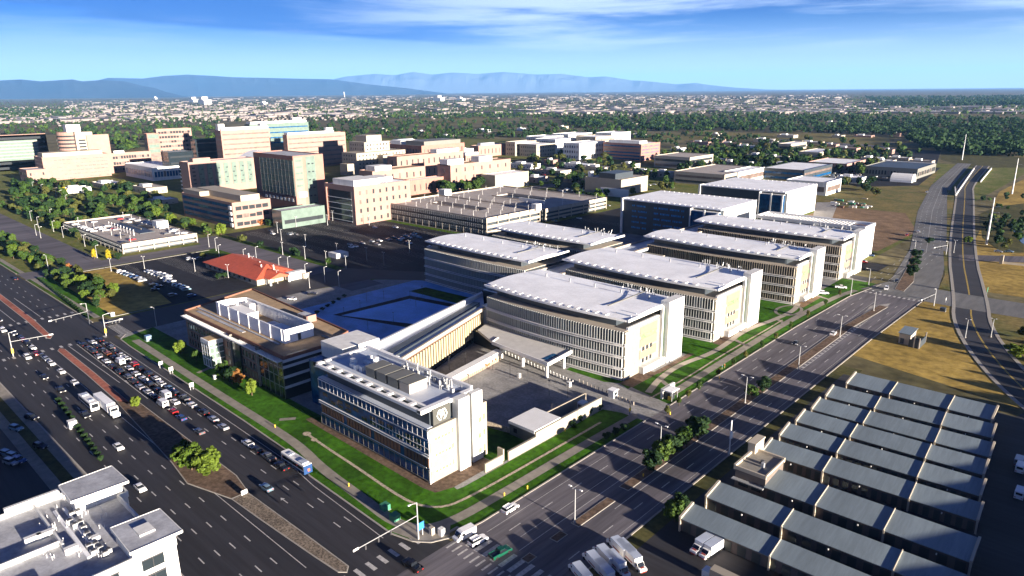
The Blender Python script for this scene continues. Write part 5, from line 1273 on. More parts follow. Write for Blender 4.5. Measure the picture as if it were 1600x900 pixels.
for i in range(46):
    px, py = 1292+rnd.random()*110, 266+rnd.random()*16
    c = rnd.choice(['white','white','silver','grey','black','pale_blue']); k = rnd.choice(['car','suv','pickup']); ob.append((parked(px, py, c, 'in the fleet yard', head=rnd.choice([0,90]), kind=k), c, k))
label_lot(ob, 'by the arched shelter')
ob = []
for i in range(30):
    px, py = 815+rnd.random()*110, 252+rnd.random()*24
    c = rnd.choice(['white','white','silver','grey','red']); ob.append((parked(px, py, c, 'in the north car park', head=0), c, 'car'))
for i in range(18):
    px, py = 872+rnd.random()*40, 296+rnd.random()*9
    c = rnd.choice(['white','white','silver']); ob.append((parked(px, py, c, 'in the north car park', head=0), c, 'car'))
label_lot(ob, 'behind the concrete decks')
ob = []
for px, py, c in ((840,331,'silver'),(880,340,'white'),(866,346,'pale_blue'),(905,342,'white'),(925,322,'silver'),(950,322,'silver'),(870,338,'silver'),(1014,290,'white'),(1022,289,'white'),(1032,290,'silver'),(1042,291,'white'),(1050,294,'silver'),(1008,292,'white')):
    ob.append((parked(px, py, c, 'around the visitor car park', head=0), c, 'car'))
label_lot(ob, 'around the blue shaded lot')
ob = []
for px, py, c in ((26,672,'pale_blue'),(12,712,'pale_blue'),(22,716,'pale_blue'),(30,722,'blue'),(50,655,'black'),(64,700,'black'),(18,725,'silver')):
    ob.append((parked(px, py, c, 'in the south lot', head=20, kind='suv', full=True), c, 'suv'))
label_lot(ob, 'in the dark lower left lot')
ob = []
for px, py, c in ((1593,775,'white'),(1594,735,'white'),(1592,725,'silver')):
    ob.append((parked(px, py, c, 'at the right edge of the storage yard', head=90, kind='van', full=True), c, 'van'))
label_lot(ob, 'at the right edge of the storage yard')
# --- big vehicles ---------------------------------------------------------------
def wheels(r, xs, w, rad=.5):
    for x in xs:
        for s in (-1,1):
            b = MB(); b.tube((x,s*w-.14,rad),(x,s*w+.14,rad),rad,rad,14); b.build('wheel', 'tyre', r, origin=(0,0,0))
def bus(label, px, py, head, band='blue'):
    x, y = P(px, py, 1.5)
    r = thing('city_bus', label, 'bus', (0,0,0), None)
    o = (0,0,0)
    b = MB(); b.prism([(-6,-1.27),(5.8,-1.27),(6.05,-.9),(6.05,.9),(5.8,1.27),(-6,1.27)],.35,3.0); bd = b.build('body', 'white_panel' if band == 'blue' else 'white_panel', r, origin=o)
    b = MB(); b.box(-6.03,-1.29,.4,5.6,-1.27,1.25); b.box(-6.03,1.27,.4,5.6,1.29,1.25); b.box(-6.08,-1.27,.4,-6.0,1.27,2.9); b.build('livery_band', 'paint_blue', bd, origin=o)
    b = MB(); b.box(-5.6,-1.3,1.5,5.5,-1.275,2.5); b.box(-5.6,1.275,1.5,5.5,1.3,2.5); b.box(6.05,-1.0,1.3,6.1,1.0,2.7); b.build('windows', 'car_glass', bd, origin=o)
    b = MB(); b.box(-5,-.9,3.0,-2.6,.9,3.3); b.box(2,-.7,3.0,3.4,.7,3.2); b.build('roof_unit', 'membrane_blue', bd, origin=o)
    b = MB(); b.box(-6.1,-.5,1.0,-6.08,.1,1.8); b.build('rear_emblem', 'orange_red', bd, origin=o)
    wheels(r, (-3.6,3.7), 1.15); r.location = (x, y, 0); r.rotation_euler = (0,0,R(head)); return r
bus('white roofed city bus with blue sides waiting at the kerb of the corner lawn', 463, 722, 180)
bus('white city bus heading east beside the articulated lorry', 139, 628, 0)
def lorry(label, px, py, head):
    x, y = P(px, py, 2); o = (0,0,0)
    r = thing('articulated_lorry', label, 'lorry', (0,0,0))
    b = MB(); b.box(-9,-1.25,1.1,3.8,1.25,4.0); b.build('trailer', 'membrane', r, origin=o)
    b = MB(); b.prism([(4.3,-1.2),(6.4,-1.2),(6.4,1.2),(4.3,1.2)],.6,3.6); b.box(6.4,-1.1,.6,7.9,1.1,1.9); cb_ = b.build('cab', 'white_panel', r, origin=o)
    b = MB(); b.box(6.4,-1.05,2.1,6.46,1.05,3.1); b.box(5.2,-1.22,2.1,6.2,1.22,3.0); b.build('windscreen', 'car_glass', cb_, origin=o)
    b = MB(); b.box(-8.8,-.5,.8,6,.5,1.1); b.build('chassis', 'dark_metal', r, origin=o)
    wheels(r, (-8,-6.8,3.6,4.9,7.1), 1.1); r.location = (x, y, 0); r.rotation_euler = (0,0,R(head))
lorry('white articulated lorry heading east beside the city bus', 168, 634, 0)
def moving_truck():
    o = (0,0,0)
    r = thing('moving_truck', '', 'moving truck', (0,0,0), 'moving trucks for hire')
    b = MB(); b.box(-4.2,-1.2,.9,1.9,1.2,3.3); bx = b.build('cargo_box', 'white_panel', r, origin=o)
    b = MB(); b.box(-4.25,-1.23,.86,2.0,1.23,.98); b.box(-4.24,-1.22,3.3,2.0,1.22,3.36); b.build('edge_rails', 'membrane_blue', bx, origin=o)
    b = MB()
    for s in (-1,1): b.box(-2.4,s*1.21-.01,1.25,.8,s*1.21+.01,1.6)
    b.build('side_stripe', 'truck_red', bx, origin=o)
    b = MB(); n = [(2.1,.6),(2.1,2.35),(2.6,2.4),(3.2,1.55),(4.2,1.35),(4.3,.7),(4.1,.5)]
    vs = [(x,-1.02,z) for x,z in n]+[(x,1.02,z) for x,z in n]; k = len(n)
    b.add(vs, [tuple(range(k)), tuple(range(2*k-1,k-1,-1))]+[(i,k+i,k+(i+1)%k,(i+1)%k) for i in range(k)]); cb_ = b.build('cab', 'white_panel', r, origin=o)
    b = MB(); b.add([(2.63,-.9,2.34),(3.24,-.95,1.56),(3.24,.95,1.56),(2.63,.9,2.34),(2.7,-.9,2.36),(3.3,-.95,1.58),(3.3,.95,1.58),(2.7,.9,2.36)], [(4,5,6,7),(0,4,7,3),(0,1,5,4),(3,7,6,2),(1,2,6,5)]); b.box(2.2,-1.04,1.6,2.8,1.04,2.1); b.build('windscreen', 'car_glass', cb_, origin=o)
    b = MB(); b.box(4.3,-.8,.55,4.4,.8,.8); b.box(3.35,-.6,1.55,3.9,.6,1.57); b.build('bumper', 'truck_red', cb_, origin=o)
    wheels(r, (-2.8,3.1), 1.0, .45)
    return r
mt = moving_truck(); remember(mt)
tr = [(1098,848,262,'left of the two moving trucks by the nearest storage row'),(1112,855,262,'right of the two moving trucks by the nearest storage row'),
      (966,851,158,'rearmost moving truck of the bottom cluster, left column'),(944,864,158,'second white moving truck from the back of the bottom cluster'),(928,874,158,'third white moving truck in the bottom cluster'),(982,862,-22,'rearmost moving truck in the right column at the bottom'),(991,872,-22,'second moving truck in the right column at the bottom'),(966,880,-22,'third moving truck in the right column at the bottom'),(906,892,158,'nearest white moving truck at the left of the bottom cluster'),(948,895,-22,'nearest white moving truck at the right of the bottom cluster')]
for i, (px, py, hd, lab) in enumerate(tr):
    o = mt if i == 0 else copy_tree(mt)
    x, y = P(px, py, 1.6); o.location = (x, y, 0); o.rotation_euler = (0,0,R(hd)); o.scale = (.84,.84,.84); o['label'] = 'white and red '+lab.replace('white ', '')
    o['group'] = 'moving trucks for hire'
x, y = P(1112,896,1.5)
r = thing('delivery_truck', 'tan box truck at the bottom edge beside the moving trucks', 'truck', (x+3,y,0))
b = MB(); b.box(x,y-1.1,.8,x+6,y+1.1,3.2); b.build('cargo_box', 'cream', r); b = MB(); b.box(x-1.8,y-1,.5,x,y+1,2.1); b.build('cab', 'white_panel', r); b = MB()
for dx in (-1,4.5):
    for s in (-1,1): b.tube((x+dx,y+s-.12,.45),(x+dx,y+s+.12,.45),.45,.45,12)
b.build('wheels', 'tyre', r)
# ================================================================ TREES
npr = np.random.RandomState(5)
def crown_mesh(seed, mat_, w=1., h=1., clumps=26, per=70, leaf_=.055, shape='round'):
    """leaf faces gathered in clumps through the crown's volume; unit crown: radius .5, height 1, base at z=0"""
    g_ = np.random.RandomState(seed); vs = []; fs = []
    cs = []
    while len(cs) < clumps:
        p = g_.uniform(-1, 1, 3); r_ = np.linalg.norm(p)
        if r_ > 1 or r_ < .35: continue
        if shape == 'cone':
            if math.hypot(p[0], p[1]) > (1-p[2])*.55: continue
        if shape == 'oval' and p[2] < -.8: continue
        p = p*np.array([.40*w, .40*w, .42*h])*(g_.uniform(.82, 1.12)); p[2] += .5*h
        cs.append((p, g_.uniform(.11, .19)*(w+h)/2))
    for c, rad in cs:
        q = g_.normal(size=(per, 3)); q /= np.linalg.norm(q, axis=1)[:, None]; q *= (g_.uniform(.35, 1., per)**.6)[:, None]*rad
        q[:, 2] *= .8
        for d in q:
            ce = c+d; s = leaf_*g_.uniform(.6, 1.3)
            n_ = d/(np.linalg.norm(d)+1e-6)+g_.normal(size=3)*.55; n_ /= np.linalg.norm(n_)
            a = np.cross(n_, [0,0,1.]); a /= (np.linalg.norm(a)+1e-6); b_ = np.cross(n_, a)
            o = len(vs); vs += [tuple(ce-a*s-b_*s*.6), tuple(ce+a*s-b_*s*.7), tuple(ce+a*s*.7+b_*s), tuple(ce-a*s*.8+b_*s*.8)]; fs.append((o,o+1,o+2,o+3))
    me = bpy.data.meshes.new('crown'); me.from_pydata(vs, [], fs); me.materials.append(M[mat_]); me.update(); return me
def trunk_mesh(seed, h=.55):
    g_ = random.Random(seed); b = MB(); b.tube((0,0,-.02),(0,0,h*.5),.035,.026,7); top = (0,0,h*.5)
    for i in range(6):
        a = i*1.05+g_.random(); e = (math.cos(a)*.24,math.sin(a)*.24,h*(.85+g_.random()*.5)); b.tube(top, e, .017, .005, 5)
    b.tube(top,(0,0,h*1.4),.02,.006,5)
    me = bpy.data.meshes.new('trunk'); me.from_pydata([tuple(v) for v in b.v], [], b.f); me.materials.append(M['bark']); return me
CR = {}
for i, (k, m_, sh, w_) in enumerate((('green','leaf_green','round',1.),('green2','leaf_green','oval',.85),('bright','leaf_bright','round',1.),('dark','leaf_dark','round',1.),('dark2','leaf_dark','oval',.8),('yellow','leaf_yellow','oval',.8),('olive','leaf_olive','round',1.),('rust','leaf_rust','round',1.),('purple','leaf_purple','round',1.),('conifer','leaf_dark','cone',.75))):
    CR[k] = (crown_mesh(20+i, m_, w_, 1., shape=sh), trunk_mesh(i))
DESC = {'green':'green','green2':'green','bright':'bright green','dark':'dark green','dark2':'dark green','yellow':'golden yellow','olive':'olive green','rust':'rust coloured','purple':'purple leaved','conifer':'dark conifer'}
NT = [0]
def tree(x, y, h, w, kind, label, group=None, z=0., name='tree'):
    if name == 'tree': NT[0] += 1
    r = thing(name, label, {'tree':'tree','shrub':'shrub'}.get(name, 'tree'), (x,y,z), group, rnd.random()*6.28)
    c, t = CR[kind]; low = .12 if name != 'shrub' else 0.
    o = bpy.data.objects.new('crown' if name != 'shrub' else 'foliage', c); C.objects.link(o); o.parent = r; o.location = (0,0,h*low); o.scale = (w*rnd.uniform(.9,1.1), w*rnd.uniform(.9,1.1), h*(1-low))
    o = bpy.data.objects.new('trunk' if name != 'shrub' else 'stem', t); C.objects.link(o); o.parent = r; o.scale = (h*.9 if name == 'tree' else w, h*.9 if name == 'tree' else w, h)
    return r
AVOID = [(-1500,44,260,100),(-348,40,-100,260),(-478,92,-458,200),(-1500,116,-478,148),(-500,200,-300,222),(-612,150,-484,204),(-455,118,-346,197),(-500,226,-292,338),(-412,168,-340,200),(-480,340,-340,408),(-106,60,-60,400)]
def blocked(x, y):
    for a in AVOID:
        if a[0] < x < a[2] and a[1] < y < a[3]: return True
    return False
BLD = []
for o in bpy.data.objects:                               # footprints of what stands already
    if o.type == 'MESH' and o.name.split('.')[0] in ('wall','core') and o.parent is not None:
        co = [v.co for v in o.data.vertices]; L_ = o.parent.location
        BLD.append((min(c.x for c in co)+L_.x-3, min(c.y for c in co)+L_.y-3, max(c.x for c in co)+L_.x+3, max(c.y for c in co)+L_.y+3))
def hits(x, y):
    return any(a[0] < x < a[2] and a[1] < y < a[3] for a in BLD)
LATER = []
def inside(px, py, poly):
    c = False; n = len(poly)
    for i in range(n):
        (x1, y1), (x2, y2) = poly[i], poly[(i+1) % n]
        if (y1 > py) != (y2 > py) and px < (x2-x1)*(py-y1)/(y2-y1)+x1: c = not c
    return c
def scatter(poly, n, hr, kinds, label, wr=(.75,1.05)):
    xs_ = [p[0] for p in poly]; ys_ = [p[1] for p in poly]; k = 0; t = 0; pts = []
    while k < n and t < n*40:
        t += 1; px = rnd.uniform(min(xs_), max(xs_)); py = rnd.uniform(min(ys_), max(ys_))
        if not inside(px, py, poly): continue
        x, y = P(px, py)
        if blocked(x, y) or hits(x, y): continue
        if any((x-a)**2+(y-b)**2 < 16 for a, b in pts): continue
        pts.append((x, y)); h = rnd.uniform(*hr); kd = rnd.choice(kinds)
        LATER.append((h/math.hypot(x, y), x, y, h, h*rnd.uniform(*wr), kd, '%s tree %s' % (DESC[kd], label), 'trees '+label))
        k += 1
scatter([(0,318),(60,332),(150,378),(205,430),(150,500),(60,440),(0,400)], 75, (4,8), ['green','green','bright','dark','dark','green2','olive'], 'in the parkland between the two avenues')
scatter([(10,285),(110,288),(200,290),(235,300),(285,330),(230,340),(110,352),(20,318)], 120, (5,10.5), ['green','green','dark','dark','green2','olive','green','dark'], 'in the hospital garden at left')
scatter([(105,352),(135,385),(190,405),(230,395),(190,412),(120,392),(95,352)], 10, (5,8), ['green','olive','dark'], 'beside the low parking deck')
scatter([(215,330),(300,352),(360,372),(330,378),(260,352),(215,342)], 14, (6,10), ['green','dark','bright','green2'], 'in front of the glazed podium')
scatter([(395,340),(520,338),(560,352),(540,362),(410,362)], 12, (4,6), ['olive','yellow','green'], 'along the tower forecourt')
scatter([(372,375),(470,405),(530,425),(520,432),(460,412),(372,388)], 14, (3.5,6), ['green','dark','olive','green2'], 'along the shaded edge of the campus street')
scatter([(660,296),(700,292),(770,284),(782,298),(700,306)], 22, (10,15), ['green','dark','dark','green2'], 'between the peach block and the concrete car parks')
scatter([(800,244),(940,236),(960,262),(1060,268),(1050,300),(930,312),(820,290),(800,262)], 80, (7,12), ['green','dark','olive','dark','green2'], 'among the car parks left of the tan building')
scatter([(1010,240),(1240,238),(1300,250),(1360,262),(1350,276),(1200,276),(1110,272),(1030,262)], 90, (9,14), ['dark','green','dark','green2'], 'among the low buildings right of centre')
scatter([(1180,226),(1260,218),(1440,232),(1430,248),(1250,246)], 40, (7,12), ['dark','green','olive'], 'by the north meadow and the canal road')
scatter([(1530,345),(1570,330),(1600,325),(1600,392),(1560,390)], 20, (4,8), ['dark','olive'], 'in the creek thicket')
scatter([(1512,320),(1530,300),(1600,300),(1600,325),(1540,330)], 8, (3,5), ['olive','dark'], 'on the dry slope above the creek')
scatter([(1305,285),(1380,285),(1390,300),(1330,305)], 8, (6,10), ['dark','olive'], 'around the building site')
scatter([(1100,236),(1250,232),(1380,244),(1400,268),(1250,274),(1110,262)], 110, (7,12), ['dark','green','dark'], 'between the small buildings right of centre')
scatter([(300,372),(480,400),(640,432),(600,440),(470,412),(300,380)], 14, (3,5), ['dark','green'], 'along the campus street edge')
scatter([(430,210),(520,225),(560,262),(540,280),(510,262),(440,236)], 20, (8,13), ['green','dark','green2'], 'between the pink laboratories')
scatter([(560,345),(620,352),(680,368),(660,376),(560,356)], 10, (4,7), ['green','dark','olive'], 'in front of the concrete car park')
for i, (x, y, h) in enumerate(((38,258,11.5),(42,266,12),(37,275,12),(44,284,12),(39,293,11.5),(36,303,12),(41,313,11.5),(37,324,12),(42,336,11.5),(38,348,11))):  # tree row added out of view to shade the dry meadow
    tree(x, y, h, h*.8, 'green', 'tall green tree added out of view to shade the meadow', 'unseen trees added for shade east of the connector road')
for px, py, h, w, kd, lab in (
    (300,735,8.5,9,'bright','big bushy bright green tree on the avenue median, left of its pair'),(325,742,8,8.5,'bright','big bushy bright green tree on the avenue median, right of its pair'),(287,722,6.5,6.5,'green','smaller green tree behind the big bushy pair on the median'),
    (213,636,4,3.6,'bright','small bright tree on the median beside the queuing vans'),
    (134,468,5.5,6,'bright','round bright green tree at the corner of the dry meadow'),(108,452,6,7,'green','green tree at the left edge of the dry meadow'),(93,443,5,6,'olive','olive tree beside the dry meadow walk'),
    (148,405,6.5,3.8,'yellow','left of the two yellow trees by the low parking deck'),(171,407,7,4.6,'yellow','right of the two yellow trees by the low parking deck'),(110,424,5,4,'rust','rust coloured tree on the corner by the link street'),(186,406,5,4.6,'dark','dark round tree right of the yellow trees'),
    (100,306,9,9,'yellow','wide golden tree in front of the long pink wing'),(177,322,12,13,'green','large green tree at the edge of the shaded hospital garden'),
    (350,592,7,5.5,'green','green tree in front of the brick office entrance bay, left of three'),(363,600,7,5,'dark','middle tree in the group in front of the brick office'),(374,602,6,4.6,'rust','rust brown tree in the group in front of the brick office'),(394,618,6.5,4.2,'bright','thin bright tree right of the group in front of the brick office'),
    (283,553,6,5,'bright','bright tree left of the entrance bay on the shaded lawn'),(307,565,5,3.6,'green','slim green tree left of the entrance bay'),
    (1018,736,6.5,6,'dark','nearest dark tree of the boulevard median clump'),(1034,722,7,6.5,'green','second tree of the boulevard median clump'),(1050,712,7,6.5,'dark','third tree of the boulevard median clump'),(1072,700,7.5,7,'green','fourth tree of the boulevard median clump, beside the lamp'),(1090,686,8,7,'dark','tallest dark tree at the far end of the boulevard median clump'),
    (1174,622,5,5,'green','small green tree of the far pair on the boulevard median'),(1193,613,6,5.6,'dark','dark tree of the far pair on the boulevard median'),
    (1054,815,6,6,'green','green tree left of the nearest storage row'),(1062,800,5,5,'dark','dark tree behind the tree left of the nearest storage row'),
    (1424,432,7,7,'dark','dark tree on the north median, nearest of three'),(1428,420,7,7,'dark','dark tree on the north median, middle of three'),(1431,406,7,7,'dark','dark tree on the north median, farthest of three'),
    (933,318,11,13,'bright','broad bright tree by the blue shaded visitor car park'),(918,316,10,11,'dark','dark tree next to the broad bright tree'),(903,312,8,9,'green','green tree left of the broad bright tree'),
    (853,656,2.4,5,'purple','purple leaved tree behind the gatehouse'),(838,660,2.2,4.5,'purple','low purple leaved tree left of the gatehouse'),
    (408,352,5,6,'rust','rust coloured tree in front of the peach podium'),(390,350,5,5,'yellow','yellow tree in front of the peach podium'),
    (1368,306,9,11,'olive','broad olive tree on the dry lot behind the building site'),(1355,300,7,8,'dark','dark tree beside the broad olive tree'),
    (1590,560,6,9,'bright','bush of bright trees at the right edge below the cross street'),(1604,530,6,9,'olive','olive tree at the right edge below the cross street'),
    (1452,380,4,6,'dark','dark tree on the grass strip by the second junction'),(1512,380,5,6,'bright','bright tree at the end of the connector bridge'),
    (342,436,3.5,4.6,'dark','shrubby dark tree against the red roofed building'),(352,434,3.5,4,'dark','second dark tree against the red roofed building'),(318,404,4,4,'olive','olive tree by the red roofed building')):
    x, y = P(px, py); tree(x, y, h, w, kd, lab)
bnd = [(1043,648),(1061,634),(1075,622),(1092,610),(1122,588),(1145,572),(1165,560),(1190,545),(1212,531),(1236,514),(1262,496),(1290,478),(1312,462)]
for i, (px, py) in enumerate(bnd):
    x, y = P(px, py); tree(x, y, 3.6, 2.2, ['olive','green2','olive','green'][i % 4], '%s young street tree from the guard booth on the boulevard verge' % nth(i), 'young street trees on the boulevard verge')
fr = [(975,672),(962,679),(948,686),(936,640),(921,648),(905,658),(895,668)]
for i, (px, py) in enumerate(fr):
    x, y = P(px, py); tree(x, y, 2.4, 2.6, 'dark', '%s round shrub from the drive end below the boundary wall' % nth(i), 'shrubs below the boundary wall', name='shrub')
for i in range(26):
    t = i/25; x, y = P(62+t*78, 437+t*62); tree(x, y, 1.6, 2.0, 'dark', '%s shrub from the left along the dry meadow footpath' % nth(i), 'clipped shrubs by the avenue footpath', name='shrub')
for i in range(14):
    t = i/13; x, y = P(92+t*66, 628+t*92); tree(x, y, 1.8, 2.0, 'dark', '%s dark shrub in the row between the avenue and the dark lot' % nth(i), 'shrubs beside the dark lot', name='shrub')
for i in range(8):
    t = i/7; x, y = P(478+t*60, 500-t*36); tree(x+200*0, y, 1.5, 2.6, 'dark', '%s shrub in the courtyard bed' % nth(i), 'shrubs in the courtyard bed', name='shrub')
FAR_TREES = []
LATER.sort(key=lambda t: -t[0])
for i, (_, x, y, h, w, kd, lab, grp) in enumerate(LATER):
    if NT[0] < 296: tree(x, y, h, w, kd, lab, grp)
    else: FAR_TREES.append((x, y, h, w))
# ================================================================ POSTS, LAMPS, SIGNALS
def lamp(px, py, h, label, group=None, arm=2.0, ang=0, dbl=False, col='galv'):
    x, y = P(px, py); r = thing('street_lamp', label, 'street lamp', (x,y,0), group)
    b = MB(); b.lathe([(.34,0),(.34,.5)],8,(x,y)); b.build('base', 'concrete', r)
    b = MB(); b.tube((x,y,.4),(x,y,h),.16,.09,8); b.build('pole', col, r)
    for s in ([1,-1] if dbl else [1]):
        dx, dy = math.cos(R(ang))*arm*s, math.sin(R(ang))*arm*s
        b = MB(); b.bar((x,y,h-.1),(x+dx,y+dy,h+.15),.12,.12); b.build('arm', col, r)
        b = MB(); b.bar((x+dx*.75,y+dy*.75,h+.14),(x+dx*1.25,y+dy*1.25,h+.16),.42,.18); b.build('lamp_head', 'white_panel', r)
    return r
def lamps(lst, h, lab, grp, **k):
    for i, (px, py) in enumerate(lst): lamp(px, py, h, '%s %s' % (nth(i), lab), grp, **k)
lamps([(898,818),(1031,712),(1164,630),(1247,578),(1312,527),(1365,486)], 9.5, 'tall boulevard lamp on the median, counted from the avenue', 'lamps on the boulevard median', arm=1.6, ang=180, dbl=True)
lamps([(305,424),(357,434),(396,420),(434,443),(174,424),(226,420)], 7.5, 'lamp of the car park by the red roofed building', 'lamps in the west car park', arm=1., dbl=True, ang=20)
lamps([(401,407),(382,411),(437,425),(451,424),(478,436),(508,441),(530,448),(484,450),(343,404),(327,386),(338,392)], 8.5, 'street lamp along the campus street behind the red roofed building', 'lamps along the campus street', arm=1.4, ang=90)
lamps([(440,376),(478,385),(442,398),(477,405),(510,413),(541,421),(527,400),(573,407),(512,352),(559,344),(520,345),(475,344),(434,364),(463,355),(600,342),(577,352),(640,395),(600,415)], 8, 'lamp in the shaded hospital car park', 'lamps in the hospital car park', arm=1., dbl=True)
lamps([(64,372),(57,368),(49,345),(70,330),(60,355),(80,342),(95,310),(66,300),(52,296),(88,306),(130,310),(104,318),(124,368),(133,385),(99,371),(152,403),(84,362)], 8, 'lamp beside the old avenue and the garden', 'lamps beside the old avenue', arm=1.4, ang=90)
lamps([(245,511),(76,422),(1428,398),(1329,462),(1357,446)], 9, 'single street lamp at a street corner, counted from the crossroads', 'corner street lamps', arm=1.6, ang=200)
lamps([(1548,527),(1508,528),(1490,395)], 8, 'lamp beside the curving connector road', 'lamps of the connector road', arm=.8, dbl=True, ang=0)
for i, (gx0, gy0, gx1, gy1, gh, nx_, ny_, lab) in enumerate(((-460,348,-348,402,11.5,9,4,'first concrete car park'),(-474,420,-354,498,8.8,7,4,'second concrete car park'),(-605,157,-491,197,5.3,7,2,'low parking deck'))):
    for a in range(nx_):
        for b_ in range(ny_):
            x = gx0+4+(gx1-gx0-8)*a/(nx_-1); y = gy0+4+(gy1-gy0-8)*b_/(ny_-1)
            r = thing('deck_lamp', 'lamp post standing on the roof deck of the %s' % lab, 'lamp post', (x,y,gh), 'lamps on the deck of the '+lab)
            q = MB(); q.tube((x,y,gh),(x,y,gh+4.4),.1,.07,6); q.build('pole', 'white_panel', r)
            q = MB(); q.box(x-.7,y-.2,gh+4.4,x+.7,y+.2,gh+4.6); q.build('lamp_head', 'white_panel', r)
pl = [(1115,665-88,),(741,577)]
for i, (px, py) in enumerate(((770,578),(797,590),(824,600),(858,618),(887,622),(753,634),(732,608),(862,655),(702,578),(727,572))):
    x, y = P(px, py); r = thing('plaza_lamp', '%s slim dark lamp on the entry plaza, counted from the white capped wall' % nth(i), 'lamp post', (x,y,0), 'slim dark lamps of the entry plaza')
    q = MB(); q.tube((x,y,0),(x,y,5.4),.09,.07,6); q.build('pole', 'dark_metal', r); q = MB(); q.box(x-.5,y-.15,5.3,x+.5,y+.15,5.5); q.build('lamp_head', 'dark_metal', r)
for i, (px, py) in enumerate(((538,497),(573,471),(600,470),(641,470),(563,485),(615,505),(650,480),(660,462),(575,515))):
    x, y = P(px, py); r = thing('courtyard_lamp', '%s slim lamp in the blue shaded courtyard' % nth(i), 'lamp post', (x,y,0), 'slim lamps of the courtyard')
    q = MB(); q.tube((x,y,0),(x,y,5.),.08,.06,6); q.build('pole', 'dark_metal', r); q = MB(); q.box(x-.4,y-.15,4.95,x+.4,y+.15,5.1); q.build('lamp_head', 'dark_metal', r)
def powerpole(px, py, h, label, arms=3):
    x, y = P(px, py); r = thing('power_pole', label, 'power pole', (x,y,0), 'tall steel power poles')
    q = MB(); q.tube((x,y,0),(x,y,h),.75,.3,12); q.build('pole', 'galv', r)
    for k in range(arms):
        q = MB(); q.bar((x,y,h-6-k*4),(x+4,y-1,h-5.3-k*4),.3,.3); q.build('cross_arm', 'galv', r)
        q = MB(); q.tube((x+4,y-1,h-5.3-k*4),(x+4,y-1,h-6.8-k*4),.12,.12,6); q.build('insulator', 'dark_metal', r)
powerpole(1541,382,31,'nearest tall steel power pole, beside the connector road')
powerpole(1503,250,36,'tall steel power pole by the boulevard bend')
powerpole(1581,303,34,'tall power pole on the dry slope at the right', 1)
x, y = P(1139,712); r = thing('banner_pole', 'white metal pole beside the storage office', 'pole', (x,y,0))
q = MB(); q.tube((x,y,0),(x,y,11),.22,.16,8); q.build('pole', 'white_panel', r); q = MB(); q.box(x-.1,y-.4,5.5,x+.4,y+.4,7.5); q.build('sign_panel', 'white_panel', r)
def signal(px, py, h, ex, ey, label, arm_z, yellow=True):
    x, y = P(px, py); u, v = P(ex, ey, arm_z)
    r = thing('traffic_signal', label, 'traffic signal', (x,y,0), 'mast arm traffic signals')
    q = MB(); q.tube((x,y,0),(x,y,h),.2,.12,8); q.build('pole', 'galv', r)
    q = MB(); q.bar((x,y,arm_z),(u,v,arm_z+.4),.14,.14); q.build('mast_arm', 'galv', r)
    for t in (.45,.65,.85):
        a, b_ = x+(u-x)*t, y+(v-y)*t; q = MB(); q.box(a-.2,b_-.2,arm_z-.9,a+.2,b_+.2,arm_z+.2); q.build('signal_head', 'dark_metal', r)
    a, b_ = u, v; d = Vector((u-x, v-y, 0)).normalized()
    q = MB(); q.bar((u-d.x*.9,v-d.y*.9,arm_z+.4),(u+d.x*.5,v+d.y*.5,arm_z+.4),.08,.5); q.build('street_sign', 'white_panel', r)
    q = MB(); q.bar((x,y,h-.1),(x+d.x*2,y+d.y*2,h+.3),.12,.12); q.build('lamp_arm', 'galv', r)
    q = MB(); q.bar((x+d.x*1.8,y+d.y*1.8,h+.3),(x+d.x*2.6,y+d.y*2.6,h+.35),.4,.18); q.build('lamp_head', 'white_panel', r)
    if yellow: q = MB(); q.box(x-.35,y-.35,1.4,x+.35,y+.35,3.4); q.build('signal_box', 'yellow', r)
signal(21,557,10,81,524,'traffic signal on a long arm at the near left corner of the crossroads',6.2)
signal(140,507,10,78,503,'traffic signal on a long arm at the far corner of the crossroads',6.2,False)
signal(166,525,9.5,190,500,'traffic signal with a yellow box by the side street crossing',5.8)
signal(654,843,9.8,555,862,'traffic signal reaching over the avenue from the corner lawn',6.4,False)
signal(1163,633-6,7,1200,640,'traffic signal beside the boulevard lane near the guard booth',5.6,False) if False else None
signal(1459,478,8.5,1440,470,'traffic signal at the boulevard junction',6,False)
signal(1478,398,8.5,1460,388,'traffic signal at the second boulevard junction',6,False)
x, y = P(1008,640); r = thing('pedestrian_signal', 'dark signal post with a yellow sign at the mouth of the entry drive', 'signal post', P(984,648)+(0,)); x, y = P(984,648)
q = MB(); q.tube((x,y,0),(x,y,6.5),.12,.1,8); q.build('pole', 'dark_metal', r); q = MB(); q.box(x-.1,y-.5,1.2,x+.1,y+.5,2.4); q.build('sign', 'yellow', r)
def small_sign(px, py, h, w, hh, m, label, group=None, name='sign'):
    x, y = P(px, py); r = thing(name, label, 'sign', (x,y,0), group)
    q = MB(); q.box(x-.06,y-w*.35,0,x+.06,y-w*.25,h); q.box(x-.06,y+w*.25,0,x+.06,y+w*.35,h); q.build('post', 'galv', r)
    q = MB(); q.box(x+.06,y-w/2,h-hh,x+.14,y+w/2,h+.1); q.build('panel', m, r)
for i, (px, py) in enumerate(((252,575),(268,584),(300,609))):
    small_sign(px, py, 2.6, 1.5, 1.4, 'white_wall', '%s white square sign on the verge beside the queuing cars' % nth(i), 'white signs on the verge')
small_sign(657,838,3.6,2.2,1.8,'blue_sign','blue sign on a post at the corner lawn')
small_sign(1475+2,473,2.4,1.,1.2,'white_wall','small white sign on the junction corner')
small_sign(1541,463,4.6,1.6,2.4,'green_box','green road sign beside the connector road')
small_sign(382,774,1.5,1.6,1.1,'white_wall','small white sign on the tip of the brown median')
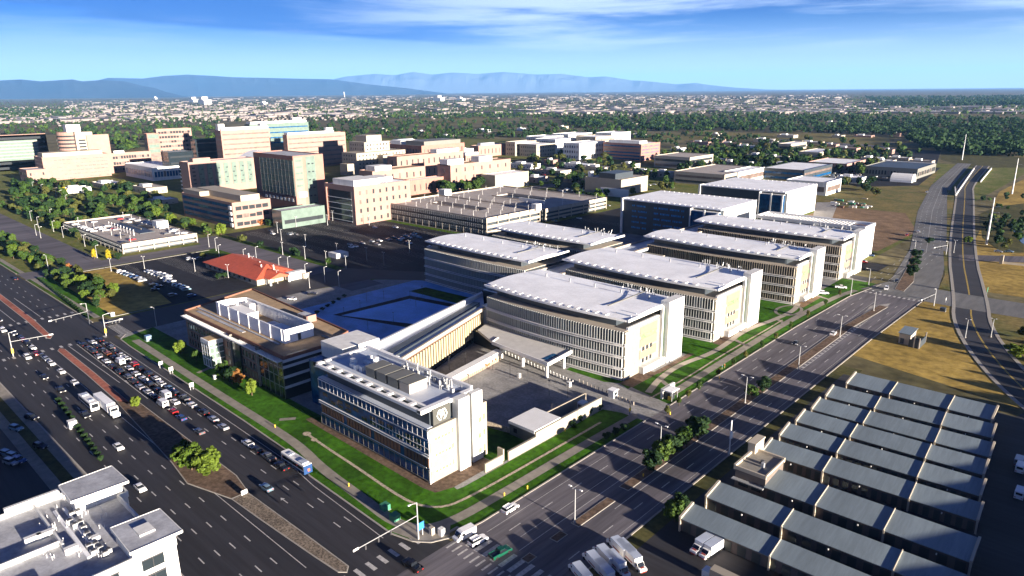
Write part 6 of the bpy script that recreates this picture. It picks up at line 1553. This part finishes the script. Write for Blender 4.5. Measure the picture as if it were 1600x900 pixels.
def utility(px, py, w, h, m, label):
    x, y = P(px, py); r = thing('utility_box', label, 'utility box', (x,y,0))
    q = MB(); q.box(x-w/2,y-w/2,.1,x+w/2,y+w/2,h); q.build('cabinet', m, r)
    q = MB(); q.box(x-w/2-.15,y-w/2-.15,0,x+w/2+.15,y+w/2+.15,.12); q.build('plinth', 'concrete', r)
    q = MB(); q.box(x-w/2-.04,y-w/2-.04,h,x+w/2+.04,y+w/2+.04,h+.06); q.build('lid', m, r)
utility(602,796,1.9,1.5,'green_box','left of the two green utility boxes on the corner lawn')
utility(617,812,1.9,1.5,'green_box','right of the two green utility boxes on the corner lawn')
utility(675,835,1.0,1.9,'precast','grey cabinet on the corner lawn')
utility(690,836,1.2,1.8,'white_wall','white cabinet nearest the corner crosswalk')
utility(336,592,1.0,1.4,'white_wall','white cabinet on the lawn before the brick office')
utility(232,532,2.2,2.2,'paint_pale_blue','pale blue cabinet at the end of the shaded lawn')
utility(176,494,1.6,1.8,'white_wall','cream utility box at the tip of the dry meadow')
utility(811,588+2,1.0,1.6,'white_wall','white box beside the clinic path')
utility(889,604,1.2,1.8,'white_wall','white box on the plaza edge by the nearest wing')
utility(114,668,2.2,2.4,'white_wall','white bus shelter box beside the avenue near the dark lot')
utility(1473,486,2.2,1.6,'dark_panel','dark cabinet in the dry meadow by the junction')
utility(529,402-1,9,3.0,'white_wall','white service cabin in the hospital car park')
for i, (px, py) in enumerate(((1005,745),(824,764),(430,668),(545,760),(1047,648),(1124,592),(883,674),(788,775))):
    x, y = P(px, py); q = MB(); q.lathe([(.14,0),(.14,.7),(.2,.75),(.16,.95),(.04,1.02)],8,(x,y)); tag(q.build('marker_post', 'yellow'), 'one of the short yellow marker posts beside the kerbs', 'marker post', 'yellow marker posts')
# people: tiny figures waiting by the walk
def person(px, py, label, shirt):
    x, y = P(px, py); r = thing('person', label, 'person', (x,y,0), 'people on the boulevard walk')
    q = MB(); q.lathe([(.05,0),(.1,.05),(.09,.45),(.13,.85),(.2,.95),(.17,1.15),(.22,1.38),(.13,1.48),(.06,1.52),(.06,1.56),(.1,1.62),(.115,1.7),(.08,1.8),(.02,1.83)],10,(x,y)); q.build('body', 'paint_tan', r, smooth=True)
    q = MB(); q.lathe([(.205,.9),(.19,1.15),(.24,1.38),(.15,1.48)],10,(x,y)); q.build('shirt', shirt, r, smooth=True)
person(1128,577,'person in a dark shirt standing on the boulevard walk, left of two','paint_blue'); person(1132,575,'person in a pale shirt standing on the boulevard walk, right of two','paint_orange')
# wall, bridge and fence pieces at the right
r = thing('bridge_parapet', 'cream concrete parapet of the bridge at the right edge', 'bridge parapet', P(1568,412)+(0,))
a = P(1566,412); b_ = P(1640,420); q = MB(); q.wall(a, b_, 0, 1.3, .6); q.build('rail', 'cream', r); q = MB(); q.box(a[0]-1.4,a[1]-1.2,0,a[0]+.2,a[1]+1.2,5); q.build('pier', 'cream', r)
patch('bridge_road', [P(1498,398),P(1640,402),P(1640,412),P(1498,407)], 'asphalt_old', .08)
for nm, pts, lab in (('barrier', ((1492,294),(1493,306),(1522,264)), 'white concrete barrier at the left edge of the connector bridge'), ('barrier', ((1532,285),(1549,264)), 'short white concrete barrier at the right edge of the connector bridge')):
    r = thing('concrete_barrier', lab, 'barrier', P(*pts[0])+(0,)); q = MB(); w_ = [P(*p) for p in pts]
    for a, b_ in zip(w_, w_[1:]): q.wall(a, b_, 0, 1.5, .7)
    q.build('barrier', 'white_wall', r)
    q = MB()
    for a, b_ in zip(w_, w_[1:]): q.wall(a, b_, 1.5, 1.62, .9)
    q.build('coping', 'white_wall', r)
# rubble and pipes of the building site
for i in range(26):
    px, py = 1300+rnd.random()*62, 310+rnd.random()*16; x, y = P(px, py)
    q = MB(); s = rnd.uniform(1.,2.6); q.box(x-s,y-s*.4,0,x+s,y+s*.4,rnd.uniform(.6,1.8)); o = q.build('material_stack', rnd.choice(['white_panel','galv','precast','wood_slat','green_box'])); tag(o, 'one of the stacks of building material on the dirt site', 'material stack', 'stacks of material on the building site')
# ================================================================ FAR LAND
HZ = lambda x: 142+.0087*(800-x)
def leafclumps(name, pts, hs, mats, label, cat, per=34):
    """one far wood as a mass: every tree a ragged cluster of faces"""
    vs = []; fs = []; mi = []
    for k, ((x, y), h) in enumerate(zip(pts, hs)):
        w = h*npr.uniform(.75, 1.2); m_ = npr.randint(len(mats))
        q = npr.normal(size=(per, 3)); q /= np.linalg.norm(q, axis=1)[:, None]
        q *= (npr.uniform(.55, 1., per))[:, None]
        for d in q:
            ce = np.array([x, y, h*.52])+d*np.array([w*.5, w*.5, h*.46]); s = h*.13*npr.uniform(.7, 1.4)
            n_ = d+npr.normal(size=3)*.5; n_ /= np.linalg.norm(n_)+1e-9; a = np.cross(n_, [0,0,1.]); a /= np.linalg.norm(a)+1e-9; b_ = np.cross(n_, a)
            o = len(vs); vs += [ce-a*s-b_*s, ce+a*s-b_*s*.8, ce+a*s*.8+b_*s, ce-a*s+b_*s*.9]; fs.append((o,o+1,o+2,o+3)); mi.append(m_)
    me = bpy.data.meshes.new(name); me.from_pydata([tuple(v) for v in vs], [], fs)
    for m_ in mats: me.materials.append(M[m_])
    me.polygons.foreach_set('material_index', mi); me.update()
    o = bpy.data.objects.new(name, me); C.objects.link(o); return tag(o, label, cat, kind='stuff')
def region(poly, n):
    xs_ = [p[0] for p in poly]; ys_ = [p[1] for p in poly]; out = []
    t = 0
    while len(out) < n and t < n*30:
        t += 1
        px, py = npr.uniform(min(xs_), max(xs_)), npr.uniform(min(ys_), max(ys_))
        if inside(px, py, poly):
            x, y = P(px, py)
            if not hits(x, y): out.append((x, y))
    return out
G = ['leaf_green','leaf_dark','leaf_dark']
leafclumps('smaller_trees', [(t[0], t[1]) for t in FAR_TREES], [t[2] for t in FAR_TREES], ['leaf_green','leaf_dark','leaf_olive','leaf_dark'], 'smaller and farther trees standing between the buildings', 'trees', 70)
def wood(poly, n, hr, lab, mats=G, per=30):
    pts = region(poly, n); leafclumps('distant_wood', pts, npr.uniform(hr[0], hr[1], len(pts)), mats, lab, 'wood', per)
wood([(-20,188),(130,190),(240,182),(345,186),(345,240),(235,232),(180,240),(150,212),(85,212),(-20,212)], 420, (9,14), 'wood beyond the pink hospital blocks at left')
wood([(480,186),(560,188),(760,190),(900,188),(1010,200),(1010,216),(900,214),(760,218),(700,222),(560,214),(540,232),(480,215)], 480, (9,14), 'wood behind the stepped cream building and the laboratories')
wood([(860,184),(1060,182),(1200,180),(1200,205),(1050,206),(900,200)], 430, (11,17), 'dark wood beyond the north meadow', ['leaf_dark','leaf_green','leaf_dark'])
wood([(1200,180),(1400,184),(1600,188),(1620,246),(1520,244),(1440,232),(1400,214),(1300,208),(1200,208)], 950, (10,16), 'dark wood filling the right side beyond the boulevard bend', ['leaf_dark'])
wood([(960,212),(1110,210),(1200,216),(1200,236),(1110,240),(1040,226)], 130, (6,11), 'scattered trees around the north meadow')
wood([(-20,170),(140,172),(120,182),(-20,188)], 300, (10,16), 'dark trees before the leftmost suburb')
wood([(1350,152),(1620,150),(1620,166),(1380,168)], 900, (14,24), 'far dark tree belt at the right under the horizon', ['leaf_dark'])
wood([(560,176),(800,176),(900,184),(620,186)], 260, (9,14), 'trees around the tan far meadow')
pts = [P(npr.uniform(-20,1620), 150+abs(npr.normal())*16) for _ in range(6500)]
leafclumps('suburb_trees', pts, npr.uniform(9, 16, len(pts)), G, 'trees scattered through the far suburbs and warehouses', 'trees', 14)
# houses, halls and warehouses: 300 as things, the rest as one mass
def hut(mb, x, y, w, d, h, a, mi):
    c, s = math.cos(a), math.sin(a); q = [(x+u*c-v*s, y+u*s+v*c) for u, v in ((-w,-d),(w,-d),(w,d),(-w,d))]
    mb.prism(q, 0, h, 0, mi)
dm('far_white', (.40,.40,.42), .8, noise=.1, scale=.05); dm('far_roof', (.13,.12,.13), .85, noise=.3, scale=.02); dm('far_tan', (.19,.17,.165), .85, noise=.2, scale=.03)
FM = ['far_tan','far_roof','membrane_grey','far_white','far_tan','far_white']
cand = []
def city(n, xr, yr, big, power=1.6):
    for _ in range(n):
        px = npr.uniform(*xr); py = yr[0]+(yr[1]-yr[0])*npr.uniform()**power
        py -= (px-800)*.0087
        x, y = P(px, py)
        if hits(x, y) or blocked(x, y): continue
        D = math.hypot(x, y); cand.append((D, x, y, *((npr.uniform(16,90), npr.uniform(12,34), npr.uniform(5,9)) if npr.uniform() < big else (npr.uniform(4,6.5), npr.uniform(3.5,5.5), npr.uniform(3,5.5)))))
city(2200, (100,1320), (152,182), .22)
city(1100, (820,1320), (154,184), .6)
city(1500, (-20,560), (160,186), .08, 1.0)
city(260, (300,1000), (149,156), .6)
city(200, (1300,1620), (162,184), .6, 1.)
city(260, (-20,1250), (180,206), .15, 1.)
city(120, (850,1600), (168,184), 1., 1.)
cand.sort(key=lambda t: t[0])
def far_one(t, i):
    D, x, y, w, d, h = t; b = MB(); hut(b, 0, 0, w, d, h, npr.choice([0., 0., .2, 1.5]), 1)
    hall = w > 10
    o = b.build('warehouse' if hall else 'suburban_house', [FM[npr.choice([0,0,5,3,0])], FM[npr.choice([1,1,2,0])] if not hall else FM[npr.choice([2,3,0])]], origin=(x,y,0))
    if hall: tag(o, 'pale flat roofed warehouse in the industrial belt beyond the woods', 'warehouse', 'warehouses beyond the woods')
    else: tag(o, 'small pale house in the suburb beyond the woods', 'house', 'houses beyond the woods')
nb_ = {True:0, False:0}; b = MB()
for i, t in enumerate(cand):
    hall = t[3] > 10
    if nb_[hall] < 150: nb_[hall] += 1; far_one(t, i)
    else: hut(b, t[1], t[2], t[3], t[4], t[5], npr.choice([0., 0., .2, 1.5]), int(npr.choice([1,1,2,0]) if not hall else npr.choice([2,0,3])))
tag(b.build('distant_city', FM[:4]), 'pale roofs of the far city spread below the mountains', 'distant city', kind='stuff')
for px, py, w, h, lab in ((686,158,60,60,'tall pale hall group on the skyline left of centre'),(720,157,50,34,'second pale hall on the skyline, right of the tall group'),(303,160,60,60,'pale block on the skyline above the pink research block'),(320,163,70,70,'larger pale block on the skyline above the pink laboratory block'),(243,155,40,50,'small pale block on the far left skyline'),(412,163,40,26,'low pale block beyond the suburb'),(538,152,12,110,'thin chimney on the skyline')):
    x, y = P(px, py); r = thing('skyline_building' if w > 20 else 'chimney', lab, 'building' if w > 20 else 'chimney', (x,y,0))
    b = MB(); b.box(x-w,y-w*.5,0,x+w,y+w*.5,h*.6); b.build('wall', 'white_wall', r); b = MB(); b.box(x-w*.5,y-w*.4,h*.6,x+w*.2,y+w*.4,h); b.build('tower', 'white_wall', r)
# pale bands of far open land
for i, (y0, y1, m_) in enumerate(((146.5,147.6,'mountain'),)):
    pass
dm('mountain', (.010,.030,.058), .95, noise=.4, scale=.0004, col2=(.03,.045,.065), detail=5)  # blue of the distance haze put into the slope colour
dm('mountain_snow_haze', (.085,.115,.16), .95, noise=.1, scale=.0003, col2=(.11,.14,.185), detail=4, ramp=(.2,.8))  # snow tone with pale distance haze put into the colour
from mathutils import noise as mnoise
def rangeof(name, prof, dist, depth, m_, seed):
    """mountain ridge: a real relief with depth, crest heights read off the photograph"""
    nc, nr = 220, 12; x0, x1 = prof[0][0], prof[-1][0]; vs = []; fs = []
    for j in range(nr+1):
        t = j/nr
        for i in range(nc+1):
            px = x0+(x1-x0)*i/nc
            for (a, ya), (b_, yb) in zip(prof, prof[1:]):
                if a <= px <= b_: top = ya+(yb-ya)*(px-a)/(b_-a); break
            ang = math.atan2(px-CX, F_PX/math.cos(PITCH)); 
            r_ = (dist+depth*(t-.35))/math.cos(ang)
            dx, dy = math.sin(ang-R(HEAD)), math.cos(ang-R(HEAD)); X, Y = dx*r_, dy*r_
            hz = HZ(px); hgt = max(0, (hz-top)/1133.*dist*.97)
            bell = math.sin(math.pi*min(1, max(0, t/.7 if t < .35 else .5+(t-.35)/1.3)))
            q_ = mnoise.noise(Vector((px*.022+seed*7, t*3.2+seed, 0)))*.8+mnoise.noise(Vector((px*.06+seed*3, t*6, 1.)))*.4
            z = hgt*bell*(1-(.30*abs(q_) if j != 4 else 0))-5
            vs.append((X, Y, z))
    for j in range(nr):
        for i in range(nc): a = j*(nc+1)+i; fs.append((a,a+1,a+nc+2,a+nc+1))
    b = MB(); b.add(vs, fs); struct(name, b, m_)
rangeof('near_mountains', [(-160,122),(0,121),(40,119),(70,122),(120,119),(135,122),(165,120),(200,122),(228,129),(245,132),(262,138),(300,147)], 23000, 7000, 'mountain', 1)
rangeof('middle_mountains', [(100,148),(150,124),(175,118),(230,119),(262,115),(300,113),(340,115),(370,117),(420,118),(460,119),(520,120),(580,128),(640,134),(700,142)], 31000, 8000, 'mountain', 4)
rangeof('far_mountains', [(440,140),(500,127),(545,117),(590,113),(620,115),(650,110),(680,114),(710,111),(750,113),(790,110),(840,114),(880,113),(920,118),(950,117),(990,123),(1010,124),(1060,129),(1090,127),(1110,130),(1150,134),(1200,137),(1330,139)], 44000, 9000, 'mountain_snow_haze', 8)
# ================================================================ HAZE, SKY, SUN, CAMERA
SUN_EL, SUN_AZ = 8.0, 91.0            # azimuth clockwise from north (+Y)
w_ = bpy.data.worlds.new('World'); bpy.context.scene.world = w_; w_.use_nodes = True
nt = w_.node_tree; N, L = nt.nodes, nt.links; N.clear()
out = N.new('ShaderNodeOutputWorld'); bg = N.new('ShaderNodeBackground'); bg.inputs['Strength'].default_value = .05
sky = N.new('ShaderNodeTexSky'); sky.sky_type = 'NISHITA'; sky.sun_disc = False; sky.sun_elevation = R(SUN_EL); sky.sun_rotation = R(SUN_AZ)
sky.altitude = 1650; sky.air_density = .55; sky.dust_density = .5; sky.ozone_density = 3.0
hs = N.new('ShaderNodeHueSaturation'); hs.inputs['Saturation'].default_value = 1.65; hs.inputs['Value'].default_value = .42; L.new(sky.outputs[0], hs.inputs['Color'])
tc = N.new('ShaderNodeTexCoord')
def clouds(scale, stretch, lo, hi, det=7, off=(0,0,0), rot=0):
    mp = N.new('ShaderNodeMapping'); mp.inputs['Scale'].default_value = stretch; mp.inputs['Location'].default_value = off; mp.inputs['Rotation'].default_value = (0,rot,0)
    L.new(tc.outputs['Generated'], mp.inputs['Vector'])
    nz = N.new('ShaderNodeTexNoise'); nz.inputs['Scale'].default_value = scale; nz.inputs['Detail'].default_value = det; nz.inputs['Roughness'].default_value = .6; nz.inputs['Distortion'].default_value = .3
    L.new(mp.outputs[0], nz.inputs['Vector'])
    mr = N.new('ShaderNodeMapRange'); mr.interpolation_type = 'SMOOTHSTEP'; mr.inputs['From Min'].default_value = lo; mr.inputs['From Max'].default_value = hi
    L.new(nz.outputs['Fac'], mr.inputs['Value']); return mr.outputs[0]
def mixc(fac, a, col):
    m = N.new('ShaderNodeMix'); m.data_type = 'RGBA'; L.new(fac, m.inputs['Factor']); L.new(a, m.inputs['A'])
    if isinstance(col, tuple): m.inputs['B'].default_value = col
    else: L.new(col, m.inputs['B'])
    return m.outputs['Result']
def math_(op, a, b=None):
    m = N.new('ShaderNodeMath'); m.operation = op
    for i, v in enumerate((a, b)):
        if v is None: continue
        if isinstance(v, (int, float)): m.inputs[i].default_value = v
        else: L.new(v, m.inputs[i])
    return m.outputs[0]
sep = N.new('ShaderNodeSeparateXYZ'); L.new(tc.outputs['Generated'], sep.inputs[0])
band = N.new('ShaderNodeMapRange'); band.interpolation_type = 'SMOOTHSTEP'; band.inputs['From Min'].default_value = .035; band.inputs['From Max'].default_value = .075; L.new(sep.outputs['Z'], band.inputs['Value'])
c1 = clouds(2.6, (1,1,11), .42, .66, 8, (1.3,.2,0))      # bright streaks
c2 = clouds(2.0, (1,1,9), .40, .60, 4, (4.1,2.2,.7))      # texture inside the long bank
el = N.new('ShaderNodeMapRange'); el.interpolation_type = 'SMOOTHSTEP'; el.inputs['From Min'].default_value = .02; el.inputs['From Max'].default_value = .15; L.new(sep.outputs['Z'], el.inputs['Value'])
tint = N.new('ShaderNodeMix'); tint.data_type = 'RGBA'; tint.blend_type = 'MULTIPLY'; L.new(el.outputs[0], tint.inputs['Factor']); L.new(hs.outputs['Color'], tint.inputs['A']); tint.inputs['B'].default_value = (.02,.36,1,1)
ez = N.new('ShaderNodeMapRange'); ez.interpolation_type = 'SMOOTHSTEP'; ez.inputs['From Min'].default_value = .14; ez.inputs['From Max'].default_value = .6; L.new(sep.outputs['Z'], ez.inputs['Value'])
t2 = N.new('ShaderNodeMix'); t2.data_type = 'RGBA'; t2.blend_type = 'MULTIPLY'; L.new(ez.outputs[0], t2.inputs['Factor']); L.new(tint.outputs['Result'], t2.inputs['A']); t2.inputs['B'].default_value = (.14,.33,.8,1)
def ss(v, a, b_):
    m = N.new('ShaderNodeMapRange'); m.interpolation_type = 'SMOOTHSTEP'; m.inputs['From Min'].default_value = a; m.inputs['From Max'].default_value = b_
    L.new(v, m.inputs['Value']); return m.outputs[0]
# pale air low over the plain
pale = math_('MULTIPLY', math_('SUBTRACT', 1., ss(sep.outputs['Z'], -.01, .10)), .92)
col = mixc(pale, t2.outputs['Result'], (3.9,4.15,4.5,1))
# a long dark blue cloud bank to the west, its lower edge sinking northwards
az_ = math_('ADD', math_('MULTIPLY', sep.outputs['X'], math.cos(R(HEAD))), math_('MULTIPLY', sep.outputs['Y'], math.sin(R(HEAD))))
edge = math_('SUBTRACT', sep.outputs['Z'], math_('SUBTRACT', .061, math_('MULTIPLY', az_, .057)))
edge = math_('ADD', edge, math_('MULTIPLY', math_('SUBTRACT', c2, .5), .010))
bank = math_('MULTIPLY', math_('MULTIPLY', ss(edge, -.001, .006), math_('SUBTRACT', 1., ss(az_, -.2, .06))), math_('SUBTRACT', 1., ss(sep.outputs['Z'], .12, .22)))
col = mixc(math_('MULTIPLY', bank, math_('ADD', .72, math_('MULTIPLY', c2, .25))), col, (.0,.5,2.3,1))
streak = math_('MULTIPLY', c1, math_('ADD', .25, math_('MULTIPLY', ss(az_, -.35, .05), .6)))
col = mixc(math_('MULTIPLY', streak, math_('MULTIPLY', band.outputs[0], math_('SUBTRACT', 1., ss(sep.outputs['Z'], .3, .6)))), col, (3.0,3.6,4.6,1))
L.new(col, bg.inputs['Color']); L.new(bg.outputs[0], out.inputs['Surface'])
sd = bpy.data.lights.new('sun', 'SUN'); sd.energy = 5.0; sd.angle = R(.5); sd.color = (1,.87,.72)
so = bpy.data.objects.new('sun', sd); C.objects.link(so)
d = Vector((math.cos(R(SUN_EL))*math.sin(R(SUN_AZ)), math.cos(R(SUN_EL))*math.cos(R(SUN_AZ)), math.sin(R(SUN_EL))))
so.rotation_euler = d.to_track_quat('Z', 'Y').to_euler(); so.location = (300,0,300)
# air
HAZE = True
hz_ = bpy.data.materials.new('air'); hz_.use_nodes = True; n_ = hz_.node_tree; n_.nodes.clear()
o_ = n_.nodes.new('ShaderNodeOutputMaterial'); pv = n_.nodes.new('ShaderNodeVolumePrincipled')
pv.inputs['Color'].default_value = (.20,.48,1,1); pv.inputs['Density'].default_value = 2.0e-5; pv.inputs['Anisotropy'].default_value = 0.
n_.links.new(pv.outputs[0], o_.inputs['Volume'])
if HAZE:
  b = MB(); b.box(-70000,-4000,-3,25000,75000,1750); hb = b.build('haze', hz_); tag(hb, kind='stuff'); hb['label'] = 'thin blue air over the plain'; hb['category'] = 'haze'
# camera
cd = bpy.data.cameras.new('camera'); co = bpy.data.objects.new('camera', cd); C.objects.link(co)
cd.sensor_width = 36; cd.lens = 36*F_PX/1600; cd.clip_start = 1; cd.clip_end = 250000
from mathutils import Matrix
h3 = R(HEAD); fwd_h = Vector((-math.sin(h3), math.cos(h3), 0)); rt_h = Vector((math.cos(h3), math.sin(h3), 0)); upv = Vector((0,0,1))
fwd = fwd_h*math.cos(PITCH)-upv*math.sin(PITCH); up0 = fwd_h*math.sin(PITCH)+upv*math.cos(PITCH)
xr = rt_h*_cr-up0*_sr; yr = rt_h*_sr+up0*_cr
mm = Matrix(((xr.x,yr.x,-fwd.x,0),(xr.y,yr.y,-fwd.y,0),(xr.z,yr.z,-fwd.z,CAMH),(0,0,0,1)))
co.matrix_world = mm
bpy.context.scene.camera = co
sc = bpy.context.scene
sc.view_settings.view_transform = 'Standard'; sc.view_settings.look = 'None'; sc.view_settings.gamma = 1; sc.view_settings.use_curve_mapping = False
sc.view_settings.exposure = 2.45
try:
    sc.cycles.volume_bounces = 0; sc.cycles.max_bounces = 6
except Exception: pass
print('cars', NCAR[0], 'trees', NT[0], 'objects', len(bpy.data.objects))
